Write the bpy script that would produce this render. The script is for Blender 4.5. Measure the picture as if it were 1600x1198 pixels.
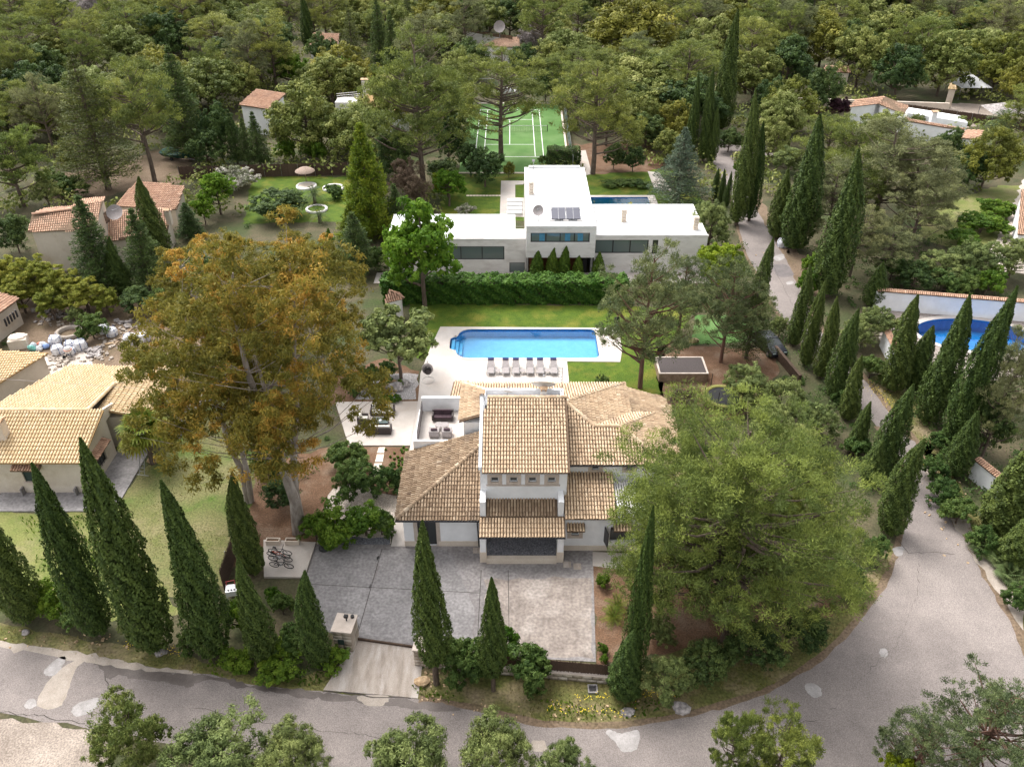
import bpy, math, random
import numpy as np
from mathutils import Vector, Matrix
from mathutils.geometry import tessellate_polygon

for o in list(bpy.data.objects): bpy.data.objects.remove(o)
SC = bpy.context.scene
COL = SC.collection
R = math.radians

# ------------------------------------------------------------------ camera
FOC, PIT, CAMZ = 1294.0, R(34.0), 44.0          # focal length in photo pixels, pitch below the horizon, drone height
cam_d = bpy.data.cameras.new('camera'); cam = bpy.data.objects.new('camera', cam_d); COL.objects.link(cam)
cam.location = (0, 0, CAMZ); cam.rotation_euler = (R(90) - PIT, 0, 0)
cam_d.sensor_width = 36.0; cam_d.lens = FOC / 1600 * 36; cam_d.clip_start = 0.5; cam_d.clip_end = 6000
SC.camera = cam
# ------------------------------------------------------------------ sky, sun, exposure
SUN_EL, SUN_AZ = 58.0, -40.0                    # a veiled sun, behind and left of the houses
w = bpy.data.worlds.new('World'); SC.world = w; w.use_nodes = True
nt = w.node_tree; bg = nt.nodes['Background']
sky = nt.nodes.new('ShaderNodeTexSky'); sky.sky_type = 'NISHITA'; sky.sun_disc = False
sky.sun_elevation = R(SUN_EL); sky.sun_rotation = R(SUN_AZ); sky.air_density = 1.0; sky.dust_density = 4.0
hs = nt.nodes.new('ShaderNodeHueSaturation'); hs.inputs["Saturation"].default_value = 0.12
nt.links.new(sky.outputs[0], hs.inputs['Color']); nt.links.new(hs.outputs[0], bg.inputs[0])
bg.inputs[1].default_value = 0.15
sl = bpy.data.lights.new('sun', 'SUN'); sl.energy = 1.0; sl.angle = R(28); sl.color = (1.0, 0.95, 0.88)
so = bpy.data.objects.new('sun', sl); COL.objects.link(so)
so.rotation_euler = Vector((math.sin(R(SUN_AZ)) * math.cos(R(SUN_EL)), math.cos(R(SUN_AZ)) * math.cos(R(SUN_EL)), math.sin(R(SUN_EL)))).to_track_quat('Z', 'Y').to_euler()
SC.view_settings.view_transform = 'Standard'; SC.view_settings.look = 'None'
SC.view_settings.exposure = 1.42; SC.view_settings.gamma = 1.0; SC.view_settings.use_curve_mapping = False
SC.cycles.max_bounces = 5; SC.cycles.diffuse_bounces = 3; SC.cycles.glossy_bounces = 2; SC.cycles.transmission_bounces = 3
SC.cycles.transparent_max_bounces = 6; SC.cycles.use_denoising = True; SC.cycles.denoising_prefilter = 'ACCURATE'
SC.cycles.caustics_reflective = False; SC.cycles.caustics_refractive = False

# ------------------------------------------------------------------ survey helpers (photo pixel -> place on the ground or at a height)
_c, _s = math.cos(PIT), math.sin(PIT)
def G(px, py, z=0.0):
    u = (px - 800) / FOC; v = (599 - py) / FOC
    d = (u, _c + v * _s, -_s + v * _c); t = (z - CAMZ) / d[2]
    return Vector((d[0] * t, d[1] * t, z))
def PR(p):
    Z = p[1] * _c - (p[2] - CAMZ) * _s; Y = p[1] * _s + (p[2] - CAMZ) * _c
    return 800 + FOC * p[0] / Z, 599 - FOC * Y / Z, Z
def HT(P, ty):
    lo, hi = 0.0, 60.0
    for _ in range(40):
        m = (lo + hi) / 2
        if PR((P[0], P[1], m))[1] > ty: lo = m
        else: hi = m
    return lo
def G2(px, py, z=0.0):
    v = G(px, py, z); return (v.x, v.y)

# ------------------------------------------------------------------ objects
def props(o, label=None, cat=None, group=None, kind=None):
    if label: o['label'] = label
    if cat: o['category'] = cat
    if group: o['group'] = group
    if kind: o['kind'] = kind
    return o
def thing(name, label, cat, loc=(0, 0, 0), rz=0.0, group=None):
    o = bpy.data.objects.new(name, None); COL.objects.link(o)
    o.empty_display_size = 0.3; o.location = loc; o.rotation_euler = (0, 0, rz)
    return props(o, label, cat, group)
def link(name, me, parent=None, world=False):
    o = bpy.data.objects.new(name, me); COL.objects.link(o)
    if parent is not None:
        o.parent = parent
        if world:                                    # mesh is in world coordinates
            M = Matrix.LocRotScale(parent.location, parent.rotation_euler, None)
            q = parent.parent
            while q is not None:
                M = Matrix.LocRotScale(q.location, q.rotation_euler, None) @ M; q = q.parent
            o.matrix_local = M.inverted()
    return o
def copy_tree(o, parent=None):
    c = o.copy(); COL.objects.link(c)
    if parent is not None: c.parent = parent
    for ch in o.children: copy_tree(ch, c)
    return c
def np_mesh(name, V, F, tint=None, mat=None, smooth=False):
    """V (n,3), F (m,k) arrays; tint one value per face."""
    me = bpy.data.meshes.new(name)
    V = np.asarray(V, dtype=np.float32); F = np.asarray(F, dtype=np.int32); m, k = F.shape
    me.vertices.add(len(V)); me.vertices.foreach_set('co', V.ravel())
    me.loops.add(m * k); me.loops.foreach_set('vertex_index', F.ravel())
    me.polygons.add(m); me.polygons.foreach_set('loop_start', np.arange(0, m * k, k, dtype=np.int32))
    if tint is not None:
        a = me.attributes.new('tint', 'FLOAT', 'FACE'); a.data.foreach_set('value', np.asarray(tint, dtype=np.float32))
    me.update(calc_edges=True)
    if mat: me.materials.append(mat)
    if smooth: me.polygons.foreach_set('use_smooth', np.ones(m, dtype=bool))
    return me
class MB:
    def __init__(s): s.v = []; s.f = []; s.sm = []
    def add(s, vs, fs, smooth=False):
        n = len(s.v); s.v += [tuple(q) for q in vs]; s.f += [tuple(i + n for i in f) for f in fs]; s.sm += [smooth] * len(fs); return s
    def box(s, c, d, rz=0.0, tilt=None):
        x, y, z = d[0] / 2, d[1] / 2, d[2] / 2
        vs = [Vector(q) for q in ((-x, -y, -z), (x, -y, -z), (x, y, -z), (-x, y, -z), (-x, -y, z), (x, -y, z), (x, y, z), (-x, y, z))]
        M = Matrix.Rotation(rz, 3, 'Z')
        if tilt is not None: M = M @ tilt
        vs = [M @ q + Vector(c) for q in vs]
        return s.add(vs, [(0, 3, 2, 1), (4, 5, 6, 7), (0, 1, 5, 4), (1, 2, 6, 5), (2, 3, 7, 6), (3, 0, 4, 7)])
    def bb(s, x0, x1, y0, y1, z0, z1): return s.box(((x0 + x1) / 2, (y0 + y1) / 2, (z0 + z1) / 2), (x1 - x0, y1 - y0, z1 - z0))
    def tube(s, p, q, r0, r1=None, n=8, caps=True):
        r1 = r0 if r1 is None else r1; p = Vector(p); q = Vector(q); d = (q - p).normalized()
        a = d.orthogonal().normalized(); b = d.cross(a); vs = []
        for c, r in ((p, r0), (q, r1)):
            vs += [c + (a * math.cos(2 * math.pi * i / n) + b * math.sin(2 * math.pi * i / n)) * r for i in range(n)]
        fs = [(i, (i + 1) % n, n + (i + 1) % n, n + i) for i in range(n)]
        s.add(vs, fs, True)
        if caps: s.add(vs, [tuple(range(n))[::-1], tuple(range(n, 2 * n))])
        return s
    def path(s, pts, r, n=6):
        for i in range(len(pts) - 1):
            a = r[i] if isinstance(r, (list, tuple)) else r; b = r[i + 1] if isinstance(r, (list, tuple)) else r
            s.tube(pts[i], pts[i + 1], a, b, n)
        return s
    def lathe(s, c, prof, n=16, squash=1.0, close=True):
        vs = []; c = Vector(c)
        for r, z in prof: vs += [c + Vector((r * math.cos(2 * math.pi * i / n), squash * r * math.sin(2 * math.pi * i / n), z)) for i in range(n)]
        fs = [(k * n + i, k * n + (i + 1) % n, (k + 1) * n + (i + 1) % n, (k + 1) * n + i) for k in range(len(prof) - 1) for i in range(n)]
        s.add(vs, fs, True)
        if close: s.add(vs, [tuple(range(n))[::-1], tuple(range((len(prof) - 1) * n, len(prof) * n))])
        return s
    def prism(s, poly, z0, z1):
        n = len(poly); vs = [(x, y, z0) for x, y in poly] + [(x, y, z1) for x, y in poly]
        return s.add(vs, [tuple(range(n))[::-1], tuple(range(n, 2 * n))] + [(i, (i + 1) % n, n + (i + 1) % n, n + i) for i in range(n)])
    def slab(s, poly, t):
        """planar 3d polygon thickened downwards"""
        n = len(poly); vs = [Vector(p) for p in poly]; vs += [p - Vector((0, 0, t)) for p in vs]
        return s.add(vs, [tuple(range(n)), tuple(range(n, 2 * n))[::-1]] + [((i + 1) % n, i, n + i, n + (i + 1) % n) for i in range(n)])
    def blob(s, c, d, seed=0, n=8, m=6, rough=0.15):
        rg = random.Random(seed); vs = []; c = Vector(c)
        k = [(rg.uniform(-1, 1), rg.uniform(-1, 1), rg.uniform(-1, 1), rg.uniform(0, 6)) for _ in range(5)]
        for j in range(m + 1):
            th = math.pi * j / m
            for i in range(n):
                ph = 2 * math.pi * i / n; u = Vector((math.sin(th) * math.cos(ph), math.sin(th) * math.sin(ph), math.cos(th)))
                f = 1 + rough * sum(math.sin(2.6 * (u.x * a + u.y * b + u.z * e) + g) for a, b, e, g in k) / 2
                vs.append(c + Vector((u.x * d[0] * f, u.y * d[1] * f, u.z * d[2] * f)))
        return s.add(vs, [(j * n + i, (j + 1) * n + i, (j + 1) * n + (i + 1) % n, j * n + (i + 1) % n) for j in range(m) for i in range(n)], False)
    def mesh(s, name, mat):
        me = bpy.data.meshes.new(name); me.from_pydata(s.v, [], s.f)
        if mat: me.materials.append(mat)
        me.polygons.foreach_set('use_smooth', s.sm); me.update(); return me
    def build(s, name, mat, parent=None, world=True):
        return link(name, s.mesh(name, mat), parent, world)
def wob(pts, amp, seg=1.0, seed=1, closed=True):
    """break long straight edges into short, uneven ones"""
    rg = random.Random(seed); out = []; n = len(pts)
    for i in range(n if closed else n - 1):
        a = Vector((pts[i][0], pts[i][1])); b = Vector((pts[(i + 1) % n][0], pts[(i + 1) % n][1])); d = b - a; k = max(1, int(d.length / seg))
        nn = Vector((-d.y, d.x)).normalized()
        for j in range(k):
            q = a + d * (j / k) + nn * (rg.gauss(0, amp) if j else rg.gauss(0, amp * .5)); out.append((q.x, q.y))
    return out
def smooth_line(pts, k=8):
    """Catmull-Rom through 2d points"""
    P = [Vector((p[0], p[1])) for p in pts]; P = [P[0] * 2 - P[1]] + P + [P[-1] * 2 - P[-2]]; out = []
    for i in range(1, len(P) - 2):
        for j in range(k):
            t = j / k; a, b, c, d = P[i - 1], P[i], P[i + 1], P[i + 2]
            q = 0.5 * ((2 * b) + (c - a) * t + (2 * a - 5 * b + 4 * c - d) * t * t + (3 * b - a - 3 * c + d) * t ** 3); out.append((q.x, q.y))
    out.append((P[-2].x, P[-2].y)); return out
def sheet_mesh(name, outer, z, mat, holes=()):
    loops = [[Vector((p[0], p[1], 0)) for p in outer]] + [[Vector((p[0], p[1], 0)) for p in h] for h in holes]
    tri = tessellate_polygon(loops); V = [(p.x, p.y, z) for l in loops for p in l]; F = []
    for t in tri:
        a, b, c = (Vector(V[i]) for i in t)
        F.append(t if (b - a).cross(c - a).z > 0 else (t[0], t[2], t[1]))
    me = bpy.data.meshes.new(name); me.from_pydata(V, [], F); me.materials.append(mat); me.update(); return me
NOGO = []
def inside(x, y, poly):
    c = False; n = len(poly)
    for i in range(n):
        (x0, y0), (x1, y1) = poly[i][:2], poly[(i + 1) % n][:2]
        if (y0 > y) != (y1 > y) and x < (x1 - x0) * (y - y0) / (y1 - y0) + x0: c = not c
    return c
def nogo(poly):
    xs = [p[0] for p in poly]; ys = [p[1] for p in poly]; NOGO.append((min(xs), max(xs), min(ys), max(ys), [(p[0], p[1]) for p in poly]))
def blocked(x, y): return any(a < x < b and c < y < d and inside(x, y, q) for a, b, c, d, q in NOGO)
def sheet(name, outer, z, mat, holes=(), parent=None, label=None):
    if name not in ('ground', 'roadside_verge', 'tree_bed'): nogo(outer)
    o = link(name, sheet_mesh(name, outer, z, mat, holes), parent)
    if parent is None: o['kind'] = 'structure'
    if label: o['label'] = label
    return o
def plate(name, outer, z0, z1, mat, parent=None, label=None, holes=()):
    """a paved slab with real edges"""
    o = sheet(name, outer, z1, mat, holes, parent, label); me = o.data
    import bmesh
    bm = bmesh.new(); bm.from_mesh(me)
    for loop in [outer] + list(holes):
        n = len(loop); t = [bm.verts.new((p[0], p[1], z1)) for p in loop]; b = [bm.verts.new((p[0], p[1], z0)) for p in loop]
        for i in range(n): bm.faces.new((b[i], b[(i + 1) % n], t[(i + 1) % n], t[i]))
    bm.normal_update(); bm.to_mesh(me); bm.free(); return o

# ------------------------------------------------------------------ materials
def S(r, g, b):
    f = lambda c: (c / 255 / 12.92) if c / 255 <= 0.04045 else ((c / 255 + 0.055) / 1.055) ** 2.4
    return (f(r), f(g), f(b), 1.0)
def L(r, g, b): return (r, g, b, 1.0)
class NB:
    def __init__(s, name):
        s.m = bpy.data.materials.new(name); s.m.use_nodes = True; s.t = s.m.node_tree; s.b = s.t.nodes['Principled BSDF']
        s.b.inputs['Specular IOR Level'].default_value = 0.3
    def n(s, kind, **kw):
        x = s.t.nodes.new('ShaderNode' + kind)
        for k, v in kw.items(): setattr(x, k, v)
        return x
    def l(s, a, b): s.t.links.new(a, b)
    def noise(s, scale, detail=4, rough=0.6, vec=None):
        x = s.n('TexNoise'); x.inputs['Scale'].default_value = scale; x.inputs['Detail'].default_value = detail; x.inputs['Roughness'].default_value = rough
        if vec is not None: s.l(vec, x.inputs['Vector'])
        return x.outputs['Fac']
    def ramp(s, fac, stops):
        x = s.n('ValToRGB'); e = x.color_ramp.elements
        while len(e) < len(stops): e.new(0.5)
        for i, (p, c) in enumerate(stops): e[i].position = p; e[i].color = c
        s.l(fac, x.inputs[0]); return x.outputs[0]
    def mix(s, fac, a, b, mode='MIX'):
        x = s.n('Mix', data_type='RGBA', blend_type=mode)
        for i, q in ((0, fac), (6, a), (7, b)):
            if isinstance(q, (int, float)): x.inputs[i].default_value = q
            elif isinstance(q, tuple): x.inputs[i].default_value = q
            else: s.l(q, x.inputs[i])
        return x.outputs[2]
    def obj(s, scale=(1, 1, 1)):
        tc = s.n('TexCoord'); mp = s.n('Mapping'); mp.inputs['Scale'].default_value = scale; s.l(tc.outputs['Object'], mp.inputs[0]); return mp.outputs[0]
    def bump(s, h, strength, dist=0.02):
        x = s.n('Bump'); x.inputs['Strength'].default_value = strength; x.inputs['Distance'].default_value = dist
        s.l(h, x.inputs['Height']); s.l(x.outputs[0], s.b.inputs['Normal'])
def surf(name, c1, c2, scale=1.0, c3=None, scale3=0.3, rough=0.85, fine=None, bump=0.0, bscale=30, lo=0.35, hi=0.65, spec=0.3, st=(1, 1, 1)):
    """two or three colours blended by noise at two sizes, with a fine grain"""
    B = NB(name); v = B.obj(st)
    col = B.ramp(B.noise(scale, 6, 0.65, v), [(lo, c1), (hi, c2)])
    if c3: col = B.mix(B.ramp(B.noise(scale3, 4, 0.6, v), [(0.5, L(0, 0, 0)), (0.68, L(1, 1, 1))]), col, c3)
    if fine: col = B.mix(fine, col, B.ramp(B.noise(bscale, 2, 0.5, v), [(0.3, L(0.2, 0.2, 0.2)), (0.7, L(0.8, 0.8, 0.8))]), 'OVERLAY')
    B.l(col, B.b.inputs['Base Color']); B.b.inputs['Roughness'].default_value = rough; B.b.inputs['Specular IOR Level'].default_value = spec
    if bump: B.bump(B.noise(bscale, 3, 0.6, v), bump, 0.03)
    return B.m
def plain(name, c, rough=0.6, metal=0.0, spec=0.4):
    B = NB(name); v = B.obj(); k = tuple(x * 0.8 for x in c[:3]) + (1,)
    B.l(B.ramp(B.noise(3, 3, 0.6, v), [(0.3, k), (0.6, c)]), B.b.inputs['Base Color'])
    B.b.inputs['Roughness'].default_value = rough; B.b.inputs['Metallic'].default_value = metal; B.b.inputs['Specular IOR Level'].default_value = spec
    return B.m
def tinted(name, stops, rough=0.8, scale=4.0, stain=None, sscale=0.5, bump=0.15):
    """pieces told apart by their own 'tint' value (tiles, bricks)"""
    B = NB(name); at = B.n('Attribute', attribute_name='tint'); oi = B.n('ObjectInfo'); v = B.obj()
    ad = B.n('Math', operation='MULTIPLY_ADD'); B.l(B.noise(scale, 4, 0.6, v), ad.inputs[0]); ad.inputs[1].default_value = 0.6; ad.inputs[2].default_value = -0.3
    a2 = B.n('Math', operation='ADD'); B.l(at.outputs['Fac'], a2.inputs[0]); B.l(ad.outputs[0], a2.inputs[1])
    col = B.ramp(a2.outputs[0], stops)
    if stain: col = B.mix(B.ramp(B.noise(sscale, 6, 0.7, v), [(0.5, L(0, 0, 0)), (0.72, L(.85, .85, .85))]), col, stain)
    B.l(col, B.b.inputs['Base Color']); B.b.inputs['Roughness'].default_value = rough
    if bump: B.bump(B.noise(40, 2, 0.5, v), bump, 0.02)
    return B.m
def fol(name, ca, cb, cc, trans=0.3, rough=0.6, var=0.16):
    B = NB(name); at = B.n('Attribute', attribute_name='tint'); oi = B.n('ObjectInfo')
    col = B.ramp(at.outputs['Fac'], [(0.05, ca), (0.5, cb), (0.95, cc)])
    h = B.n('HueSaturation'); B.l(col, h.inputs['Color'])
    mr = B.n('MapRange'); B.l(oi.outputs['Random'], mr.inputs[0]); mr.inputs[3].default_value = 1 - var; mr.inputs[4].default_value = 1 + var; B.l(mr.outputs[0], h.inputs['Value'])
    m2 = B.n('MapRange'); B.l(oi.outputs['Random'], m2.inputs[0]); m2.inputs[3].default_value = 0.515; m2.inputs[4].default_value = 0.485; B.l(m2.outputs[0], h.inputs['Hue'])
    B.l(h.outputs[0], B.b.inputs['Base Color']); B.b.inputs['Roughness'].default_value = rough; B.b.inputs['Specular IOR Level'].default_value = 0.2
    tr = B.n('BsdfTranslucent'); B.l(h.outputs[0], tr.inputs[0]); mx = B.n('MixShader'); mx.inputs[0].default_value = min(.5, trans * 1.4)
    B.l(B.b.outputs[0], mx.inputs[1]); B.l(tr.outputs[0], mx.inputs[2]); B.l(mx.outputs[0], B.t.nodes['Material Output'].inputs[0])
    return B.m
def water(name, tintc):
    B = NB(name); v = B.obj(); tr = B.n('BsdfTransparent'); tr.inputs[0].default_value = tintc
    gl = B.n('BsdfGlossy'); gl.inputs['Roughness'].default_value = 0.03; fr = B.n('Fresnel'); fr.inputs[0].default_value = 1.33
    bp = B.n('Bump'); bp.inputs['Strength'].default_value = 0.12; bp.inputs['Distance'].default_value = 0.05; B.l(B.noise(2.5, 3, 0.5, v), bp.inputs['Height'])
    B.l(bp.outputs[0], gl.inputs['Normal']); B.l(bp.outputs[0], fr.inputs['Normal'])
    mx = B.n('MixShader'); B.l(fr.outputs[0], mx.inputs[0]); B.l(tr.outputs[0], mx.inputs[1]); B.l(gl.outputs[0], mx.inputs[2])
    B.l(mx.outputs[0], B.t.nodes['Material Output'].inputs[0]); return B.m
def glass(name, c, rough=0.05):
    B = NB(name); B.b.inputs['Base Color'].default_value = c; B.b.inputs['Roughness'].default_value = rough; B.b.inputs['Specular IOR Level'].default_value = 0.8
    return B.m
# ================================================================== materials of the place
M = {}
M['earth'] = surf('forest_floor', L(.050, .055, .024), L(.105, .085, .050), 0.35, L(.045, .065, .018), 0.12, rough=.95, fine=.5, bump=.4, bscale=5)
M['dirt'] = surf('dirt', L(.13, .09, .058), L(.20, .145, .10), 0.6, L(.10, .075, .04), 0.3, rough=.95, fine=.5, bump=.5, bscale=6)
M['soil'] = surf('red_soil', L(.115, .062, .034), L(.17, .10, .062), 0.7, L(.19, .13, .09), 0.5, rough=.95, fine=.5, bump=.5, bscale=9)
M['asphalt'] = surf('asphalt', L(.168, .145, .135), L(.232, .20, .186), 0.25, L(.27, .233, .214), 0.11, rough=.9, fine=.5, bump=.25, bscale=16)
M['patch'] = surf('cement_patch', L(.25, .232, .222), L(.38, .355, .345), 1.6, rough=.9, fine=.3)
M['patchd'] = surf('tan_road_patch', L(.29, .245, .205), L(.37, .32, .275), 1.5, rough=.9, fine=.4)
M['patchk'] = surf('dark_road_patch', L(.13, .115, .115), L(.17, .15, .147), 1.5, rough=.9, fine=.4)
M['damp'] = surf('damp_asphalt', L(.095, .078, .070), L(.135, .112, .102), 1.0, rough=.55, fine=.4)
M['crack'] = plain('crack', L(.06, .05, .045), .95)
M['concrete_a'] = surf('stamped_concrete_cool', L(.195, .182, .18), L(.255, .238, .236), 0.9, L(.29, .272, .268), 0.35, rough=.8, fine=.4, bump=.2, bscale=5)
M['concrete_b'] = surf('stamped_concrete_grey', L(.175, .158, .155), L(.245, .225, .22), 0.9, L(.28, .26, .255), 0.3, rough=.8, fine=.4, bump=.2, bscale=5)
M['concrete_c'] = surf('stamped_concrete_tan', L(.19, .158, .14), L(.30, .255, .225), 0.8, L(.36, .315, .285), 0.35, rough=.85, fine=.4, bump=.2, bscale=5)
M['apron'] = surf('driveway_concrete', L(.25, .205, .17), L(.40, .345, .30), 0.8, L(.47, .42, .385), 0.5, rough=.9, fine=.4, st=(2.2, .45, 1))
M['paving'] = surf('travertine', L(.42, .37, .33), L(.51, .46, .42), 0.5, L(.37, .30, .25), 0.25, rough=.7, fine=.25)
M['deck'] = surf('pool_deck', L(.44, .395, .36), L(.53, .48, .445), 0.4, L(.50, .43, .38), .3, rough=.6, fine=.25)
M['cream'] = surf('cream_stone', L(.60, .51, .42), L(.69, .60, .51), 0.8, rough=.8, fine=.3)
M['gravel'] = surf('pale_gravel', L(.40, .34, .29), L(.56, .49, .43), 0.7, rough=.95, fine=.9, bump=.5, bscale=14)
M['track'] = surf('pale_track', L(.22, .18, .15), L(.30, .25, .21), 0.5, L(.34, .285, .24), 0.25, rough=.95, fine=.6, bump=.4, bscale=10)
M['gravelg'] = surf('grey_gravel', L(.22, .205, .20), L(.40, .375, .37), 8, rough=.95, fine=.9, bump=.6, bscale=14)
M['graveld'] = surf('dark_gravel', L(.11, .11, .125), L(.22, .22, .24), 8, rough=.95, fine=.9, bump=.6, bscale=14)
M['lawn'] = surf('lawn', L(.046, .088, .007), L(.085, .128, .010), 0.9, L(.15, .15, .022), 0.35, rough=.95, fine=.5, bump=.4, bscale=9)
M['lawnp'] = surf('pale_lawn', L(.11, .14, .032), L(.18, .18, .06), 0.5, L(.21, .185, .09), 0.3, rough=.95, fine=.5, bump=.4, bscale=9)
M['dry'] = surf('dry_grass', L(.11, .12, .036), L(.19, .165, .082), 0.6, L(.07, .115, .018), 0.3, rough=.95, fine=.6, bump=.5, bscale=7)
M['verge'] = surf('verge_grass', L(.085, .095, .024), L(.165, .14, .055), 0.6, L(.21, .165, .10), 0.3, rough=.95, fine=.6, bump=.5, bscale=6)
M['turf'] = surf('tennis_turf', L(.065, .145, .035), L(.095, .185, .05), 0.25, L(.12, .20, .07), .12, rough=.95, fine=.25)
M['white_line'] = plain('white_line', L(.75, .75, .72), .8)
M['white'] = surf('white_render', L(.76, .76, .775), L(.84, .84, .855), 1.2, rough=.85, fine=.12)
M['offwhite'] = surf('offwhite_render', L(.64, .61, .59), L(.72, .69, .67), 0.8, L(.57, .535, .51), .5, rough=.85, fine=.25, st=(1, 1, 3))
M['whiteroof'] = surf('white_roof_paint', L(.66, .66, .665), L(.72, .72, .72), 0.5, L(.50, .495, .485), 0.3, rough=.7, fine=.05)
M['creamwall'] = surf('cream_render', L(.52, .45, .37), L(.60, .53, .45), 0.6, L(.45, .37, .28), 0.4, rough=.9, fine=.2)
M['stone'] = surf('sandstone_trim', L(.46, .385, .33), L(.56, .48, .42), 1.5, rough=.85, fine=.2)
M['tile'] = tinted('clay_tile_tan', [(0, L(.30, .20, .125)), (.4, L(.50, .36, .235)), (.75, L(.60, .455, .31)), (1, L(.70, .585, .44))], stain=L(.27, .195, .135), sscale=.6)
M['tiled'] = tinted('clay_tile_weathered', [(0, L(.15, .098, .065)), (.45, L(.30, .21, .135)), (.8, L(.45, .34, .235)), (1, L(.58, .48, .37))], stain=L(.15, .115, .09), sscale=.4)
M['tiley'] = tinted('clay_tile_yellow', [(0, L(.46, .33, .175)), (.45, L(.58, .43, .255)), (.8, L(.64, .50, .325)), (1, L(.70, .58, .42))], stain=L(.42, .30, .18), sscale=.35)
M['tilep'] = tinted('clay_tile_pink', [(0, L(.26, .145, .095)), (.45, L(.46, .275, .185)), (.8, L(.57, .38, .265)), (1, L(.64, .50, .39))], stain=L(.28, .17, .13), sscale=.4)
M['undertile'] = surf('tile_channel', L(.10, .065, .042), L(.17, .115, .075), 2, rough=.95)
M['undery'] = surf('tile_channel_yellow', L(.30, .19, .085), L(.38, .25, .12), 2, rough=.95)
M['glassd'] = glass('window_glass', L(.035, .04, .042))
M['glassb'] = glass('large_window_glass', L(.12, .15, .15), .03)
M['frame'] = plain('dark_frame', L(.028, .026, .028), .5)
M['framew'] = plain('white_frame', L(.7, .7, .7), .5)
M['shutter'] = plain('green_shutter', L(.028, .05, .045), .6)
M['brownwood'] = surf('brown_door_wood', L(.10, .035, .018), L(.20, .07, .03), 3, rough=.6, st=(6, 6, .6))
M['wood'] = surf('weathered_wood', L(.19, .13, .085), L(.32, .235, .165), 3, rough=.85, st=(1, 1, 1))
M['darkwood'] = surf('dark_wood', L(.05, .032, .022), L(.10, .065, .045), 3, rough=.8)
M['heather'] = surf('heather_cane', L(.065, .040, .030), L(.12, .08, .058), 6, rough=.95, st=(6, 6, .8))
M['bark'] = surf('bark', L(.075, .055, .042), L(.16, .12, .095), 5, rough=.95, bump=.6, bscale=9, st=(1, 1, .3))
M['barkpale'] = surf('pale_bark', L(.17, .135, .11), L(.38, .335, .30), 2.2, rough=.9, bump=.3, bscale=9, st=(1, 1, .3))
M['barkred'] = surf('red_bark', L(.10, .05, .035), L(.17, .095, .07), 4, rough=.95, bump=.5, bscale=9, st=(1, 1, .3))
M['metal'] = plain('grey_metal', L(.35, .35, .36), .4, .7)
M['black'] = plain('black_plastic', L(.02, .02, .022), .5)
M['poolblue'] = surf('pool_mosaic', L(.13, .42, .68), L(.17, .47, .73), 1.2, rough=.4, fine=.12, bscale=6)
M['pooldeep'] = surf('deep_blue_mosaic', L(.012, .17, .46), L(.025, .25, .58), 1.0, rough=.4, fine=.12, bscale=6)
M['poolteal'] = surf('teal_mosaic', L(.01, .24, .34), L(.02, .30, .40), 1.0, rough=.4)
M['water'] = water('water', L(.80, .94, 1.0))
M['rock'] = surf('ochre_rock', L(.33, .215, .115), L(.50, .37, .24), 2, rough=.9, fine=.5, bump=.6, bscale=4)
M['rockg'] = surf('grey_rock', L(.20, .18, .175), L(.36, .325, .31), 2, rough=.9, fine=.5, bump=.6, bscale=4)
M['rattan'] = surf('brown_rattan', L(.045, .036, .035), L(.085, .07, .068), 20, rough=.8, fine=.4)
M['cushion'] = surf('cream_cushion', L(.60, .56, .50), L(.68, .64, .58), 3, rough=.9)
M['plum'] = surf('plum_cushion', L(.045, .028, .036), L(.075, .046, .055), 4, rough=.9)
M['mesh'] = surf('taupe_mesh_fabric', L(.27, .24, .235), L(.34, .305, .30), 6, rough=.8)
M['navy'] = plain('navy_cushion', L(.03, .025, .10), .8)

# ================================================================== pools: outlines first, the ground is cut for them
def ell(cx, cy, a, b, n=40, rz=0.0):
    return [(cx + a * math.cos(2 * math.pi * i / n) * math.cos(rz) - b * math.sin(2 * math.pi * i / n) * math.sin(rz),
             cy + a * math.cos(2 * math.pi * i / n) * math.sin(rz) + b * math.sin(2 * math.pi * i / n) * math.cos(rz)) for i in range(n)]
def arc(cx, cy, r, a0, a1, n=7): return [(cx + r * math.cos(R(a0 + (a1 - a0) * i / n)), cy + r * math.sin(R(a0 + (a1 - a0) * i / n))) for i in range(n + 1)]
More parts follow.
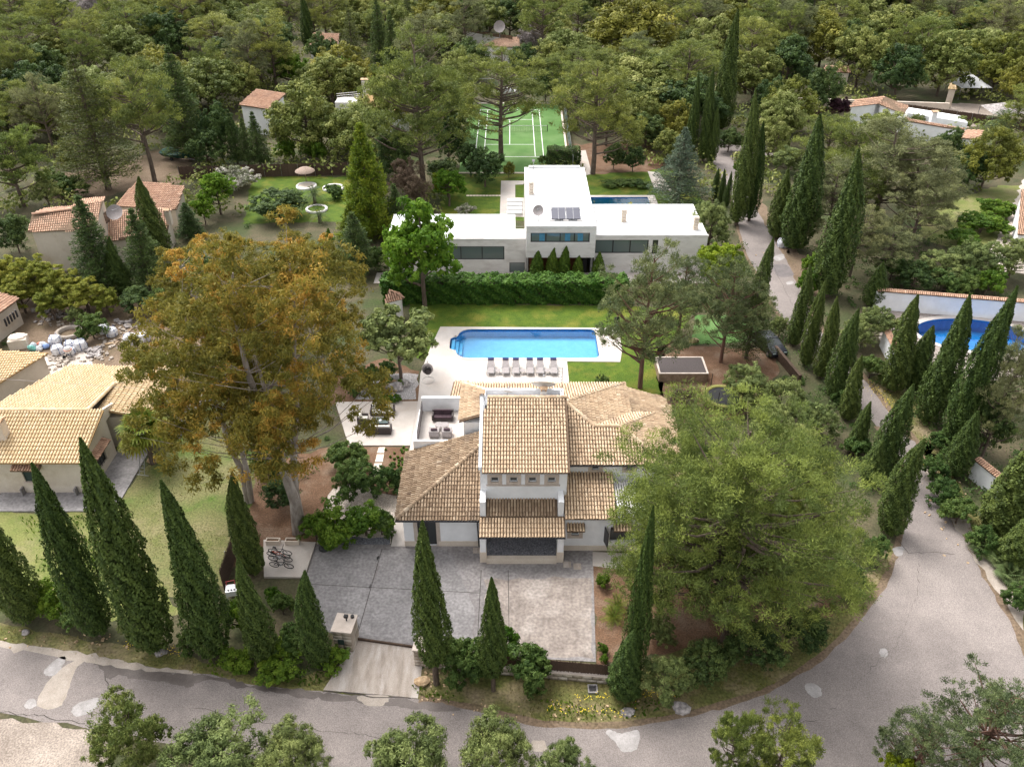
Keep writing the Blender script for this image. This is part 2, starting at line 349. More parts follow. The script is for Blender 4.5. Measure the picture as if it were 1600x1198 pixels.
# main pool: rectangle with a narrower, rounded step bay on its left end
POOL = arc(8.1, 70.25, .6, -90, 0) + arc(8.1, 74.7, .6, 0, 90) + arc(-4.3, 74.0, 1.3, 90, 180) + [(-5.75, 73.75)] + arc(-5.75, 73.15, .6, 90, 180) + arc(-5.75, 71.75, .6, 180, 270) + arc(-4.3, 71.0, 1.35, 180, 270)
POOL2 = [(10.3, 109.9), (19.3, 109.9), (19.3, 112.6), (10.3, 112.6)]
POOL3 = ell(48.2, 74.2, 5.9, 3.4, 40, -.12)
HOLES = [POOL, POOL2, POOL3]
def pool(name, label, outline, zw, depth, floor_mat, cat='swimming pool'):
    n = len(outline); cx = sum(p[0] for p in outline) / n; cy = sum(p[1] for p in outline) / n
    t = thing(name, label, cat, (cx, cy, 0))
    b = MB(); V = [(p[0], p[1], .012) for p in outline] + [(p[0], p[1], -depth) for p in outline]
    b.add(V, [((i + 1) % n, i, n + i, n + (i + 1) % n) for i in range(n)]); b.build('basin_wall', floor_mat, t)
    b = MB(); V = [(cx + (p[0] - cx) * .998, cy + (p[1] - cy) * .998, .0) for p in outline] + [(cx + (p[0] - cx) * .998, cy + (p[1] - cy) * .998, -.26) for p in outline]; b.add(V, [((i + 1) % n, i, n + i, n + (i + 1) % n) for i in range(n)]); b.build('waterline_tiles', M['pooldeep'], t)
    link('basin_floor', sheet_mesh('basin_floor', outline, -depth, floor_mat), t, True)
    link('water_surface', sheet_mesh('water_surface', outline, zw, M['water']), t, True)
    return t
def coping(outline, width, z0, z1, mat, parent, name='coping'):
    n = len(outline); cx = sum(p[0] for p in outline) / n; cy = sum(p[1] for p in outline) / n; out = []
    for i in range(n):
        a = Vector(outline[i - 1]); b = Vector(outline[(i + 1) % n]); d = (b - a).normalized(); nn = Vector((d.y, -d.x)); out.append((outline[i][0] + nn.x * width, outline[i][1] + nn.y * width))
    b = MB(); V = [(p[0], p[1], z1) for p in outline] + [(p[0], p[1], z1) for p in out] + [(p[0], p[1], z0) for p in out] + [(p[0], p[1], z0 - .1) for p in outline]
    b.add(V, [q for i in range(n) for j in [(i + 1) % n] for q in ((i, n + i, n + j, j), (n + i, 2 * n + i, 2 * n + j, n + j), (j, 3 * n + j, 3 * n + i, i))])
    return b.build(name, mat, parent)

# ================================================================== ground and paving sheets
BIG = 2600
gr = sheet('ground', [(-BIG, -BIG), (BIG, -BIG), (BIG, BIG), (-BIG, BIG)], 0.0, M['earth'], HOLES)
def pxs(*pts): return [G2(*p) for p in pts]
def area(name, pts, z, mat, amp=0.12, seg=0.8, seed=3, holes=(), parent=None, label=None):
    return sheet(name, wob(pxs(*pts), amp, seg, seed), z, mat, holes, parent, label)
# verges and soils first (lowest sheets)
area('roadside_verge', [(-160, 940), (0, 975), (120, 992), (260, 1020), (420, 1052), (520, 1050), (540, 1080), (520, 1100), (-160, 1060)], .006, M['verge'], .2)
area('roadside_verge', [(640, 1060), (690, 1030), (860, 1050), (960, 1050), (1060, 1010), (1200, 980), (1330, 930), (1390, 850), (1420, 880), (1380, 960), (1290, 1050), (1150, 1120), (1000, 1150), (820, 1150), (640, 1110)], .006, M['verge'], .25, seed=4)
area('roadside_verge', [(1425, 690), (1450, 680), (1520, 790), (1600, 870), (1760, 1000), (1760, 1080), (1640, 1060), (1590, 990), (1500, 840)], .006, M['verge'], .3, seed=5)
area('roadside_verge', [(1340, 590), (1390, 580), (1460, 660), (1480, 720), (1440, 720), (1390, 650)], .006, M['verge'], .3, seed=6)
area('tree_bed', [(925, 880), (1000, 870), (1330, 900), (1300, 960), (1000, 1030), (932, 1045)], .011, M['soil'], .15, seed=7)
area('front_lawn', [(130, 800), (205, 762), (250, 700), (285, 620), (430, 640), (440, 720), (385, 810), (352, 915), (240, 930), (60, 900), (30, 830)], .006, M['dry'], .3, seed=8)
area('weedy_strip', [(-60, 800), (40, 802), (150, 802), (190, 860), (300, 960), (120, 960), (-60, 900)], .010, M['lawnp'], .3, seed=9)
area('tree_bed', [(400, 730), (500, 700), (560, 690), (540, 770), (500, 850), (490, 856), (398, 852), (352, 900), (385, 800)], .010, M['soil'], .2, seed=10)
area('building_yard', [(20, 470), (130, 462), (330, 470), (310, 600), (120, 600), (40, 560)], .006, M['dirt'], .3, seed=11)
area('yard_track', [(60, 560), (135, 545), (160, 585), (100, 640)], .012, M['gravel'], .2, seed=12)
area('soil_bank', [(1030, 540), (1210, 545), (1215, 640), (1080, 665), (1030, 630)], .006, M['soil'], .25, seed=13)
area('lawn', [(640, 474), (1090, 480), (1040, 545), (1035, 640), (980, 650), (880, 660), (880, 560), (650, 560), (640, 520)], .006, M['lawn'], .1, seed=14, holes=[POOL])
area('play_turf', [(1085, 492), (1180, 494), (1195, 534), (1080, 538)], .012, M['turf'], .1, seed=15)
area('garden_lawn', [(395, 276), (550, 276), (560, 345), (380, 350)], .006, M['lawn'], .2, seed=16)
area('drive_dirt', [(60, 300), (100, 270), (180, 262), (235, 236), (300, 232), (292, 285), (220, 292), (120, 320)], .006, M['dirt'], .3, seed=17)
area('garden_lawn', [(690, 262), (835, 266), (835, 345), (690, 345)], .006, M['lawn'], .1, seed=18)
area('garden_lawn', [(905, 262), (1068, 266), (1110, 330), (1080, 336), (905, 336)], .006, M['lawn'], .1, seed=19, holes=[POOL2])
area('tree_bed', [(885, 225), (1010, 225), (1040, 258), (1010, 268), (930, 272), (890, 262)], .011, M['soil'], .3, seed=20)
area('garden_lawn', [(1440, 330), (1560, 290), (1600, 290), (1600, 400), (1500, 395), (1440, 372)], .006, M['lawnp'], .3, seed=21)
area('garden_path', [(1545, 395), (1580, 330), (1600, 280), (1640, 280), (1640, 430), (1560, 425)], .012, M['gravel'], .15, seed=22)
area('courtyard', [(1385, 178), (1440, 160), (1640, 165), (1640, 190), (1500, 200)], .006, M['track'], .3, seed=23)
area('garden_terrace', [(1368, 476), (1660, 498), (1660, 585), (1540, 595), (1420, 570), (1375, 540)], .006, M['concrete_c'], .1, seed=24, holes=[POOL3])
area('oleander_bed', [(500, 640), (530, 585), (600, 560), (655, 580), (652, 628), (530, 630)], .011, M['soil'], .15, seed=25)
# ---- the road
up = [(-420, 930), (-160, 968), (0, 1003), (75, 1013), (160, 1032), (250, 1045), (330, 1055), (400, 1070), (500, 1080), (655, 1092), (740, 1106), (850, 1130), (950, 1134), (1050, 1123), (1130, 1101), (1200, 1078), (1270, 1036), (1330, 980), (1375, 920), (1397, 875), (1408, 830), (1420, 770), (1402, 715), (1370, 666), (1332, 622), (1302, 588), (1268, 556), (1238, 520), (1208, 480), (1185, 440), (1165, 395), (1150, 345), (1138, 300), (1118, 262), (1105, 232), (1085, 200)]
dn = [(1110, 200), (1136, 228), (1148, 252), (1168, 292), (1197, 345), (1226, 395), (1250, 440), (1272, 490), (1303, 540), (1350, 588), (1392, 640), (1432, 690), (1442, 718), (1482, 790), (1532, 880), (1582, 960), (1625, 1050), (1680, 1200), (1600, 1330), (1300, 1310), (1100, 1290), (900, 1270), (700, 1245), (500, 1205), (300, 1168), (140, 1136), (0, 1113), (-160, 1082), (-420, 1040)]
road = sheet('road', wob(smooth_line(pxs(*up), 4), .10, .8, 31, False) + wob(smooth_line(pxs(*dn), 4), .10, .8, 32, False), .016, M['asphalt'])
area('side_road', [(1120, 226), (1200, 228), (1215, 245), (1140, 248)], .012, M['asphalt'], .15)
area('dirt_lay_by', [(-200, 1082), (0, 1118), (140, 1141), (190, 1160), (160, 1260), (-200, 1260)], .012, M['track'], .2, seed=33)
area('dirt_shoulder', [(1226, 385), (1260, 400), (1300, 420), (1305, 450), (1262, 470), (1240, 430)], .012, M['dirt'], .2, seed=34)
area('dirt_shoulder', [(1168, 285), (1185, 300), (1235, 395), (1228, 402), (1200, 350)], .012, M['dirt'], .15, seed=35)
area('gravel_shoulder', [(1440, 730), (1452, 725), (1520, 830), (1568, 905), (1600, 950), (1600, 985), (1545, 905), (1490, 815)], .022, M['patchd'], .12, seed=36)
area('gravel_shoulder', [(0, 1000), (110, 1016), (240, 1042), (300, 1049), (300, 1053), (180, 1044), (90, 1026), (0, 1010)], .022, M['patchd'], .08, .4, seed=37)
def mark(name, pts, mat, z=.022, amp=.05, seed=1):
    P = pxs(*pts); P = smooth_line(P[-1:] + P + P[:2], 5)[5:-5]
    return sheet(name, wob(P, amp, .25, seed), z, mat, parent=road)
mark('cement_patch', [(70, 1047), (90, 1028), (103, 1026), (98, 1041), (85, 1055), (72, 1055)], M['patch'], seed=2)
mark('cement_patch', [(112, 1113), (120, 1100), (152, 1090), (157, 1097), (143, 1112), (122, 1119)], M['patch'], seed=3)
mark('cement_patch', [(38, 1102), (45, 1093), (55, 1092), (56, 1102), (48, 1107), (40, 1106)], M['patch'], seed=4)
mark('road_patch', [(57, 1102), (78, 1060), (120, 1030), (142, 1028), (122, 1040), (110, 1068), (102, 1090), (90, 1105)], M['patchd'], .019, seed=5)
mark('cement_patch', [(946, 1144), (955, 1140), (972, 1146), (997, 1140), (995, 1170), (972, 1173), (962, 1160)], M['patch'], seed=6)
mark('cement_patch', [(1258, 1070), (1268, 1067), (1282, 1075), (1283, 1087), (1273, 1090), (1262, 1082)], M['patch'], seed=7)
mark('cement_patch', [(1375, 1016), (1382, 1013), (1387, 1017), (1384, 1026), (1377, 1026)], M['patch'], seed=8)
mark('cement_patch', [(1396, 856), (1412, 855), (1410, 866), (1402, 869), (1396, 864)], M['patch'], seed=9)
mark('cement_patch', [(741, 1130), (750, 1124), (756, 1132), (752, 1145), (742, 1145)], M['patch'], seed=10)
mark('cement_patch', [(1209, 402), (1222, 397), (1226, 403), (1215, 408)], M['patch'], seed=11)
mark('cement_patch', [(1229, 441), (1238, 439), (1240, 443), (1231, 445)], M['patch'], seed=12)
mark('road_patch', [(1208, 415), (1228, 414), (1240, 430), (1216, 432)], M['patchk'], .019, seed=13)
mark('road_patch', [(831, 1158), (850, 1157), (853, 1172), (832, 1172)], M['patchd'], seed=14)
mark('road_patch', [(558, 1088), (605, 1086), (600, 1101), (575, 1102)], M['patchd'], seed=15)
mark('damp_stain', [(148, 1033), (200, 1035), (250, 1046), (330, 1056), (400, 1070), (500, 1081), (640, 1093), (720, 1106), (690, 1112), (620, 1104), (560, 1098), (490, 1092), (440, 1083), (410, 1080), (390, 1072), (370, 1076), (345, 1063), (312, 1065), (296, 1073), (270, 1068), (232, 1062), (205, 1060), (190, 1054), (168, 1062), (160, 1046)], M['damp'], .0195, .10, 16)
def crack(pts, wd=.035, seed=1):
    P = wob(pxs(*pts), .06, .3, seed, False); b = MB(); V = []
    for p in P: V += [(p[0] - wd / 2, p[1] - wd / 2, .0255), (p[0] + wd / 2, p[1] + wd / 2, .0255)]
    b.add(V, [(2 * i, 2 * i + 1, 2 * i + 3, 2 * i + 2) for i in range(len(P) - 1)]); return b.build('crack', M['crack'], road)
crack([(1435, 880), (1433, 925), (1420, 965), (1400, 1010), (1372, 1035), (1340, 1065), (1315, 1095), (1285, 1125)], seed=3)
crack([(1120, 1170), (1180, 1150), (1250, 1128), (1285, 1125)], seed=8); crack([(300, 1105), (420, 1130), (560, 1148), (700, 1165)], .02, seed=9); crack([(1240, 560), (1275, 590)], .02, 10); crack([(1200, 400), (1225, 450), (1240, 480)], .03, 11); crack([(505, 1079), (560, 1084), (600, 1090), (650, 1092)], .06, 12)
crack([(1404, 845), (1420, 865), (1460, 862), (1500, 868)], seed=4)
crack([(165, 1055), (170, 1075), (178, 1082)], seed=5)
crack([(-20, 1110), (60, 1118), (140, 1132)], seed=6)
# broken gravelly edges where the asphalt meets the verge
def edge_strip(pts, wd, seed, mat='patchd', side=1):
    P = smooth_line(pxs(*pts), 8); rg = random.Random(seed); a_, b_ = [], []; o1 = o2 = 0.0
    for i, p in enumerate(P):
        q = P[min(i + 1, len(P) - 1)]; r_ = P[max(i - 1, 0)]; d = Vector((q[0] - r_[0], q[1] - r_[1])).normalized(); n = Vector((-d.y, d.x)) * side
        o1 = o1 * .6 + rg.gauss(0, wd * .28); o2 = o2 * .6 + rg.gauss(0, wd * .28); a_.append((p[0] + n.x * (.25 + o1 * .5), p[1] + n.y * (.25 + o1 * .5))); w_ = max(.06, wd + o2); b_.append((p[0] - n.x * w_, p[1] - n.y * w_))
    sheet('gravel_edge', a_ + b_[::-1], .0185, M[mat], parent=road)
edge_strip(up[9:24], .18, 51, 'dirt'); edge_strip(up[24:33], .2, 53, 'dirt'); edge_strip(dn[2:14], .3, 54, 'dirt'); edge_strip(dn[13:18], .4, 55, 'dirt')
# ---- paved areas round the villa
pad = plate('parking_court', pxs((493, 851), (926, 851), (931, 1034), (860, 1030), (650, 1011), (553, 998), (478, 978), (470, 930)), -.1, .030, M['concrete_b'])
area('concrete_panel', [(495, 854), (596, 857), (556, 996), (480, 976), (473, 930)], .034, M['concrete_a'], .0, 9, parent=pad)
area('concrete_panel', [(756, 906), (922, 903), (928, 1031), (860, 1027), (752, 1018)], .034, M['concrete_c'], .12, .8, parent=pad)
area('concrete_panel', [(599, 858), (700, 858), (742, 950), (740, 1016), (655, 1008), (560, 996)], .034, M['concrete_a'], .12, .8, 5, parent=pad)
for p, q in (((597, 857), (557, 997)), ((752, 890), (745, 1018)), ((480, 912), (750, 926)), ((794, 890), (796, 1024))):
    a, b = G(*p, .038), G(*q, .038); d = (b - a).normalized(); n_ = Vector((-d.y, d.x, 0)) * .022
    MB().add([a - n_, b - n_, b + n_, a + n_], [(0, 1, 2, 3)]).build('expansion_joint', M['crack'], pad, False)
plate('driveway_apron', pxs((556, 1000), (647, 1013), (660, 1037), (653, 1091), (606, 1086), (505, 1078), (530, 1040)), -.1, .040, M['apron'])
plate('bicycle_slab', pxs((412, 845), (494, 849), (476, 904), (413, 903)), -.2, .16, M['paving'])
plate('lower_terrace', pxs((524, 629), (653, 628), (641, 697), (545, 697)), -.15, .10, M['paving'])
deck = plate('pool_deck', pxs((688, 511), (967, 513), (972, 548), (969, 566), (886, 565), (890, 605), (700, 640), (665, 700), (649, 854), (611, 854), (641, 697), (653, 628), (657, 584), (672, 545)), -.1, .06, M['deck'], holes=[POOL])
area('gravel_path', [(520, 762), (612, 745), (625, 745), (611, 850), (560, 852), (495, 850), (505, 800)], .014, M['gravel'], .12, seed=40)
area('dark_gravel_strip', [(500, 842), (611, 838), (609, 853), (496, 852)], .022, M['graveld'], .08, seed=41)
area('planting_bed', [(545, 698), (638, 698), (620, 775), (590, 770), (560, 745)], .018, M['soil'], .06, seed=42)
gb = area('gravel_bed', [(556, 624), (572, 598), (592, 594), (602, 582), (654, 585), (650, 624)], .018, M['gravelg'], .1, seed=43)
for k, (a, b) in enumerate((((592, 699), (602, 708)), ((589, 710), (600, 722)), ((585, 724), (597, 737)), ((580, 739), (593, 752)))):
    plate('stepping_slab', pxs((a[0], a[1]), (b[0], a[1]), (b[0] - 2, b[1]), (a[0] - 3, b[1])), 0, .05, M['cream'], label=None)
plate('side_walk', pxs((926, 862), (1005, 866), (1000, 893), (926, 884)), -.1, .034, M['paving'])
plate('patio', [(-16, 85.9), (24, 85.9), (24, 88.6), (-16, 88.6)], -.1, .05, M['deck'])
plate('garden_terrace', pxs((783, 283), (830, 283), (830, 288), (805, 289), (805, 309), (830, 310), (830, 340), (781, 338)), -.1, .05, M['deck'])
plate('pool_surround', [(9.6, 108.5), (20.4, 108.5), (20.4, 113.3), (9.6, 113.3)], -.1, .05, M['deck'], holes=[POOL2])
plate('garden_path', pxs((898, 237), (915, 235), (925, 272), (908, 276)), -.1, .03, M['paving'])
plate('garden_path', pxs((1012, 268), (1030, 270), (1052, 300), (1022, 295)), -.1, .03, M['paving'])
sl_ = [G2(px, 306) for px in range(731, 782, 5)]
for x, y in sl_: plate('stepping_slab', [(x - .2, y - .22), (x + .2, y - .22), (x + .2, y + .22), (x - .2, y + .22)], 0, .04, M['cream'])
plate('farmhouse_slab', [(-40.5, 47.5), (-30.7, 47.5), (-30.7, 56.5), (-33.4, 56.5), (-33.4, 49.7), (-40.5, 49.7)], -.1, .10, M['concrete_a'])
plate('raised_bed_edge', [(-31.6, 56.6), (-28.8, 56.6), (-27.6, 63.2), (-28.3, 63.2)], -.1, .5, M['concrete_a'])
# tennis court
CX0, CX1, CY0, CY1 = -8.1, 8.6, 122.5, 160.0
court = plate('tennis_court', [(CX0, CY0), (CX1, CY0), (CX1 + .4, CY1), (CX0, CY1)], -.1, .03, M['turf'])
def line(x0, y0, x1, y1): sheet('court_line', [(x0, y0), (x1, y0), (x1, y1), (x0, y1)], .036, M['white_line'], parent=court)
bl, nl, sv = 129.9, 143.0, 136.0; xa, xb, xc, xd = -5.9, 5.05, -4.5, 3.72
for yy in (bl, 2 * nl - bl): line(xa, yy - .07, xb, yy + .07)
for xx in (xa, xb, xc, xd): line(xx - .06, bl + .09, xx + .06, 2 * nl - bl - .09)
for yy in (sv, 2 * nl - sv): line(xc + .08, yy - .06, xd - .08, yy + .06)
line((xc + xd) / 2 - .06, sv + .08, (xc + xd) / 2 + .06, 2 * nl - sv - .08)
plate('court_kerb', [(CX1 + .02, CY0), (CX1 + .32, CY0), (CX1 + .72, CY1), (CX1 + .42, CY1)], -.1, .15, M['cream'])
plate('court_kerb', [(CX0, CY1 + .02), (CX1 + .7, CY1 + .02), (CX1 + .7, CY1 + .35), (CX0, CY1 + .35)], -.1, .15, M['cream'])
plate('court_kerb', [(CX0, CY0 - .3), (CX1 + .3, CY0 - .3), (CX1 + .3, CY0 - .02), (CX0, CY0 - .02)], -.1, .15, M['cream'])

t = pool('swimming_pool', 'long blue swimming pool with a rounded step bay beside the row of sun loungers', POOL, -.06, .95, M['poolblue']); coping(POOL, .3, .02, .085, M['deck'], t)
for k in range(3): MB().bb(-6.2 + .38 * k, -5.85 + .38 * k, 71.3, 73.6, -.94, -.18 - .22 * k).build('pool_step', M['poolblue'], t)
t = pool('swimming_pool', 'narrow teal lap pool behind the white flat-roofed house', POOL2, -.04, 1.3, M['poolteal'])
t = pool('swimming_pool', 'oval deep blue pool behind the cypresses at the right edge', POOL3, -.08, 1.4, M['pooldeep']); coping(POOL3, .6, .0, .07, M['deck'], t)
# ================================================================== building kit
def AT(px, py, y):
    """point seen at this pixel on the upright plane y = const"""
    u = (px - 800) / FOC; v = (599 - py) / FOC; d = (u, _c + v * _s, -_s + v * _c); t = y / d[1]
    return Vector((d[0] * t, y, CAMZ + d[2] * t))
def wall(mb, p, q, z0, z1, holes=(), t=.25):
    p = Vector((p[0], p[1], 0)); q = Vector((q[0], q[1], 0)); Ln = (q - p).length; d = (q - p) / Ln; n = Vector((d.y, -d.x, 0))
    us = sorted({0.0, Ln} | {h[i] for h in holes for i in (0, 1)}); zs = sorted({z0, z1} | {h[i] for h in holes for i in (2, 3)})
    inh = lambda u, z: any(h[0] < u < h[1] and h[2] < z < h[3] for h in holes)
    P = lambda u, z, k: p + d * u - n * (t * k) + Vector((0, 0, z))
    for a, b in zip(us, us[1:]):
        for c, e in zip(zs, zs[1:]):
            if inh((a + b) / 2, (c + e) / 2): continue
            mb.add([P(a, c, 0), P(b, c, 0), P(b, e, 0), P(a, e, 0)], [(0, 1, 2, 3)]); mb.add([P(a, c, 1), P(b, c, 1), P(b, e, 1), P(a, e, 1)], [(3, 2, 1, 0)])
    for u0, u1, c, e in list(holes) + [(0, Ln, z0, z1)]:
        V = [P(u, z, k) for k in (0, 1) for u, z in ((u0, c), (u1, c), (u1, e), (u0, e))]
        mb.add(V, [(0, 1, 5, 4), (1, 2, 6, 5), (2, 3, 7, 6), (3, 0, 4, 7)])
def obar(mb, p, q, u0, u1, z0, z1, d0, d1):
    """box on a wall line p->q; d0..d1 measured outwards"""
    p = Vector((p[0], p[1], 0)); q = Vector((q[0], q[1], 0)); d = (q - p).normalized(); n = Vector((d.y, -d.x, 0))
    c = p + d * ((u0 + u1) / 2) + n * ((d0 + d1) / 2) + Vector((0, 0, (z0 + z1) / 2)); mb.box(c, (u1 - u0, abs(d1 - d0), z1 - z0), math.atan2(d.y, d.x))
def window(parent, p, q, h, panes=1, fr=.06, depth=.14, fmat='frame', gmat='glassd', surround=None, sill=False, name='window', bars=0):
    u0, u1, z0, z1 = h; b = MB()
    for a in ((u0, u0 + fr, z0, z1), (u1 - fr, u1, z0, z1), (u0 + fr, u1 - fr, z0, z0 + fr), (u0 + fr, u1 - fr, z1 - fr, z1)): obar(b, p, q, *a, -depth - .06, -depth)
    st = (u1 - u0 - 2 * fr) / panes
    for i in range(1, panes): obar(b, p, q, u0 + fr + st * i - fr / 2, u0 + fr + st * i + fr / 2, z0 + fr, z1 - fr, -depth - .06, -depth)
    w_ = b.build(name, M[fmat], parent)
    for i in range(panes):
        g = MB(); obar(g, p, q, u0 + fr + st * i + (fr / 2 if i else 0) + .002, u0 + fr + st * (i + 1) - (fr / 2 if i < panes - 1 else 0) - .002, z0 + fr + .002, z1 - fr - .002, -depth - .045, -depth - .02); g.build('pane', M[gmat], w_)
    if surround:
        s = MB(); k = surround
        for a in ((u0 - k, u0 + .0, z0 - k, z1 + k), (u1, u1 + k, z0 - k, z1 + k), (u0, u1, z1, z1 + k), (u0, u1, z0 - k, z0)): obar(s, p, q, *a, -.05, .035)
        s.build('surround', M['stone'], w_)
    if sill: s = MB(); obar(s, p, q, u0 - .12, u1 + .12, z0 - .09, z0 - .002, -.1, .09); s.build('sill', M['stone'], w_)
    for i in range(bars):
        s = MB(); u = u0 + (u1 - u0) * (i + .5) / bars; obar(s, p, q, u - .015, u + .015, z0, z1, -.06, -.03); s.build('bar', M['frame'], w_)
    return w_
rgT = np.random.default_rng(5)
_TILE_V = []
for end, wf, dn_ in ((-.5, 1.0, .055), (.5, .84, .0)):
    for i in range(5):
        a = math.pi * i / 4; _TILE_V.append((-math.cos(a) * .5 * wf, end, math.sin(a) * .52 * wf, dn_))
_TILE_V = np.array(_TILE_V); _TILE_F = np.array([(i, i + 1, 6 + i, 5 + i) for i in range(4)])
def frame_of(poly):
    P = [Vector(p) for p in poly]; n = Vector((0, 0, 0))
    for a, b in zip(P, P[1:] + P[:1]): n += Vector(((a.y - b.y) * (a.z + b.z), (a.z - b.z) * (a.x + b.x), (a.x - b.x) * (a.y + b.y)))
    n.normalize()
    if n.z < 0: n = -n
    s = Vector((-n.x * n.z, -n.y * n.z, n.x * n.x + n.y * n.y)).normalized(); e = s.cross(n).normalized()
    return P, n, s, e
_tile_meshes = {}
def tile_mesh(mat, k, w_, ln):
    key = (mat, k, round(w_, 3), round(ln, 3))
    if key not in _tile_meshes:
        V = np.stack([_TILE_V[:, 0] * w_, _TILE_V[:, 1] * ln, _TILE_V[:, 2] * w_ + _TILE_V[:, 3]], 1)
        _tile_meshes[key] = np_mesh('roof_tile', V, _TILE_F, np.full(4, .32 + .36 * k / 5), M[mat], True)
    return _tile_meshes[key]
def roof(parent, poly, mat='tile', under='undertile', col=.215, row=.36, single=0, thick=.12, name='roof', world=True):
    """a sloping slab with barrel tiles laid on it"""
    P, n, s, e = frame_of(poly); o = P[0]
    if world: nogo([(p.x, p.y) for p in P])
    base = MB().slab(P, thick).build(name, M[under], parent, world)
    uv = np.array([((p - o).dot(e), (p - o).dot(s)) for p in P]); (u0, v0), (u1, v1) = uv.min(0), uv.max(0)
    us = np.arange(u0 + col * .55, u1 - col * .3, col); vs = np.arange(v0 + row * .42, v1 + row * .1, row)
    U, Vv = np.meshgrid(us, vs); U = U.ravel(); Vv = Vv.ravel(); ins = np.zeros(len(U), bool); m = len(uv)
    for i in range(m):
        x0, y0 = uv[i]; x1, y1 = uv[(i + 1) % m]
        c = ((y0 > Vv) != (y1 > Vv)); ins ^= c & (U < (x1 - x0) * (Vv - y0) / (y1 - y0 + 1e-9) + x0)
    U, Vv = U[ins], Vv[ins]; k = len(U)
    if k == 0: return base
    order = np.lexsort((U, Vv)); U, Vv = U[order], Vv[order]
    w_, ln = col * .74, row * 1.16
    E, Sv, N, O = (np.array(x) for x in (e, s, n, o))
    ns = min(single, k)
    Mx = Matrix((e, s, n)).transposed().to_4x4()
    for i in range(ns):
        t_ = link('roof_tile', tile_mesh(mat, int(rgT.integers(0, 6)), w_, ln), base)
        W = Matrix.Translation(o + e * float(U[i]) + s * float(Vv[i])) @ Mx @ Matrix.Rotation(float(rgT.normal(0, .02)), 4, 'Z')
        t_.matrix_local = (base.matrix_local.inverted() @ base.parent.matrix_local.inverted() @ W) if False else W
    if k > ns:
        U, Vv = U[ns:], Vv[ns:]; k = len(U); T = _TILE_V
        du = T[None, :, 0] * w_ + U[:, None] + rgT.normal(0, .006, (k, 1)); dv = T[None, :, 1] * ln + Vv[:, None] + rgT.normal(0, .012, (k, 1)); dn = T[None, :, 2] * w_ + T[None, :, 3] + rgT.uniform(0, .012, (k, 1))
        X = O + du[..., None] * E + dv[..., None] * Sv + dn[..., None] * N
        F = (_TILE_F[None] + (np.arange(k) * 10)[:, None, None]).reshape(-1, 4)
        tint = np.repeat(np.clip(rgT.normal(.5, .13, k), 0, 1), 4)
        t_ = link('roof_tiles', np_mesh('roof_tiles', X.reshape(-1, 3), F, tint, M[mat], True), base); t_['kind'] = 'stuff'
    return base
def ridge(base, p, q, mat='tile', r=.16, up=.07):
    p = Vector(p); q = Vector(q); d = q - p; Ln = d.length; d.normalize(); sd = d.cross(Vector((0, 0, 1))).normalized(); nn = sd.cross(d); k = max(1, int(Ln / .38)); V = []; F = []; T = []
    for i in range(k):
        a = p + d * (Ln * i / k); b = p + d * (Ln * (i + 1.12) / k)
        for c, rr, h in ((a, r * 1.1, up + .03), (b, r * .92, up)):
            for j in range(6): V.append(c + sd * (math.cos(math.pi * j / 5) * rr) + nn * (math.sin(math.pi * j / 5) * rr + h - .06))
        F += [(12 * i + j, 12 * i + j + 1, 12 * i + 7 + j, 12 * i + 6 + j) for j in range(5)]; T += [float(rgT.uniform(.3, .9))] * 5
    o = link('ridge_tiles', np_mesh('ridge_tiles', [tuple(v) for v in V], F, T, M[mat], True), base); o['kind'] = 'stuff'; return o
def chimney(parent, x, y, z0, z1, w_=.4, d=.4, mat='white', cap='tile'):
    b = MB().bb(x - w_ / 2, x + w_ / 2, y - d / 2, y + d / 2, z0, z1); c = b.build('chimney', M[mat], parent)
    k = MB()
    for sx in (-1, 1):
        for sy in (-1, 1): k.bb(x + sx * w_ * .38 - .05, x + sx * w_ * .38 + .05, y + sy * d * .38 - .05, y + sy * d * .38 + .05, z1 + .002, z1 + .2)
    k.add([(x - w_ * .62, y - d * .62, z1 + .2), (x + w_ * .62, y - d * .62, z1 + .2), (x + w_ * .62, y + d * .62, z1 + .2), (x - w_ * .62, y + d * .62, z1 + .2), (x - w_ * .62, y, z1 + .38), (x + w_ * .62, y, z1 + .38)], [(3, 2, 1, 0), (0, 1, 5, 4), (2, 3, 4, 5), (1, 2, 5), (3, 0, 4)])
    k.build('chimney_cap', M['tilecap'], c); return c
M['tilecap'] = surf('cap_tile', L(.40, .26, .16), L(.55, .38, .25), 3, rough=.9)
def dish(parent, c, r, aim, mat='offwhite'):
    c = Vector(c); a = Vector(aim).normalized(); b = a.orthogonal().normalized(); e = a.cross(b); V = []; n = 18
    for k, f in enumerate((0.02, .35, .7, 1.0)): V += [c + (b * math.cos(2 * math.pi * i / n) + e * math.sin(2 * math.pi * i / n)) * r * f + a * (r * .28 * f * f) for i in range(n)]
    m = MB().add(V, [(k * n + i, k * n + (i + 1) % n, (k + 1) * n + (i + 1) % n, (k + 1) * n + i) for k in range(3) for i in range(n)], True)
    o = m.build('satellite_dish', M[mat], parent)
    arm = MB().tube(c + b * -r * .8 + a * .2 * r, c + a * r * .95, .015, n=5).tube(c - a * .02, c - Vector((0, 0, r * .9)) - a * .1, .035, n=6); arm.box(c + a * r * .95, (.1, .1, .12)); arm.build('dish_arm', M['metal'], o)
    return o

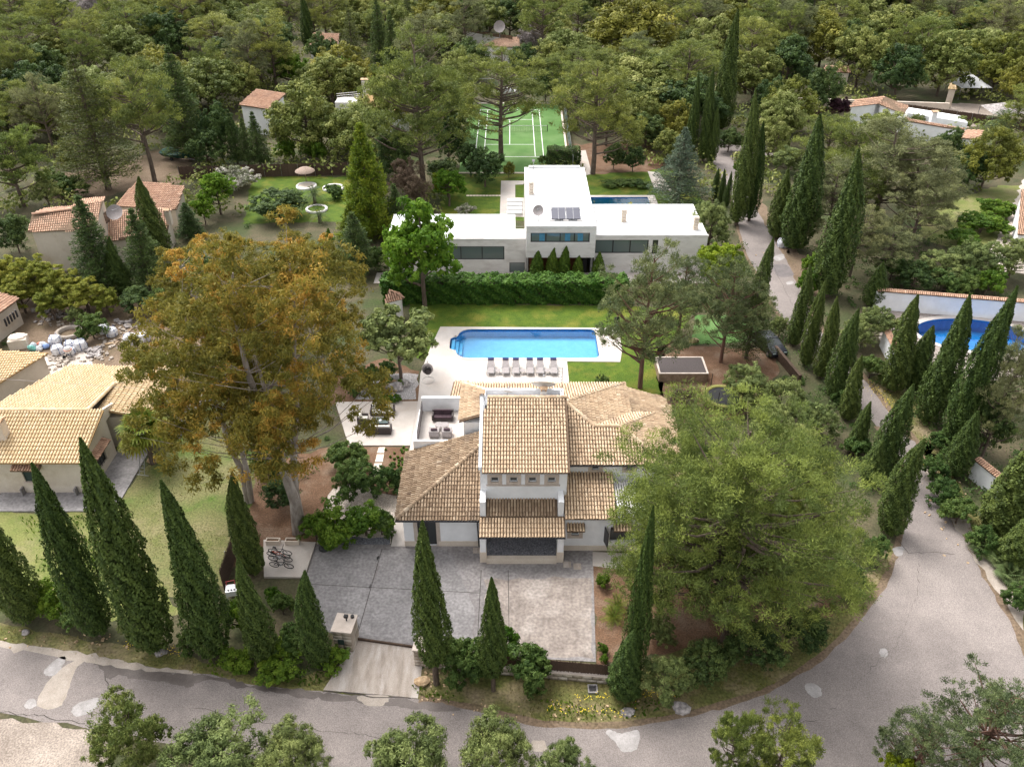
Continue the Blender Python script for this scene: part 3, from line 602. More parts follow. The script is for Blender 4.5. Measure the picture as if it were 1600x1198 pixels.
# ================================================================== the villa
V_ = thing('villa', 'white villa with stepped tan tiled roofs in the middle, before the blue pool', 'house', (0.8, 48, 0))
wb = MB()
wl0, wl1 = (-7.85, 43.85), (-2.2, 43.85); dL = (1.0, 2.35, .06, 2.45)
wall(wb, wl0, wl1, 0, 3.12, [dL]); wall(wb, (-7.85, 51.1), (-7.85, 44.1), 0, 3.12)
wb.bb(-7.7, -4.0, 51.1, 56.3, 0, 3.4)                                  # storey under the roof terrace
tw0, tw1 = (-2.25, 44.75), (3.9, 44.75)
uw = [AT(px, 748, 44.75).x + 2.25 for px in (773, 802.5, 832, 862)]
tow = [(u - .28, u + .28, 5.42, 5.86) for u in uw]
wall(wb, tw0, tw1, 3.0, 6.66, tow)
wb.bb(-2.25, -2.0, 45.0, 50.3, 3.0, 6.66).bb(3.65, 3.9, 45.0, 50.3, 3.0, 6.66)
for x0 in (-2.25, 3.65): wb.add([(x0, 45, 6.66), (x0, 50.3, 8.6), (x0, 50.3, 6.66), (x0 + .25, 45, 6.66), (x0 + .25, 50.3, 8.6), (x0 + .25, 50.3, 6.66)], [(0, 2, 1), (3, 4, 5), (0, 1, 4, 3)])
wb.bb(-2.25, 3.9, 50.3, 51.9, 5.0, 8.12)                               # flat top behind the tower ridge
wb.bb(-2.0, 3.9, 51.65, 51.9, 8.12, 8.55).bb(-2.25, -2.0, 50.3, 51.9, 8.12, 8.55).bb(3.65, 3.9, 50.35, 51.64, 8.12, 8.5)
wb.bb(-2.27, -1.85, 42.2, 42.62, 0, 2.62).bb(3.22, 3.66, 42.2, 42.62, 0, 2.62)      # porch columns
wb.bb(-2.27, -1.87, 43.5, 44.74, 0, 4.62).bb(3.26, 3.66, 43.5, 44.74, 0, 4.62)
wb.bb(-1.86, 3.25, 44.5, 44.74, 0, 3.5)                                # porch back wall
rw0, rw1 = (3.72, 43.4), (11.2, 43.4); rh = [(.55, 1.1, 1.55, 2.25), (3.35, 5.0, 1.0, 2.35)]
wall(wb, rw0, rw1, 0, 3.5, rh)
uw0, uw1 = (3.95, 46.6), (10.9, 46.6); x1_ = AT(930, 738, 46.6).x - 3.95; x2_ = AT(983, 738, 46.6).x - 3.95
uh = [(x1_ - .27, x1_ + .27, 4.98, 5.45), (x2_ - .27, x2_ + .27, 4.98, 5.45)]
wall(wb, uw0, uw1, 3.4, 5.68, uh); wb.bb(3.95, 9.0, 46.86, 56.5, 0, 5.6).bb(9.0, 10.9, 46.86, 52.3, 0, 5.6).bb(-3.75, 3.9, 51.95, 56.5, 0, 5.6).bb(-3.75, -2.3, 51.5, 51.94, 0, 5.6)
wb.bb(9.01, 13.1, 44, 58.0, 0, 2.9)
wb.build('wall', M['white'], V_)
for q in ((-7.88, -6.98, 43.81), (-5.35, -2.28, 43.81), (3.68, 11.2, 43.36)): MB().bb(q[0], q[1], q[2], q[2] + .035, 0, .52).build('plinth', M['cream'], V_)   # set proud of the wall
for q in ((-2.3, -1.82), (3.19, 3.69)): MB().bb(q[0], q[1], 42.17, 42.65, 0, 1.05).build('column_base', M['cream'], V_)
MB().bb(-1.82, 3.19, 42.05, 42.5, 0, .42).build('porch_step', M['cream'], V_)
MB().bb(-1.84, 3.22, 42.505, 44.49, 0, .40).build('porch_floor', M['graveld'], V_)
for h in tow: window(V_, tw0, tw1, h, 1, .05, .1, 'framew', surround=.24)
sb_ = MB(); obar(sb_, tw0, tw1, uw[0] - .6, uw[3] + .6, 5.10, 5.175, 0, .09); sb_.build('string_course', M['stone'], V_)
w1_ = window(V_, rw0, rw1, rh[0], 1, .05, .12, 'framew', surround=.28); window(V_, uw0, uw1, uh[0], 1, .05, .1, 'framew', surround=.26); window(V_, uw0, uw1, uh[1], 1, .05, .1, 'framew', surround=.26)
w2_ = window(V_, rw0, rw1, rh[1], 2, .07, .12, 'frame', surround=.0)
MB().box((6.75, 43.02, 1.68), (.06, .75, 1.4), .25).build('shutter', M['frame'], w2_)
d_ = window(V_, wl0, wl1, dL, 2, .08, .14, 'frame', surround=.28, name='door')
for u in (.82, 4.15): roof(V_, [(3.72 + u - .65, 42.8, 2.52), (3.72 + u + .65, 42.8, 2.52), (3.72 + u + .65, 43.38, 2.72), (3.72 + u - .65, 43.38, 2.72)], 'tile', name='window_canopy')
# roofs
EZ = 3.05
r1 = roof(V_, [(-8.3, 43.35, EZ), (-2.3, 43.35, EZ), (-2.3, 49.35, EZ + 2.07)], 'tiled'); ridge(r1, (-8.25, 43.4, EZ + .05), (-2.3, 49.35, EZ + 2.1), 'tiled')
r2 = roof(V_, [(-8.3, 43.35, EZ), (-2.3, 49.35, EZ + 2.07), (-2.3, 51.08, EZ + 2.07), (-8.3, 51.08, EZ)], 'tiled')
roof(V_, [(-2.32, 42.02, 2.72), (3.74, 42.02, 2.72), (3.74, 43.49, 3.31), (-2.32, 43.49, 3.31)], 'tile', single=150)
roof(V_, [(-1.84, 43.50, 3.315), (3.23, 43.50, 3.315), (3.23, 44.73, 3.81), (-1.84, 44.73, 3.81)], 'tiled', single=120)
rt = roof(V_, [(-2.1, 44.25, 6.68), (4.05, 44.25, 6.68), (4.05, 50.3, 8.80), (-1.8, 50.3, 8.80), (-1.8, 49.2, 8.415), (-2.1, 49.2, 8.415)], 'tile', single=300); ridge(rt, (-1.8, 50.32, 8.8), (4.05, 50.32, 8.8))
MB().add([(-2.34, 44.6, 6.9), (-2.12, 44.6, 6.9), (-2.12, 50.3, 8.9), (-2.34, 50.3, 8.9), (-2.34, 44.6, 6.6), (-2.12, 44.6, 6.6), (-2.12, 50.3, 8.6), (-2.34, 50.3, 8.6)], [(0, 1, 2, 3), (0, 4, 5, 1), (1, 5, 6, 2), (3, 2, 6, 7), (0, 3, 7, 4)]).build('rake_wall', M['white'], V_)
roof(V_, [(3.72, 43.02, 3.5), (7.35, 43.02, 3.5), (7.35, 46.58, 4.74), (3.72, 46.58, 4.74)], 'tile')
A, B_, C_, D_, E_, F_ = (4.05, 51.55, 7.54), (6.15, 49.45, 6.80), (8.05, 49.45, 6.80), (11.2, 52.6, 5.70), (9.3, 56.8, 5.70), (9.3, 52.6, 5.70)
FR = (11.2, 46.3, 5.70)
r3 = roof(V_, [(4.0, 46.3, 5.7), FR, C_, B_, A, (4.0, 51.55, 7.54)], 'tile'); r4 = roof(V_, [F_, E_, A, B_], 'tile'); r5 = roof(V_, [E_, (-4.1, 56.8, 5.7), (1.15, 51.55, 7.54), A], 'tile')
r6 = roof(V_, [(-4.1, 51.5, 5.7), (1.12, 51.5, 7.53), (-4.1, 56.8, 5.7)], 'tile'); r7 = roof(V_, [B_, C_, D_, F_], 'tile'); r8 = roof(V_, [C_, FR, D_], 'tile')
for a, b, rr in ((A, B_, r3), (B_, C_, r3), (C_, FR, r3), (C_, D_, r7), (A, E_, r4), ((1.15, 51.55, 7.54), A, r5), ((-4.1, 56.8, 5.7), (1.15, 51.55, 7.54), r6)): ridge(rr, a, b)
roof(V_, [(13.5, 44, 2.95), (13.5, 57.0, 2.95), (13.2, 58.4, 3.05), (9.05, 58.4, 4.45), (9.05, 52.65, 4.45), (11.0, 52.65, 3.79), (11.0, 44, 3.79)], 'tile')
roof(V_, [(-5.2, 61.2, 2.9), (-3.8, 61.2, 2.9), (-3.8, 56.85, 4.3), (-5.2, 56.85, 4.3)], 'tile')
MB().bb(-5.0, -3.75, 56.5, 61.0, 0, 2.8).bb(-3.7, 9.0, 56.51, 57.0, 0, 3).build('rear_wall', M['white'], V_)
# gutters and downpipe
g_ = MB(); g_.tube((-8.3, 43.28, 3.0), (-2.3, 43.28, 3.0), .07, n=8).tube((-2.3, 41.95, 2.66), (3.74, 41.95, 2.66), .06, n=8).tube((3.9, 46.22, 5.64), (11.2, 46.22, 5.64), .06, n=8)
g_.path([(-2.42, 43.28, 3.0), (-2.5, 43.6, 2.6), (-2.5, 43.72, 2.4), (-2.42, 43.72, 0.1)], .05).build('gutter', M['frame'], V_)
# roof terrace
MB().bb(-7.7, -3.72, 51.32, 56.0, 3.402, 3.44).build('terrace_floor', M['deck'], V_)
MB().bb(-7.72, -3.62, 51.1, 51.3, 3.05, 4.1).bb(-7.72, -7.52, 51.31, 56.0, 3.05, 3.62).bb(-7.5, -4.1, 56.02, 56.3, 3.402, 4.75).bb(-3.9, -3.7, 54.0, 56.0, 3.45, 3.8).build('terrace_parapet', M['white'], V_)
rl = MB()
for y in np.linspace(51.6, 55.9, 8): rl.bb(-7.47, -7.43, y - .02, y + .02, 3.44, 4.5)
rl.bb(-7.48, -7.42, 51.58, 55.92, 4.5, 4.54).bb(-7.48, -7.42, 51.58, 55.92, 3.55, 3.58).build('railing', M['frame'], V_)
MB().bb(-7.46, -7.44, 51.62, 55.88, 3.6, 4.49).build('railing_screen', M['mesh'], V_)
MB().bb(-3.68, -3.65, 51.32, 53.9, 3.44, 4.45).build('side_screen', M['frame'], V_)
chimney(V_, -2.22, 50.65, 8.0, 8.95, .38, .5); chimney(V_, 2.35, 50.75, 8.1, 9.15, .45, .35)
dish(V_, (2.35, 51.3, 9.05), .95, (0.05, .75, .8)); dish(V_, (-.35, 51.1, 8.7), .42, (.2, .6, .7))
MB().tube((3.72, 51.2, 8.1), (3.72, 51.2, 10.9), .025, n=6).build('antenna', M['metal'], V_)
an = MB()
for i, zz in enumerate((10.8, 10.55, 10.3, 10.05, 9.8)): an.tube((3.3 + .03 * i, 51.2, zz), (3.72, 51.2, zz), .012, n=4)
an.build('antenna_element', M['metal'], V_)
# slatted pergola on the right front
pg = thing('pergola', 'white slatted pergola roof half hidden under the large pine beside the villa', 'pergola', (9.2, 44.8, 0))
for x in (7.6, 11.1):
    for y in (43.15, 46.2): MB().bb(x - .07, x + .07, y - .07, y + .07, 3.502 if y < 44 else 0, 3.9).build('post', M['white'], pg)
for y in (43.15, 46.2): MB().bb(7.4, 11.4, y - .05, y + .05, 3.9, 4.02).build('beam', M['white'], pg)
for i in range(22): MB().bb(7.45 + .18 * i, 7.56 + .18 * i, 43.0, 46.4, 4.022, 4.07).build('slat', M['offwhite'], pg)

M['roofstain'] = surf('roof_stain', L(.40, .39, .375), L(.56, .55, .54), 3, rough=.8)
# ================================================================== white flat-roofed house
W_ = thing('modern_house', 'white flat-roofed modern house with long dark window bands behind the hedge', 'house', (4, 95, 0))
FY = 88.6; b = MB()
lf0, lf1 = (-14.5, FY), (1.62, FY)
def hole(p0, px0, px1, py0, py1, y): a = AT(px0, py1, y); c = AT(px1, py0, y); return (a.x - p0[0], c.x - p0[0], max(a.z, .06), c.z)
hl = [hole(lf0, 686, 788, 385, 406, FY), hole(lf0, 796, 820, 410, 432, FY)]
wall(b, lf0, lf1, 0, 4.2, hl); wall(b, (-14.5, 96), (-14.5, FY + .25), 0, 4.2); b.bb(-14.25, 0.4, 95.75, 96, 0, 4.2).bb(.15, .4, 91.2, 95.74, 0, 4.2)
rf0, rf1 = (9.6, FY), (22.6, FY); hr = [hole(rf0, 929, 1014, 375, 396, FY), hole(rf0, 1018, 1029, 375, 397, FY)]
hr[0] = (.02, hr[0][1], hr[0][2], hr[0][3])
wall(b, rf0, rf1, 0, 4.62, hr); wall(b, (22.6, FY + .25), (22.6, 98.2), 0, 4.62); b.bb(9.6, 22.6, 97.95, 98.2, 0, 4.62)
cy = 87.0; cf0, cf1 = (1.62, cy), (9.5, cy); hc = [hole(cf0, 829, 922, 364, 379, cy)]
wall(b, cf0, cf1, 2.75, 6.42, hc); wall(b, (1.62, 106.5), (1.62, cy + .25), 2.75, 6.42); wall(b, (9.5, cy + .25), (9.5, 106.5), 2.75, 6.42); b.bb(1.62, 9.5, 106.25, 106.5, 0, 6.42); b.bb(1.9, 9.2, cy + .3, 90.0, 2.75, 2.95)
b.bb(1.63, 1.9, FY + .26, 106.2, 0, 2.74).bb(9.25, 9.49, FY + .26, 106.2, 0, 2.74)
b.build('wall', M['offwhite'], W_)
lr = plate('roof', [(-14.5, FY), (1.6, FY), (1.6, 91.5), (.4, 91.5), (.4, 96), (-14.5, 96)], 4.2, 4.32, M['whiteroof']); lr.parent = W_; lr.location = (-4, -95, 0); del lr['kind']
for nm, q, z in (('roof', (9.52, 22.6, FY, 98.2), 4.62), ('roof', (1.62, 9.5, cy, 106.5), 6.42)): MB().bb(*q, z, z + .12).build(nm, M['whiteroof'], W_)
k = MB(); k.bb(1.62, 1.85, cy + .3, 106.2, 6.541, 6.66).bb(9.3, 9.5, cy + .3, 106.2, 6.541, 6.62).bb(2.2, 8.9, 106.0, 106.5, 6.541, 6.8).bb(9.7, 22.0, 96.9, 97.05, 4.741, 4.8); k.build('roof_upstand', M['whiteroof'], W_)
for q, z in (((-14.4, 1.5, 92.2, 92.24), 4.322), ((9.9, 22.4, 93.0, 93.04), 4.742), ((14.0, 14.04, 88.8, 96.8), 4.743), ((-7.0, -6.96, 88.7, 95.9), 4.323), ((1.9, 9.3, 95.0, 95.04), 6.542), ((5.5, 5.54, 87.3, 105.9), 6.543)): MB().bb(*q, z - .002, z + .008).build('roof_seam', M['mesh'], W_)
rgs = random.Random(31)
for k in range(9):
    x, y = rgs.uniform(3, 8.6), rgs.uniform(92, 104.5); sm = sheet_mesh('roof_stain', wob(ell(x, y, rgs.uniform(.2, .9), rgs.uniform(.15, .5), 14), .06, .2, k), 6.5475, M['roofstain']); link('roof_stain', sm, W_, True)
MB().bb(-14.54, 1.58, FY - .04, FY + .2, 4.321, 4.40).bb(9.56, 22.64, FY - .04, FY + .2, 4.741, 4.82).bb(1.6, 9.54, cy - .04, cy + .2, 6.541, 6.62).build('parapet_cap', M['offwhite'], W_)
window(W_, lf0, lf1, hl[0], 3, .1, .12, 'frame', 'glassb'); window(W_, lf0, lf1, hl[1], 1, .08, .12, 'frame', 'glassb', name='door')
window(W_, rf0, rf1, hr[0], 3, .12, .1, 'frame', 'glassb'); window(W_, rf0, rf1, hr[1], 1, .08, .1, 'frame', 'glassd'); wc = window(W_, cf0, cf1, hc[0], 4, .12, .12, 'frame', 'glassb')
M['bluecurtain'] = plain('blue_curtain', L(.07, .24, .38), .8)
for px in (847, 887, 907): a = AT(px, 371, cy); MB().bb(a.x - .3, a.x + .3, cy + .135, cy + .139, hc[0][2] + .13, hc[0][3] - .13).build('curtain', M['bluecurtain'], wc)
e_ = MB().bb(1.95, 7.2, 89.2, 89.3, .05, 2.74); e_.build('entrance_panel', M['brownwood'], W_); MB().bb(7.22, 8.3, 89.18, 89.28, .05, 2.74).build('entrance_door', M['brownwood'], W_); MB().bb(8.32, 8.8, 88.7, 89.2, .05, 2.74).build('entrance_pillar', M['frame'], W_)
for i, px in enumerate((974, 1086)):
    q = G(px, 358 if i else 346, 4.75); c_ = MB()
    for j in range(5): c_.bb(q.x - .3, q.x + .3, q.y - .3, q.y + .3, 4.742 + j * .34, 4.742 + j * .34 + .2)
    c_.bb(q.x - .22, q.x + .22, q.y - .22, q.y + .22, 4.741, 6.2); c_.build('roof_vent', M['cream'], W_)
q = G(830, 303, 6.55); c_ = MB()
for j in range(5): c_.bb(q.x - .3, q.x + .3, q.y - .3, q.y + .3, 6.542 + j * .34, 6.542 + j * .34 + .2)
c_.bb(q.x - .2, q.x + .2, q.y - .2, q.y + .2, 6.541, 8.0).build('roof_vent', M['cream'], W_)
q = G(884, 343, 6.55); tl = Matrix.Rotation(R(20), 3, 'X'); M['solar'] = glass('solar_glass', L(.05, .05, .075), .15)
for sx in (-.85, .85):
    sp = MB().box((q.x + sx, q.y + .5, 7.1), (1.66, 1.9, .08), 0, tl).build('solar_panel', M['solar'], W_); fr_ = MB()
    for ii in range(3): fr_.box(Vector((q.x + sx - .8 + .8 * ii, q.y + .5, 7.1)) + tl @ Vector((0, 0, .045)), (.03, 2.0, .02), 0, tl)
    fr_.build('panel_frame', M['metal'], sp)
for sx in (-1.6, 0, 1.6): MB().bb(q.x + sx - .3, q.x + sx + .3, q.y - .5, q.y - .2, 6.541, 6.72).bb(q.x + sx - .03, q.x + sx + .03, q.y + 1.1, q.y + 1.2, 6.541, 7.8).build('panel_block', M['offwhite'], W_)
q = G(841, 347, 6.55); dish(W_, (q.x, q.y, 7.9), .62, (-.2, -.8, .55), 'mesh'); MB().tube((q.x, q.y + .1, 6.541), (q.x, q.y + .1, 8.1), .05).build('dish_mast', M['metal'], W_)
q = G(833, 285, 6.55); MB().tube((q.x, q.y, 6.541), (q.x, q.y, 9.4), .04).box((q.x, q.y, 9.35), (.35, .1, .25)).tube((q.x - .5, q.y, 7.3), (q.x + .6, q.y, 7.5), .02).build('antenna', M['metal'], W_)

# ================================================================== farmhouse on the left
H_ = thing('farmhouse', 'cream farmhouse with bright yellow tiled roofs behind the cypress row on the left', 'house', (-36, 55, 0))
b = MB(); ff0, ff1 = (-41.5, 49.65), (-33.3, 49.65); q0 = AT(33, 736, 49.65); hf = [(q0.x + 41.5, q0.x + 41.5 + 1.35, 1.2, 2.65)]
wall(b, ff0, ff1, 0, 3.45, hf); gs0, gs1 = (-33.3, 49.9), (-33.3, 54.6); hg = [(1.0, 3.2, .75, 2.35)]
wall(b, gs0, gs1, 0, 3.45, hg); b.add([(-33.3, 49.65, 3.45), (-33.3, 54.1, 4.75), (-33.3, 58, 3.45), (-33.55, 49.65, 3.45), (-33.55, 54.1, 4.75), (-33.55, 58, 3.45)], [(0, 2, 1), (3, 4, 5), (0, 1, 4, 3), (1, 2, 5, 4)])
b.bb(-40.8, -33.56, 58.0, 63.0, 0, 3.1).bb(-34.2, -32.4, 55.6, 62.4, 0, 3.1).bb(-40.9, -40.6, 49.91, 63, 0, 3.2); b.build('wall', M['creamwall'], H_)
wf = window(H_, ff0, ff1, hf[0], 2, .07, .1, 'shutter', 'shutter', sill=True); wg = window(H_, gs0, gs1, hg[0], 2, .08, .16, 'frame', 'glassd', bars=6)
for x in (-38.6, -37.1, -34.4): MB().bb(x - .06, x + .06, 49.2, 49.64, .101, .75).build('buttress', M['concrete_a'], H_)
roof(H_, [(q0.x - .45, 49.1, 2.78), (q0.x + 1.8, 49.1, 2.78), (q0.x + 1.8, 49.63, 2.98), (q0.x - .45, 49.63, 2.98)], 'tilep', name='window_canopy')
roof(H_, [(-32.7, 50.7, 2.5), (-32.7, 53.4, 2.5), (-33.28, 53.4, 2.75), (-33.28, 50.7, 2.75)], 'tilep', name='window_canopy')
fr1 = roof(H_, [(-42.5, 49.25, 3.42), (-33.0, 49.25, 3.42), (-32.9, 54.1, 4.9), (-42.5, 54.1, 4.9)], 'tiley', 'undery', .25, .40, single=300); ridge(fr1, (-42.4, 54.12, 4.9), (-34.2, 54.12, 4.9), 'tiley')
fr2 = roof(H_, [(-42.5, 54.1, 4.9), (-34.2, 54.1, 4.9), (-34.2, 59.0, 4.02), (-30.5, 62.9, 3.3), (-40.3, 63.4, 3.22)], 'tiley', 'undery', .25, .40)
fr3 = roof(H_, [(-30.2, 55.4, 3.15), (-30.4, 62.8, 3.18), (-34.2, 59.0, 4.05), (-34.2, 55.4, 4.05)], 'tiley', 'undery', .25, .40); ridge(fr3, (-30.45, 62.85, 3.25), (-34.2, 59.0, 4.08), 'tiley'); ridge(fr3, (-34.2, 59.0, 4.15), (-34.2, 54.2, 4.85), 'tiley')
chimney(H_, -40.1, 51.6, 4.0, 5.6, 1.1, .8, 'creamwall')
for y in (56.2, 59.3, 62.0): MB().bb(-30.75, -30.5, y - .12, y + .12, 0, 3.05).build('porch_post', M['darkwood'], H_)
MB().bb(-32.38, -32.3, 57.2, 59.2, .1, 2.3).build('door', M['darkwood'], H_)

def px_house(name, label, loc_px, roofs, wallmat='white', mat='tilep', under='undertile', inset=.3, wins=(), ridges=(), col=.24, row=.40):
    c = G(*loc_px); t = thing(name, label, 'house', (c.x, c.y, 0)); base = None; wm = MB()
    for rp in roofs:
        P = [G(*p) for p in rp]; rb = roof(t, P, mat, under, col, row); base = base or rb
        cx = sum(p.x for p in P) / len(P); cy = sum(p.y for p in P) / len(P)
        Q = []
        for p in P:
            d = Vector((cx - p.x, cy - p.y)); f = min(inset * 1.4, d.length * .3) / d.length; Q.append(Vector((p.x + d.x * f, p.y + d.y * f, p.z - .16)))
        n = len(Q); wm.add([(p.x, p.y, 0) for p in Q] + Q, [tuple(range(n)), tuple(range(n, 2 * n))] + [(i, (i + 1) % n, n + (i + 1) % n, n + i) for i in range(n)])
    wm.build('wall', M[wallmat], t)
    for a, b in ridges: ridge(base, G(*a), G(*b), mat)
    return t
M['wall_l'] = M['creamwall']
hd = px_house('farm_annex', 'low cream annex with yellow tiled roof left of the farmhouse', (40, 600), [[(-60, 545, 3.2), (75, 551, 3.2), (0, 598, 2.9), (-60, 640, 2.8)]], 'creamwall', 'tiley', 'undery')
hs_ = px_house('garden_shed', 'small cream shed with a slotted side wall at the left edge', (5, 500), [[(-60, 440, 3.4), (30, 466, 2.9), (-5, 492, 2.9), (-60, 530, 2.9)]], 'creamwall', 'tilep')
a = G(38, 514); b_ = G(0, 546)
for i in range(5): 
    c = AT(7 + 4.2 * i, 504 - 3.6 * i, (a.y + b_.y) / 2 + .2 + i * .28); MB().box((c.x + .12, c.y, c.z), (.12, .22, .8), .2).build('slot_vent', M['frame'], hs_)
hd = px_house('country_house', 'two-storey cream house with pink tiled roofs at the upper left', (120, 400), [
    [(43, 362, 5.2), (122, 359, 5.2), (112, 327, 6.3), (50, 335, 6.3)], [(50, 335, 6.3), (112, 327, 6.3), (118, 322, 5.8), (68, 326, 5.8)],
    [(118, 356, 5.9), (148, 357, 5.9), (160, 315, 7.2), (115, 322, 7.2)], [(115, 322, 7.2), (160, 315, 7.2), (165, 308, 6.5), (118, 313, 6.5)],
    [(165, 378, 3.0), (262, 362, 3.0), (268, 326, 4.4), (172, 333, 4.4)], [(180, 322, 3.4), (276, 327, 3.4), (289, 290, 4.6), (212, 285, 4.6)]], 'creamwall', 'tilep',
    ridges=[((50, 335, 6.35), (112, 327, 6.35))])
q = G(182, 340, 5.0); dish(hd, (q.x, q.y, 5.6), .95, (.1, -.7, .6), 'mesh'); q = G(264, 342, 4.2); chimney(hd, q.x, q.y, 3.5, 5.2, .6, .6, 'creamwall')
q = G(164, 350, 4.2); MB().box((q.x + .35, q.y, 5.0), (.08, 1.0, 1.3), -.1).build('window', M['glassd'], hd); q = AT(185, 390, 92.5); MB().box((q.x, q.y, q.z), (1.0, .1, 1.2)).build('window', M['glassd'], hd)
he = px_house('white_house', 'white house with a single pink tiled slope left of the round oak', (405, 200), [[(373, 164, 4.6), (421, 171, 4.6), (446, 147, 5.4), (400, 140, 5.4)]], 'white', 'tilep')
he = px_house('white_house', 'white house with yellow tiles and a chimney left of the tennis court', (575, 190), [[(558, 163, 4.0), (640, 176, 4.0), (640, 155, 5.0), (590, 143, 5.2), (572, 148, 5.2)]], 'white', 'tiley', 'undery')
q = G(572, 146, 5.0); chimney(he, q.x, q.y, 4.5, 7.2, 1.1, .9, 'offwhite'); a = G(548, 190); MB().bb(a.x - 2.4, a.x + 1.4, a.y - .2, a.y + 3.0, 0, 3.4).build('terrace_block', M['offwhite'], he)
MB().bb(a.x + .4, a.x + .8, a.y - .23, a.y - .19, 2.2, 2.9).build('window', M['glassd'], he)
for i in range(3): MB().tube((a.x - 2.4, a.y + 2, 3.6 + .35 * i), (a.x + 1.6, a.y + 3.0, 3.7 + .35 * i), .05).build('railing', M['offwhite'], he)
hf_ = px_house('white_house', 'white house with orange tiled gable and long low wing at the upper right', (1370, 190), [
    [(1328, 167, 4.4), (1372, 162, 4.4), (1383, 151, 5.0), (1336, 157, 5.0)], [(1372, 162, 4.4), (1412, 178, 4.2), (1421, 166, 4.4), (1383, 151, 5.0)], [(1410, 188, 2.9), (1506, 204, 2.9), (1508, 201, 3.1), (1413, 184, 3.1)], [(1500, 216, 2.8), (1530, 218, 2.6), (1536, 204, 2.8), (1510, 203, 3.0)]], 'white', 'tilep')
q = G(1456, 191, 2.8); chimney(hf_, q.x, q.y, 2.5, 4.4, .8, .8); a = AT(1335, 181, 144); MB().box(a, (1.0, .3, 1.0)).build('window', M['glassd'], hf_)
p0 = G(1412, 200); p1 = G(1505, 216); MB().add([(p0.x, p0.y, 0), (p1.x, p1.y, 0), (p1.x, p1.y, 2.6), (p0.x, p0.y, 2.6), (p0.x + .6, p0.y + 4, 0), (p1.x + .6, p1.y + 4, 0), (p1.x + .6, p1.y + 4, 2.6), (p0.x + .6, p0.y + 4, 2.6)], [(0, 1, 2, 3), (3, 2, 6, 7), (1, 5, 6, 2), (0, 3, 7, 4)]).build('wing_wall', M['white'], hf_)
px_house('tiled_house', 'pink tiled roof peeping out of the far wood behind the tall central pine', (765, 70), [[(722, 52, 4.2), (800, 62, 4.2), (800, 56, 5.0), (728, 48, 5.0)], [(755, 72, 3.6), (812, 74, 3.6), (812, 58, 4.4), (775, 60, 4.4)]], 'offwhite', 'tilep')
q = G(781, 58, 4.5); dd = thing('dish_antenna', 'large grey dish antenna on a mast beside the far pink roof', 'antenna', (q.x, q.y, 0)); dish(dd, (q.x, q.y, 6.6), 1.3, (-.2, -.9, .4), 'mesh'); MB().tube((q.x, q.y + .15, 0), (q.x, q.y + .15, 6.5), .12).build('mast', M['metal'], dd)
px_house('tiled_house', 'house with a pale tiled roof behind the slender far cypress at the top', (505, 75), [[(482, 74, 4.0), (528, 74, 4.0), (530, 53, 5.0), (490, 52, 5.0)]], 'offwhite', 'tilep')
px_house('tiled_house', 'orange hipped roof above the yellow-brown carob at the top right', (1520, 85), [[(1502, 73, 5.0), (1525, 80, 5.0), (1525, 68, 6.2)], [(1525, 80, 5.0), (1540, 73, 5.0), (1525, 68, 6.2)]], 'white', 'tilep')
px_house('porch_house', 'corner of a house with orange tiles and white columns at the right edge', (1640, 330), [[(1590, 366, 3.0), (1680, 372, 3.0), (1690, 300, 4.2), (1596, 296, 4.0)]], 'white', 'tilep')
px_house('garden_pavilion', 'small square pavilion with pink hipped tiles beside the hedge and the brown eucalyptus', (617, 478), [[(601, 473, 2.6), (631, 466, 2.6), (607, 453, 3.6)], [(631, 466, 2.6), (622, 457, 2.6), (607, 453, 3.6)]], 'offwhite', 'tilep')
px_house('gatehouse', 'small cream gatehouse with tiled top beside the far gravel courtyard at the upper right', (1480, 158), [[(1481, 139, 3.6), (1496, 139, 3.6), (1494, 133, 4.2), (1484, 132, 4.2)]], 'creamwall', 'tiley', 'undery')
px_house('cream_house', 'cream house glimpsed between oaks above the far stone wall at the upper right', (1300, 130), [[(1285, 112, 3.6), (1330, 114, 3.6), (1326, 104, 4.4), (1290, 102, 4.4)]], 'creamwall', 'tilep')
# ================================================================== foliage kit
M['pine'] = fol('pine_needles', L(0.105, 0.13, 0.034), L(0.18, 0.21, 0.048), L(0.29, 0.315, 0.068), .25)
M['pined'] = fol('grey_pine_needles', L(0.115, 0.128, 0.058), L(0.18, 0.195, 0.085), L(0.26, 0.27, 0.115), .25)
M['pineb'] = fol('fresh_pine_needles', L(0.098, 0.132, 0.034), L(0.172, 0.215, 0.05), L(0.3, 0.345, 0.078), .28)
M['oak'] = fol('holm_oak_leaves', L(0.078, 0.104, 0.022), L(0.15, 0.182, 0.04), L(0.3, 0.32, 0.095), .2)
M['oakl'] = fol('pale_oak_leaves', L(0.12, 0.145, 0.034), L(0.22, 0.255, 0.066), L(0.39, 0.405, 0.155), .22)
M['oakd'] = fol('dark_oak_leaves', L(0.034, 0.062, 0.018), L(0.066, 0.108, 0.028), L(0.13, 0.185, 0.05), .18)
M['carob'] = fol('carob_leaves', L(0.11, 0.122, 0.022), L(0.195, 0.205, 0.034), L(0.32, 0.31, 0.058), .22)
M['euc'] = fol('eucalyptus_leaves', L(0.13, 0.13, 0.024), L(0.25, 0.205, 0.034), L(0.52, 0.30, 0.06), .3)
M['cyp'] = fol('cypress_scales', L(0.034, 0.058, 0.012), L(0.062, 0.094, 0.018), L(0.11, 0.152, 0.032), .12)
M['cypg'] = fol('garden_cypress_scales', L(0.045, 0.09, 0.01), L(0.078, 0.14, 0.015), L(0.13, 0.2, 0.025), .15)
M['cedar'] = fol('dark_cedar_needles', L(0.042, 0.058, 0.016), L(0.076, 0.098, 0.024), L(0.13, 0.155, 0.038), .12)
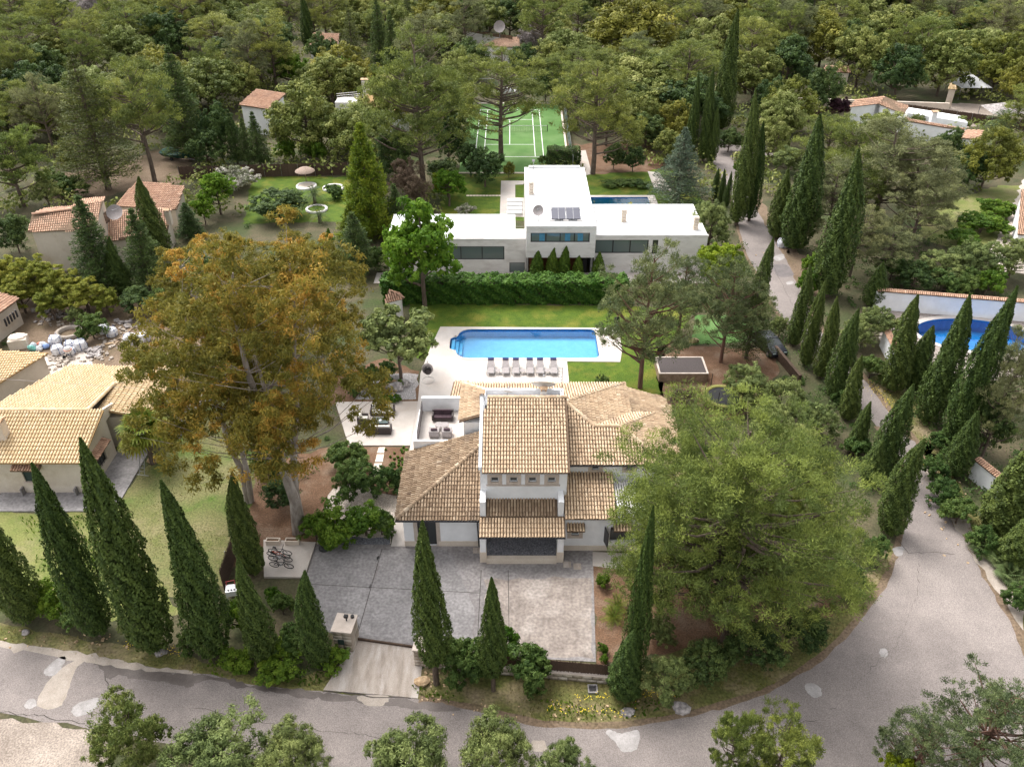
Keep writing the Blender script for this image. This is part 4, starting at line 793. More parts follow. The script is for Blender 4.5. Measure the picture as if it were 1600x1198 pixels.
M['cedarb'] = fol('blue_cedar_needles', L(.055, .085, .055), L(.09, .13, .082), L(.15, .19, .12), .15)
M['gold'] = fol('golden_conifer', L(0.085, 0.13, 0.012), L(0.16, 0.215, 0.018), L(0.29, 0.32, 0.03), .25)
M['bright'] = fol('bright_leaves', L(0.08, 0.165, 0.012), L(0.14, 0.25, 0.02), L(0.23, 0.35, 0.04), .35)
M['lime'] = fol('lime_leaves', L(.13, .19, .010), L(.22, .29, .015), L(.33, .40, .03), .35)
M['olive'] = fol('olive_leaves', L(0.105, 0.135, 0.045), L(0.19, 0.23, 0.07), L(0.31, 0.345, 0.12), .2)
M['shrub'] = fol('shrub_leaves', L(.045, .085, .020), L(.08, .135, .03), L(.14, .20, .05), .25)
M['shrubb'] = fol('vivid_shrub_leaves', L(.06, .125, .012), L(.11, .195, .018), L(.18, .27, .03), .3)
M['hedge'] = fol('hedge_leaves', L(0.034, 0.085, 0.01), L(0.07, 0.145, 0.016), L(0.14, 0.24, 0.04), .25)
M['bamboo'] = fol('bamboo_leaves', L(.15, .18, .025), L(.26, .285, .045), L(.40, .40, .08), .35)
M['grey'] = fol('bare_twigs', L(.13, .11, .105), L(.19, .165, .155), L(.26, .23, .215), .1)
M['brown'] = fol('brown_scrub', L(.085, .058, .038), L(.14, .098, .065), L(.20, .15, .105), .15)
M['junip'] = fol('juniper_needles', L(0.08, 0.105, 0.044), L(0.14, 0.17, 0.068), L(0.23, 0.26, 0.1), .15)
M['purple'] = fol('purple_plum_leaves', L(.03, .012, .018), L(.055, .022, .032), L(.08, .035, .05), .2)
M['palmleaf'] = fol('palm_leaves', L(.07, .105, .012), L(.13, .165, .02), L(.30, .27, .04), .2)
M['dateleaf'] = fol('date_palm_leaves', L(.06, .09, .03), L(.10, .14, .05), L(.16, .20, .08), .2)
M['blossom'] = fol('white_blossom', L(.12, .15, .06), L(.42, .40, .34), L(.62, .58, .52), .2)
M['ivy'] = M['shrub']

def unit(rg, k):
    v = rg.normal(size=(k, 3)); return v / np.linalg.norm(v, axis=1, keepdims=True)
def nrm(v): return v / (np.linalg.norm(v, axis=1, keepdims=True) + 1e-9)
def diamonds(P, N, ln, wd, rg, D=None):
    """one diamond leaf per point; D optional long-axis direction"""
    k = len(P); N = nrm(N)
    T = unit(rg, k) if D is None else nrm(D); T = nrm(T - N * (T * N).sum(1, keepdims=True)); B = np.cross(N, T)
    l = (ln * rg.uniform(.6, 1.3, (k, 1))); w_ = (wd * rg.uniform(.6, 1.3, (k, 1)))
    V = np.stack([P - T * l, P + B * w_, P + T * l, P - B * w_], 1).reshape(-1, 3)
    return V, np.arange(4 * k).reshape(-1, 4)
def clump_pts(rg, C, Rr, per, shell=.55, up=0.0):
    k = len(C); u = unit(rg, k * per); u[:, 2] = np.where((u[:, 2] < 0) & (rg.random(k * per) < up), -u[:, 2], u[:, 2])
    f = rg.uniform(shell, 1.0, (k * per, 1)); P = np.repeat(C, per, 0) + u * f * np.repeat(Rr, per, 0)
    return P, u
def tint_of(rg, k, per, spread=.22, bias=None):
    t = rg.uniform(.15, .85, k) if bias is None else bias
    return np.clip(np.repeat(t, per) + rg.normal(0, spread, k * per), 0, 1)
class Proto: pass
PROT = {}
def limbs_mesh(name, segs, mat, n=6):
    b = MB()
    for pts, rr in segs: b.path(pts, rr, n)
    return b.mesh(name, mat)
def add_proto(key, H, Rad, V, F, tint, segs, leafmat, barkmat, cf=.62, name='tree'):
    p = Proto(); p.H, p.R, p.cf, p.name = H, Rad, cf, name
    p.crown = np_mesh('crown', V, F, tint, M[leafmat]); p.trunk = limbs_mesh('trunk', segs, M[barkmat]) if segs else None
    PROT[key] = p; return p
def branchy(rg, H, C, base_h, r0, lean=.02, top=.85, every=1):
    """a bent tapering trunk with a limb to every clump"""
    n = 6; xs = np.cumsum(rg.normal(0, lean * H / n, (n, 2)), 0); tr = [Vector((0, 0, -.1))] + [Vector((xs[i, 0], xs[i, 1], H * top * (i + 1) / n)) for i in range(n)]
    rr = [r0] + [r0 * (1 - .8 * (i + 1) / n) for i in range(n)]; segs = [(tr, rr)]
    def at(z):
        f = min(max(z / (H * top) * n, 0), n - 1e-3); i = int(f); return tr[i].lerp(tr[i + 1], f - i), rr[i] * .6
    for c in C[::every]:
        c = Vector(c); h = math.hypot(c.x, c.y); z = max(base_h * .9, min(c.z - h * .55, H * top * .97)); a, q = at(z); mid = a.lerp(c, .55) + Vector((0, 0, -.08 * h)); q = min(q, .035 + .02 * h)
        segs.append(([a, mid, c], [q, q * .6, .02]))
    return segs
def dome(rg, k, R_, zc, zr, jit=.12, inner=.35):
    """clump centres over the upper skin of an uneven ellipsoid, some inside"""
    u = unit(rg, k * 3); u = u[u[:, 2] > -.55][:k]; f = np.where(rg.random(len(u)) < inner, rg.uniform(.35, .75, len(u)), rg.uniform(.78, 1.02, len(u)))
    ph = rg.uniform(0, 6.28, 6); az = np.arctan2(u[:, 1], u[:, 0]); lob = 1 + jit * (np.sin(2 * az + ph[0]) + np.sin(3 * az + ph[1] + 2 * u[:, 2]) + .7 * np.sin(5 * az + ph[2] + 4 * u[:, 2]))
    return np.stack([u[:, 0] * R_ * f * lob, u[:, 1] * R_ * f * lob, zc + u[:, 2] * zr * f], 1)

def twolevel(rg, C, Rr, sub, per, srad, up, shell):
    """boughs made of small tufts: centres of tufts, then leaf points round them"""
    u = unit(rg, len(C) * sub); fl = (u[:, 2] < -.15) & (rg.random(len(u)) < up); u[fl, 2] *= -1
    S_ = np.repeat(C, sub, 0) + u * np.repeat(Rr, sub, 0) * rg.uniform(.62, 1.0, (len(u), 1)); sr = np.repeat(Rr[:, :1], sub, 0) * srad * rg.uniform(.7, 1.25, (len(u), 1))
    P, v = clump_pts(rg, S_, np.concatenate([sr, sr, sr * .75], 1), per, shell, .35); return P, v, np.repeat(u, per, 0), len(S_)
def make_pine(key, seed, H=15.0, R_=5.0, k=46, per=120, mat='pine', ch=.42, tuft=.31, bark='bark', blade=.036, crad=.26, every=1, sub=9, srad=.42, jit=.14, inner=.30):
    rg = np.random.default_rng(seed); zc = H * (1 - ch * .5) - .4; C = dome(rg, k, R_ * .84, zc, H * ch * .5, jit, inner)
    rad = R_ * rg.uniform(crad * .7, crad * 1.25, (len(C), 1)); Rr = np.concatenate([rad, rad, rad * .62], 1)
    P, v, u, ns = twolevel(rg, C, Rr, sub, per, srad, .7, .25); m = len(P)
    D = nrm(v * .8 + u * .5 + np.array([0, 0, .5]) + rg.normal(0, .35, (m, 3))); V, F = diamonds(P, unit(rg, m), tuft * .5, blade, rg, D)
    t = np.clip(np.repeat(np.clip(np.repeat(rg.uniform(.12, .72, len(C)), sub) + rg.normal(0, .22, ns), 0, 1), per) + rg.normal(0, .16, m), 0, 1)
    add_proto(key, H, R_, V, F, t, branchy(rg, H, C, H * (1 - ch) * .95, H * .016 + .05, .022, .9, every), mat, bark, 1 - ch * .5, 'pine_tree')
def make_oak(key, seed, H=8.0, R_=4.5, k=52, per=44, mat='oak', leaf=.15, bark='bark', ch=.96, inner=.22, crad=.28, name='oak_tree', wl=.62, up=.5, sub=8, srad=.40, shoots=False, shell=.55):
    rg = np.random.default_rng(seed); zc = H * (1 - ch * .5); C = dome(rg, k, R_ * .80, zc, H * ch * .5 * .85, .10, inner)
    rad = R_ * rg.uniform(crad * .7, crad * 1.3, (len(C), 1)); Rr = np.concatenate([rad, rad, rad * .8], 1)
    P, v, u, ns = twolevel(rg, C, Rr, sub, per, srad, up, shell); m = len(P); V, F = diamonds(P, v + u * .4 + rg.normal(0, .5, v.shape) + np.array([0, 0, .3]), leaf, leaf * wl, rg, (v * .5 + u * .4 + np.array([0, 0, .9]) + rg.normal(0, .4, v.shape)) if shoots else None)
    t = np.clip(np.repeat(np.clip(np.repeat(rg.uniform(.12, .75, len(C)), sub) + rg.normal(0, .2, ns), 0, 1), per) + rg.normal(0, .16, m), 0, 1)
    add_proto(key, H, R_, V, F, t, branchy(rg, H, C, H * .2, H * .02 + .05, .03, .8, 2), mat, bark, 1 - ch * .5, name)
def make_cypress(key, seed, H=13.0, R_=1.15, k=17000, mat='cyp', leaf=.095, bare=.03):
    rg = np.random.default_rng(seed); t = rg.random(k) ** .95; az = rg.uniform(0, 2 * math.pi, k)
    prof = lambda t: (.60 + .40 * np.sin(np.clip(t / .26, 0, 1) * math.pi / 2)) * np.clip(1.0 - np.clip((t - .14) / .865, 0, 1) ** 1.85, 0, 1) ** .92 * np.minimum(1, (t + .006) / .03)
    ph = rg.uniform(0, 6.28, 8); lump = 1 + .09 * np.sin(2 * az + ph[6] + 7 * t) + .06 * np.sin(5 * az + ph[0] + 13 * t) + .07 * np.sin(8 * az + ph[1] - 29 * t) + .05 * np.sin(3 * az + 43 * t + ph[2]) + .07 * np.sin(14 * az + 61 * t + ph[3])
    dep = np.clip(rg.random(k) + .45 * (np.sin(6 * az + 37 * t + ph[7]) < -.75), 0, 1.3); r = R_ * prof(t) * lump * (1 - .17 * dep ** 2); z = H * (bare + (1 - bare) * t)
    wob_ = .13 * R_ * np.sin(4 * t + ph[4]) * t; P = np.stack([r * np.cos(az) + wob_ * 2, r * np.sin(az) + wob_, z], 1)
    O = np.stack([np.cos(az), np.sin(az), np.full(k, .35)], 1); V, F = diamonds(P, O + rg.normal(0, .5, (k, 3)), leaf, leaf * .5, rg, np.tile([0, 0, 1.0], (k, 1)) + O * .35 + rg.normal(0, .3, (k, 3)))
    n = 12; zz = np.linspace(0, .86, 14); Vc = np.array([(R_ * prof(q) * .58 * math.cos(2 * math.pi * i / n), R_ * prof(q) * .58 * math.sin(2 * math.pi * i / n), H * (bare + (1 - bare) * q)) for q in zz for i in range(n)])
    Fc = np.array([(j * n + i, j * n + (i + 1) % n, (j + 1) * n + (i + 1) % n, (j + 1) * n + i) for j in range(13) for i in range(n)])
    ti = np.clip(.5 + .22 * np.sin(7 * az + 23 * t + ph[5]) + rg.normal(0, .2, k), 0, 1)
    add_proto(key, H, R_, np.concatenate([V, Vc]), np.concatenate([F, Fc + len(V)]), np.concatenate([ti, np.full(len(Fc), .1)]), [([Vector((0, 0, -.1)), Vector((0, 0, H * max(bare, .03) * 1.6 + .3)), Vector((0, 0, H * .5))], [R_ * .16 + .05, R_ * .13 + .04, .03])], mat, 'bark', .4, 'cypress_tree')
def make_conifer(key, seed, H=12.0, R_=3.5, tiers=22, mat='cedar', droop=.0, per=70, power=.9, blade=.04, tuft=.30, flat=.16, start=.12, up=.35, name='cedar_tree', jag=.3):
    rg = np.random.default_rng(seed); Ps = []; Ds = []; T = []; segs = [([Vector((0, 0, -.1)), Vector((0, 0, H * .5)), Vector((0, 0, H * .98))], [.02 * H + .05, .012 * H + .03, .02])]
    for j in range(tiers):
        f = start + (1 - start) * (j + rg.uniform(-.3, .3)) / tiers; f = min(max(f, start), .99); z = H * f; rl = R_ * max(.04, (1 - (f - start) / (1 - start))) ** power
        nb = int(5 + 5 * (rl / R_)); a0 = rg.uniform(0, 6.28)
        for b in range(nb):
            a = a0 + 2 * math.pi * b / nb + rg.normal(0, .2); ln = rl * rg.uniform(1 - jag, 1 + jag * .45); k = int(per * (.35 + ln / R_)) ; s = rg.random(k) ** .6
            dx, dy = math.cos(a), math.sin(a); wd = .30 * ln * (1 - .55 * s) + .12; lat = rg.normal(0, .5, k) * wd
            zz = z - droop * ln * s ** 1.4 + .10 * ln * s + rg.normal(0, flat, k) * (.5 + .5 * rl / R_); P = np.stack([dx * ln * s - dy * lat, dy * ln * s + dx * lat, zz], 1)
            D = np.stack([dx + rg.normal(0, .5, k), dy + rg.normal(0, .5, k), up + rg.normal(0, .35, k)], 1); Ps.append(P); Ds.append(D); T.append(np.clip(np.full(k, rg.uniform(.2, .8)) + rg.normal(0, .2, k), 0, 1))
            segs.append(([Vector((0, 0, z - .1 * ln)), Vector((dx * ln * .85, dy * ln * .85, z - droop * ln * .8 + .08 * ln))], [.02 + .012 * ln, .012]))
    P = np.concatenate(Ps); D = np.concatenate(Ds); V, F = diamonds(P, unit(rg, len(P)) * np.array([.7, .7, 1]), tuft * .5, blade, rg, D)
    add_proto(key, H, R_, V, F, np.concatenate(T), segs, mat, 'bark', .45, name)
def make_euc(key, seed, H, R_, k, per, stems, mat='euc'):
    rg = np.random.default_rng(seed); C = dome(rg, k, R_ * .92, H * .58, H * .42, .12, .4); C = C[C[:, 2] > H * .24]; out = np.clip((C[:, 2] - H * .42) / (H * .55), 0, 1)
    rad = R_ * rg.uniform(.13, .22, (len(C), 1)); Rr = np.concatenate([rad, rad, rad * 1.1], 1); sub = 11
    P, v, u, ns = twolevel(rg, C, Rr, sub, per, .40, .45, .2); m = len(P); V, F = diamonds(P, v + rg.normal(0, .8, v.shape), .16, .046, rg, np.tile([0, 0, -.8], (m, 1)) + v * .4 + rg.normal(0, .55, (m, 3)))
    t = np.clip(np.repeat(np.repeat(rg.normal(.30, .15, len(C)), sub) + np.clip(rg.normal(0, .12, ns), -.2, .3) + np.repeat((rg.random(len(C)) < .06 + .4 * out) * .32, sub) * rg.random(ns), per) + rg.normal(0, .12, m), 0, 1); segs = []
    for (dx, dy, r0) in stems:
        pts = [Vector((dx * .1, dy * .1, -.1))]; 
        for i in range(1, 7): f = i / 6; pts.append(Vector((dx * f + rg.normal(0, .25), dy * f + rg.normal(0, .25), H * .86 * f)))
        rr = [r0 * (1 - .88 * (i / 6)) + .03 for i in range(7)]; segs.append((pts, rr))
    for i, c in enumerate(C):
        if i % 3 == 2: continue
        st = segs[i % len(stems)]; z = max(H * .3, c[2] - .85 * math.hypot(c[0], c[1])); f = min(5.9, 6 * z / (H * .86)); j = int(f); a = st[0][j].lerp(st[0][j + 1], f - j); c = Vector(c); q = min(.055, st[1][j] * .3); segs.append(([a, a.lerp(c, .5) + Vector((rg.normal(0, .2), rg.normal(0, .2), .15 - .06 * (c - a).length)), c], [q, q * .55, .012]))
    add_proto(key, H, R_, V, F, t, segs, mat, 'barkpale', .64, 'eucalyptus_tree')

for i in range(5): make_pine(f'pine{i}', 10 + i, 15, 5, (46, 52, 44, 58, 52)[i], 52, 'pine', (.70, .84, .66, .86, .90)[i], every=1)
for i in range(3): make_pine(f'pined{i}', 30 + i, 14, 5, 50, 50, 'pined', (.84, .74, .9)[i])
for i in range(2): make_pine(f'pineb{i}', 40 + i, 10, 4, 44, 66, 'pineb', (.78, .86)[i])
for i in range(4): make_oak(f'oak{i}', 50 + i, mat='oak')
for i in range(3): make_oak(f'oakl{i}', 60 + i, mat='oakl')
for i in range(3): make_oak(f'oakd{i}', 70 + i, 8, 4.2, mat='oakd')
make_oak('carob0', 75, mat='carob')
for i in range(5): make_cypress(f'cyp{i}', 80 + i, 13, (1.15, 1.25, 1.05, 1.2, 1.1)[i])
for i in range(2): make_cypress(f'cypg{i}', 90 + i, 3.4, .5, 4200, 'cypg', .075, .02)
make_cypress('cypt0', 95, 13, 1.2, 17000, 'cyp', .095, .16)
for i in range(3): make_conifer(f'cedar{i}', 100 + i, 14, 4.6, 24, 'cedar', .05, 100)
make_conifer('cedarb0', 105, 11, 4.2, 22, 'cedarb', .22, 100)
for i in range(2): make_conifer(f'spruce{i}', 110 + i, 12, 2.8, 26, 'oakd', .12, 90, .8, name='conifer_tree')
make_conifer('gold0', 115, 9, 3.0, 24, 'gold', -.15, 110, .75, .05, .34, .2, .03, .6, name='golden_conifer')
for i in range(2): make_pine(f'junip{i}', 120 + i, 12, 4.6, 70, 56, 'junip', .90, .23, crad=.22, bark='barkred', blade=.03, inner=.35)
for i in range(2): make_oak(f'bright{i}', 130 + i, 8, 3.6, 60, 26, 'bright', .15, ch=.96, inner=.5, crad=.2, name='broadleaf_tree')
make_oak('lime0', 133, 6, 3.2, 40, 60, 'lime', .14, ch=.9, name='broadleaf_tree')
for i in range(3): make_oak(f'olive{i}', 140 + i, 4, 2.6, 36, 60, 'olive', .11, ch=.9, inner=.35, crad=.26, name='olive_tree', wl=.32)
for i in range(3): make_oak(f'shrub{i}', 150 + i, 2.2, 1.6, 24, 45, 'shrub', .085, ch=1.0, inner=.3, crad=.34, name='shrub')
for i in range(3): make_oak(f'shrubb{i}', 155 + i, 2.0, 1.5, 24, 45, 'shrubb', .08, ch=1.0, inner=.3, crad=.34, name='shrub')
for i in range(2): make_oak(f'shoot{i}', 145 + i, 4, 2.6, 54, 48, 'olive', .11, ch=.95, inner=.4, crad=.24, name='olive_tree', wl=.24, sub=9, srad=.5, shoots=True, shell=.1)
make_oak('shootd', 147, 6, 2.6, 56, 50, 'oak', .10, ch=.98, inner=.35, crad=.24, name='broadleaf_tree', wl=.3, sub=9, srad=.5, shoots=True, shell=.1)
make_oak('blossom0', 160, 3, 2.6, 30, 50, 'blossom', .09, ch=1.0, inner=.3, name='flowering_shrub')
make_oak('brown0', 161, 4, 2.0, 30, 50, 'brown', .14, ch=1.0, inner=.5, name='bare_bush', wl=.12)
make_oak('grey0', 162, 8, 4.0, 40, 60, 'grey', .25, ch=.8, inner=.5, name='bare_tree', wl=.07)
make_oak('purple0', 163, 4, 2.0, 26, 50, 'purple', .11, ch=.9, name='plum_tree')
for i in range(2): make_oak(f'bamboo{i}', 165 + i, 6, 2.2, 60, 32, 'bamboo', .20, ch=1.0, inner=.5, crad=.2, name='bamboo_clump', wl=.2)

# ---------------------------------------------------------------- planting
rgP = random.Random(77); _used = set()
def plant(key, x, y, H, Rad, label, cat='tree', name=None, group=None, rz=None, lean=0.0):
    p = PROT[key]; t = thing(name or p.name, label, cat, (x, y, 0), rgP.uniform(0, 6.28) if rz is None else rz, group)
    sx = Rad / p.R; sz = H / p.H
    for nm, me in (('trunk', p.trunk), ('crown', p.crown)):
        if me is None: continue
        o = link(nm, me, t); o.scale = (sx, sx, sz)
    if lean: t.rotation_euler = (lean, 0, t.rotation_euler[2])
    return t
def tb(key, bx, by, ty, wpx, label, cat='tree', **kw):
    """placed by the foot, the height of the tip and the width"""
    P = G(bx, by); H = HT(P, ty); Z = PR((P.x, P.y, H * .4))[2]; return plant(key, P.x, P.y, H, wpx / 2 * Z / FOC, label, cat, **kw)
def tc(key, cx, cy, rpx, H, label, cat='tree', **kw):
    """placed by the middle of the crown, its radius, and the tree's height"""
    p = PROT[key]; P = G(cx, cy, H * p.cf); Z = PR(P)[2]; return plant(key, P.x, P.y, H, rpx * Z / FOC, label, cat, **kw)
# ================================================================== cypresses along the lower road, left to right
gL = 'cypresses along the lower road'
for k, (bx, by, ty, w_, lab) in enumerate([
    (48, 968, 772, 61.2, 'dark cypress cut by the left edge, first of the lower road row'),
    (158, 990, 720, 64, 'dark cypress second from the left in the lower road row'),
    (246, 1015, 688, 82.5, 'tallest and widest dark cypress of the lower road row, third from the left'),
    (338, 1022, 754, 67.9, 'dark cypress fourth from the left in the lower road row'),
    (416, 1032, 868, 46.6, 'short dark cypress fifth from the left beside the bicycle slab'),
    (500, 1036, 892, 49.3, 'bushy short cypress beside the left gatepost')]): tb(f'cyp{(k * 2 + 1) % 5}', bx, by, ty, w_, lab, group=gL)
tb('cyp2', 398, 895, 738, 44, 'thin ivy-dark cypress in front of the brown eucalyptus by the heather fence', group=gL)
tb('cypt0', 682, 1068, 812, 56, 'cypress with a bare trunk standing right of the gate before the villa', group=gL)
tb('cypt0', 771, 1078, 903, 42, 'slim small cypress with a bare trunk before the middle of the parking court', group=gL)
tb('cyp3', 985, 1070, 795, 40, 'tall slim cypress at the corner right of the parking court', group=gL)
tb('cyp1', 975, 1088, 985, 52, 'short stout cypress at the foot of the tall slim corner cypress', group=gL)
# ---- along the lane on the right
gR = 'cypresses along the lane'
for k, (bx, by, ty, w_, lab) in enumerate([
    (1240, 540, 412, 28.7, 'cypress on the left of the lane, nearest the hedge end'), (1258, 572, 438, 28.7, 'second cypress on the left of the lane, touching the first'),
    (1281, 590, 463, 30.4, 'third cypress on the left of the lane'), (1303, 622, 480, 38.9, 'wide cypress on the left of the lane, fourth in line'),
    (1322, 655, 556, 30.4, 'shorter cypress on the left of the lane, fifth in line'), (1336, 706, 628, 27, 'small cypress on the lane edge above the large pine'),
    (1358, 755, 688, 33.8, 'small cypress half hidden behind the crown of the large pine'), (1378, 738, 596, 47.3, 'tall cypress leaning over the middle of the lane bend'),
    (1388, 832, 684, 52.3, 'broad cypress where the lane meets the wide road bend')]): tb(f'cyp{(k * 3 + 2) % 5}', bx, by, ty, w_, lab, group=gR)
for k, (bx, by, ty, w_, lab) in enumerate([
    (1362, 478, 408, 32.2, 'cypress on the right of the lane, above the white garden wall'), (1392, 610, 462, 44, 'cypress in front of the left end of the oval pool'),
    (1425, 608, 510, 40.6, 'shorter cypress in front of the oval pool, left of centre'), (1448, 660, 462, 52.3, 'large cypress crossing the middle of the oval pool'),
    (1487, 702, 444, 54.1, 'tallest cypress of the pool row, reaching past the pool to the right'), (1490, 742, 640, 38.9, 'greyish short cypress beside the white wall end on the right'),
    (1560, 832, 668, 77.7, 'broad cypress at the right edge beside the white wall'), (1578, 885, 800, 52.3, 'small wind-bent cypress low at the right edge')]): tb(f'cyp{(k * 3 + 1) % 5}', bx, by, ty, w_, lab, group=gR)
for k, (bx, by, ty, w_, lab) in enumerate([
    (1290, 462, 234, 55.8, 'very tall cypress right of the upper lane, nearest the camera'), (1240, 392, 180, 52.3, 'very tall cypress right of the upper lane, beside the dirt shoulder'),
    (1212, 372, 262, 33.8, 'cypress tucked left of the very tall ones by the dirt shoulder'), (1150, 352, 140, 33.8, 'very tall slim cypress on the left of the upper lane'),
    (1170, 345, 190, 25.4, 'slim cypress beside the very tall one on the left of the upper lane'), (1126, 205, 15, 33.8, 'very tall far cypress left of the lane end'),
    (1076, 250, 112, 18.6, 'slim far cypress left of the lane, behind the blue cedar'), (1098, 252, 105, 21.9, 'taller far cypress beside the slim one behind the blue cedar'), (1110, 255, 165, 18.6, 'short far cypress behind the blue cedar'),
    (1182, 492, 372, 28.7, 'lone cypress beside the lane right of the lime tree'), (1116, 312, 262, 11.9, 'first of three thin cypresses on the left lane edge'), (1125, 318, 264, 11.9, 'second of three thin cypresses on the left lane edge'), (1134, 324, 268, 11.9, 'third of three thin cypresses on the left lane edge')]): tb(f'cyp{(k * 2) % 5}', bx, by, ty, w_, lab, group=gR)
for k, (x, ty) in enumerate(((839, 387), (864, 387), (881, 384), (903, 398), (934, 395))):
    P = G(x, 436); H = HT(P, ty); plant(f'cypg{k % 2}', P.x, P.y, H, .78 if k != 3 else .66, ('leftmost', 'second from the left', 'middle', 'second from the right', 'rightmost')[k] + ' of five small cypresses before the white flat-roofed house', group='small cypresses behind the hedge')
tb('cyp4', 252, 402, 276, 40, 'tall thin cypress leaning over the pink roofs at the upper left'); tb('cyp0', 196, 462, 370, 30, 'slim cypress below the pink roofs beside the dark conifers')
tb('cyp2', 483, 78, -14, 20, 'slender far cypress at the top left of centre'); tb('cypg0', 518, 425, 358, 24, 'short cypress between the eucalyptus and the blue-black conifer')
for k, (x, y, t_) in enumerate(((1212, 30, -20), (1226, 34, -16), (1262, 30, -18), (1068, 78, 40), (912, 50, -8), (1545, 20, -22))): tb(f'cyp{k % 5}', x, y, t_, 12, ('first of two far cypresses at the top right of the lane', 'second of two far cypresses at the top right of the lane', 'lone far cypress on the top edge right of the lane', 'dark cypress tip beside the big yellow-green tree at the top', 'dark cypress tip above the tennis court at the top edge', 'far cypress on the top edge near the right corner')[k])

# ================================================================== big unique trees
P = G(468, 832); make_euc('euc_main', 201, HT(P, 352) , 7.6, 116, 62, [(-1.6, .6, .44), (1.9, 2.0, .34), (-.3, -1.5, .22)])
plant('euc_main', P.x, P.y, HT(P, 352), 7.6, 'huge brown-green eucalyptus with pale trunk left of the villa', rz=0.0)
P = G(398, 800); make_euc('euc_side', 202, 19.5, 6.2, 82, 56, [(-1.5, 2.2, .26), (.8, 1.5, .22)])
plant('euc_side', P.x - .6, P.y + 1, 19.5, 6.2, 'second brown eucalyptus rising behind the heather fence beside the farm lawn', rz=.4)
P = G(335, 600); plant('euc_side', P.x + 1, P.y, 15.0, 5.4, 'orange-topped eucalyptus behind the building yard', rz=2.6)
P = G(560, 640); plant('euc_side', P.x - 4.5, P.y + 6, 14.5, 4.8, 'eucalyptus with reddish top behind the lower terrace', rz=4.4)
P = G(400, 520); plant('euc_side', P.x, P.y, 10.5, 5.0, 'greyish eucalyptus at the back of the group below the garden lawn', rz=1.4)
make_pine('pine_big', 210, 17.5, 8.6, 118, 92, 'pineb', .90, .28, 'bark', .022, .20, 1, 12, .36, .15, .25)
P = G(1178, 962); plant('pine_big', P.x - 2.6, P.y - .2, 17.2, 8.1, 'huge spreading fresh green pine right of the villa', rz=.7)
P = G(1085, 905); plant('pineb0', P.x, P.y, 11.5, 4.6, 'lower pine in front of the villa corner beneath the huge spreading pine')
P = G(1205, 885); plant('pineb1', P.x, P.y, 10.5, 3.6, 'pine at the lane side of the huge spreading pine'); P = G(1130, 1000); plant('pine2', P.x, P.y, 9, 4.4, 'dull pine in the shade low in front of the huge spreading pine')
P = G(1030, 955); plant('pineb0', P.x, P.y, 7.5, 3.2, 'small pine between the corner cypress and the huge pine')
P = G(1235, 955); plant('pine3', P.x, P.y, 8.5, 4.2, 'low drooping pine above the inner verge of the road bend')
tb('junip0', 1000, 606, 378, 158, 'grey-green open cedar with a bare forked trunk right of the pool'); tb('junip1', 1126, 566, 400, 118, 'grey-green cedar with a leaning trunk on the bare soil'); tb('junip1', 1060, 520, 402, 100, 'grey cedar behind the forked one at the hedge end')
tb('cedar1', 1165, 560, 408, 90, 'dark cedar left of the lane behind the soil bank')
tb('bright0', 664, 478, 300, 148, 'bright green open tree in front of the white flat-roofed house'); tb('bright1', 628, 455, 345, 70, 'bright green sapling left of the open tree at the white house')
tb('lime0', 1122, 455, 382, 82, 'lime green round tree at the right end of the white flat-roofed house')
tb('bright1', 702, 322, 258, 62, 'bright green round tree behind the left wing of the white house')
P = G(622, 592); make_oak('loquat', 220, 6.5, 4.2, 40, 36, 'olive', .17, ch=.75, inner=.45, crad=.18, name='broadleaf_tree'); plant('loquat', P.x + .3, P.y, 7.6, 4.6, 'open grey-leaved tree with pale twigs over the gravel bed')
tb('olive1', 1105, 398, 318, 72, 'round grey-green olive at the right corner of the white house'); tb('olive0', 1095, 352, 318, 52, 'small olive behind the right corner of the white house')
for k, (cx, cy, r_, h, lab) in enumerate([(1168, 600, 46, 4.2, 'large olive bush between the soil bank and the huge pine'), (1222, 622, 40, 4.0, 'olive bush right of the soil bank by the lane'), (1205, 655, 40, 3.6, 'olive bush just above the huge pine'), (1280, 655, 34, 3.6, 'dull olive bush left of the small lane cypresses'), (1250, 690, 34, 3.4, 'olive bush above the right shoulder of the huge pine'),
    (1340, 520, 30, 3.2, 'pale olive on the lane edge left of the white garden wall'), (1365, 505, 34, 4.0, 'silvery olive against the white garden wall'), (1395, 515, 24, 2.6, 'small silvery shrub at the wall corner'), (1220, 510, 18, 2.4, 'grey shrub on the lane edge between the cypresses')]): tc(f'olive{k % 3}', cx, cy, r_, h, lab)

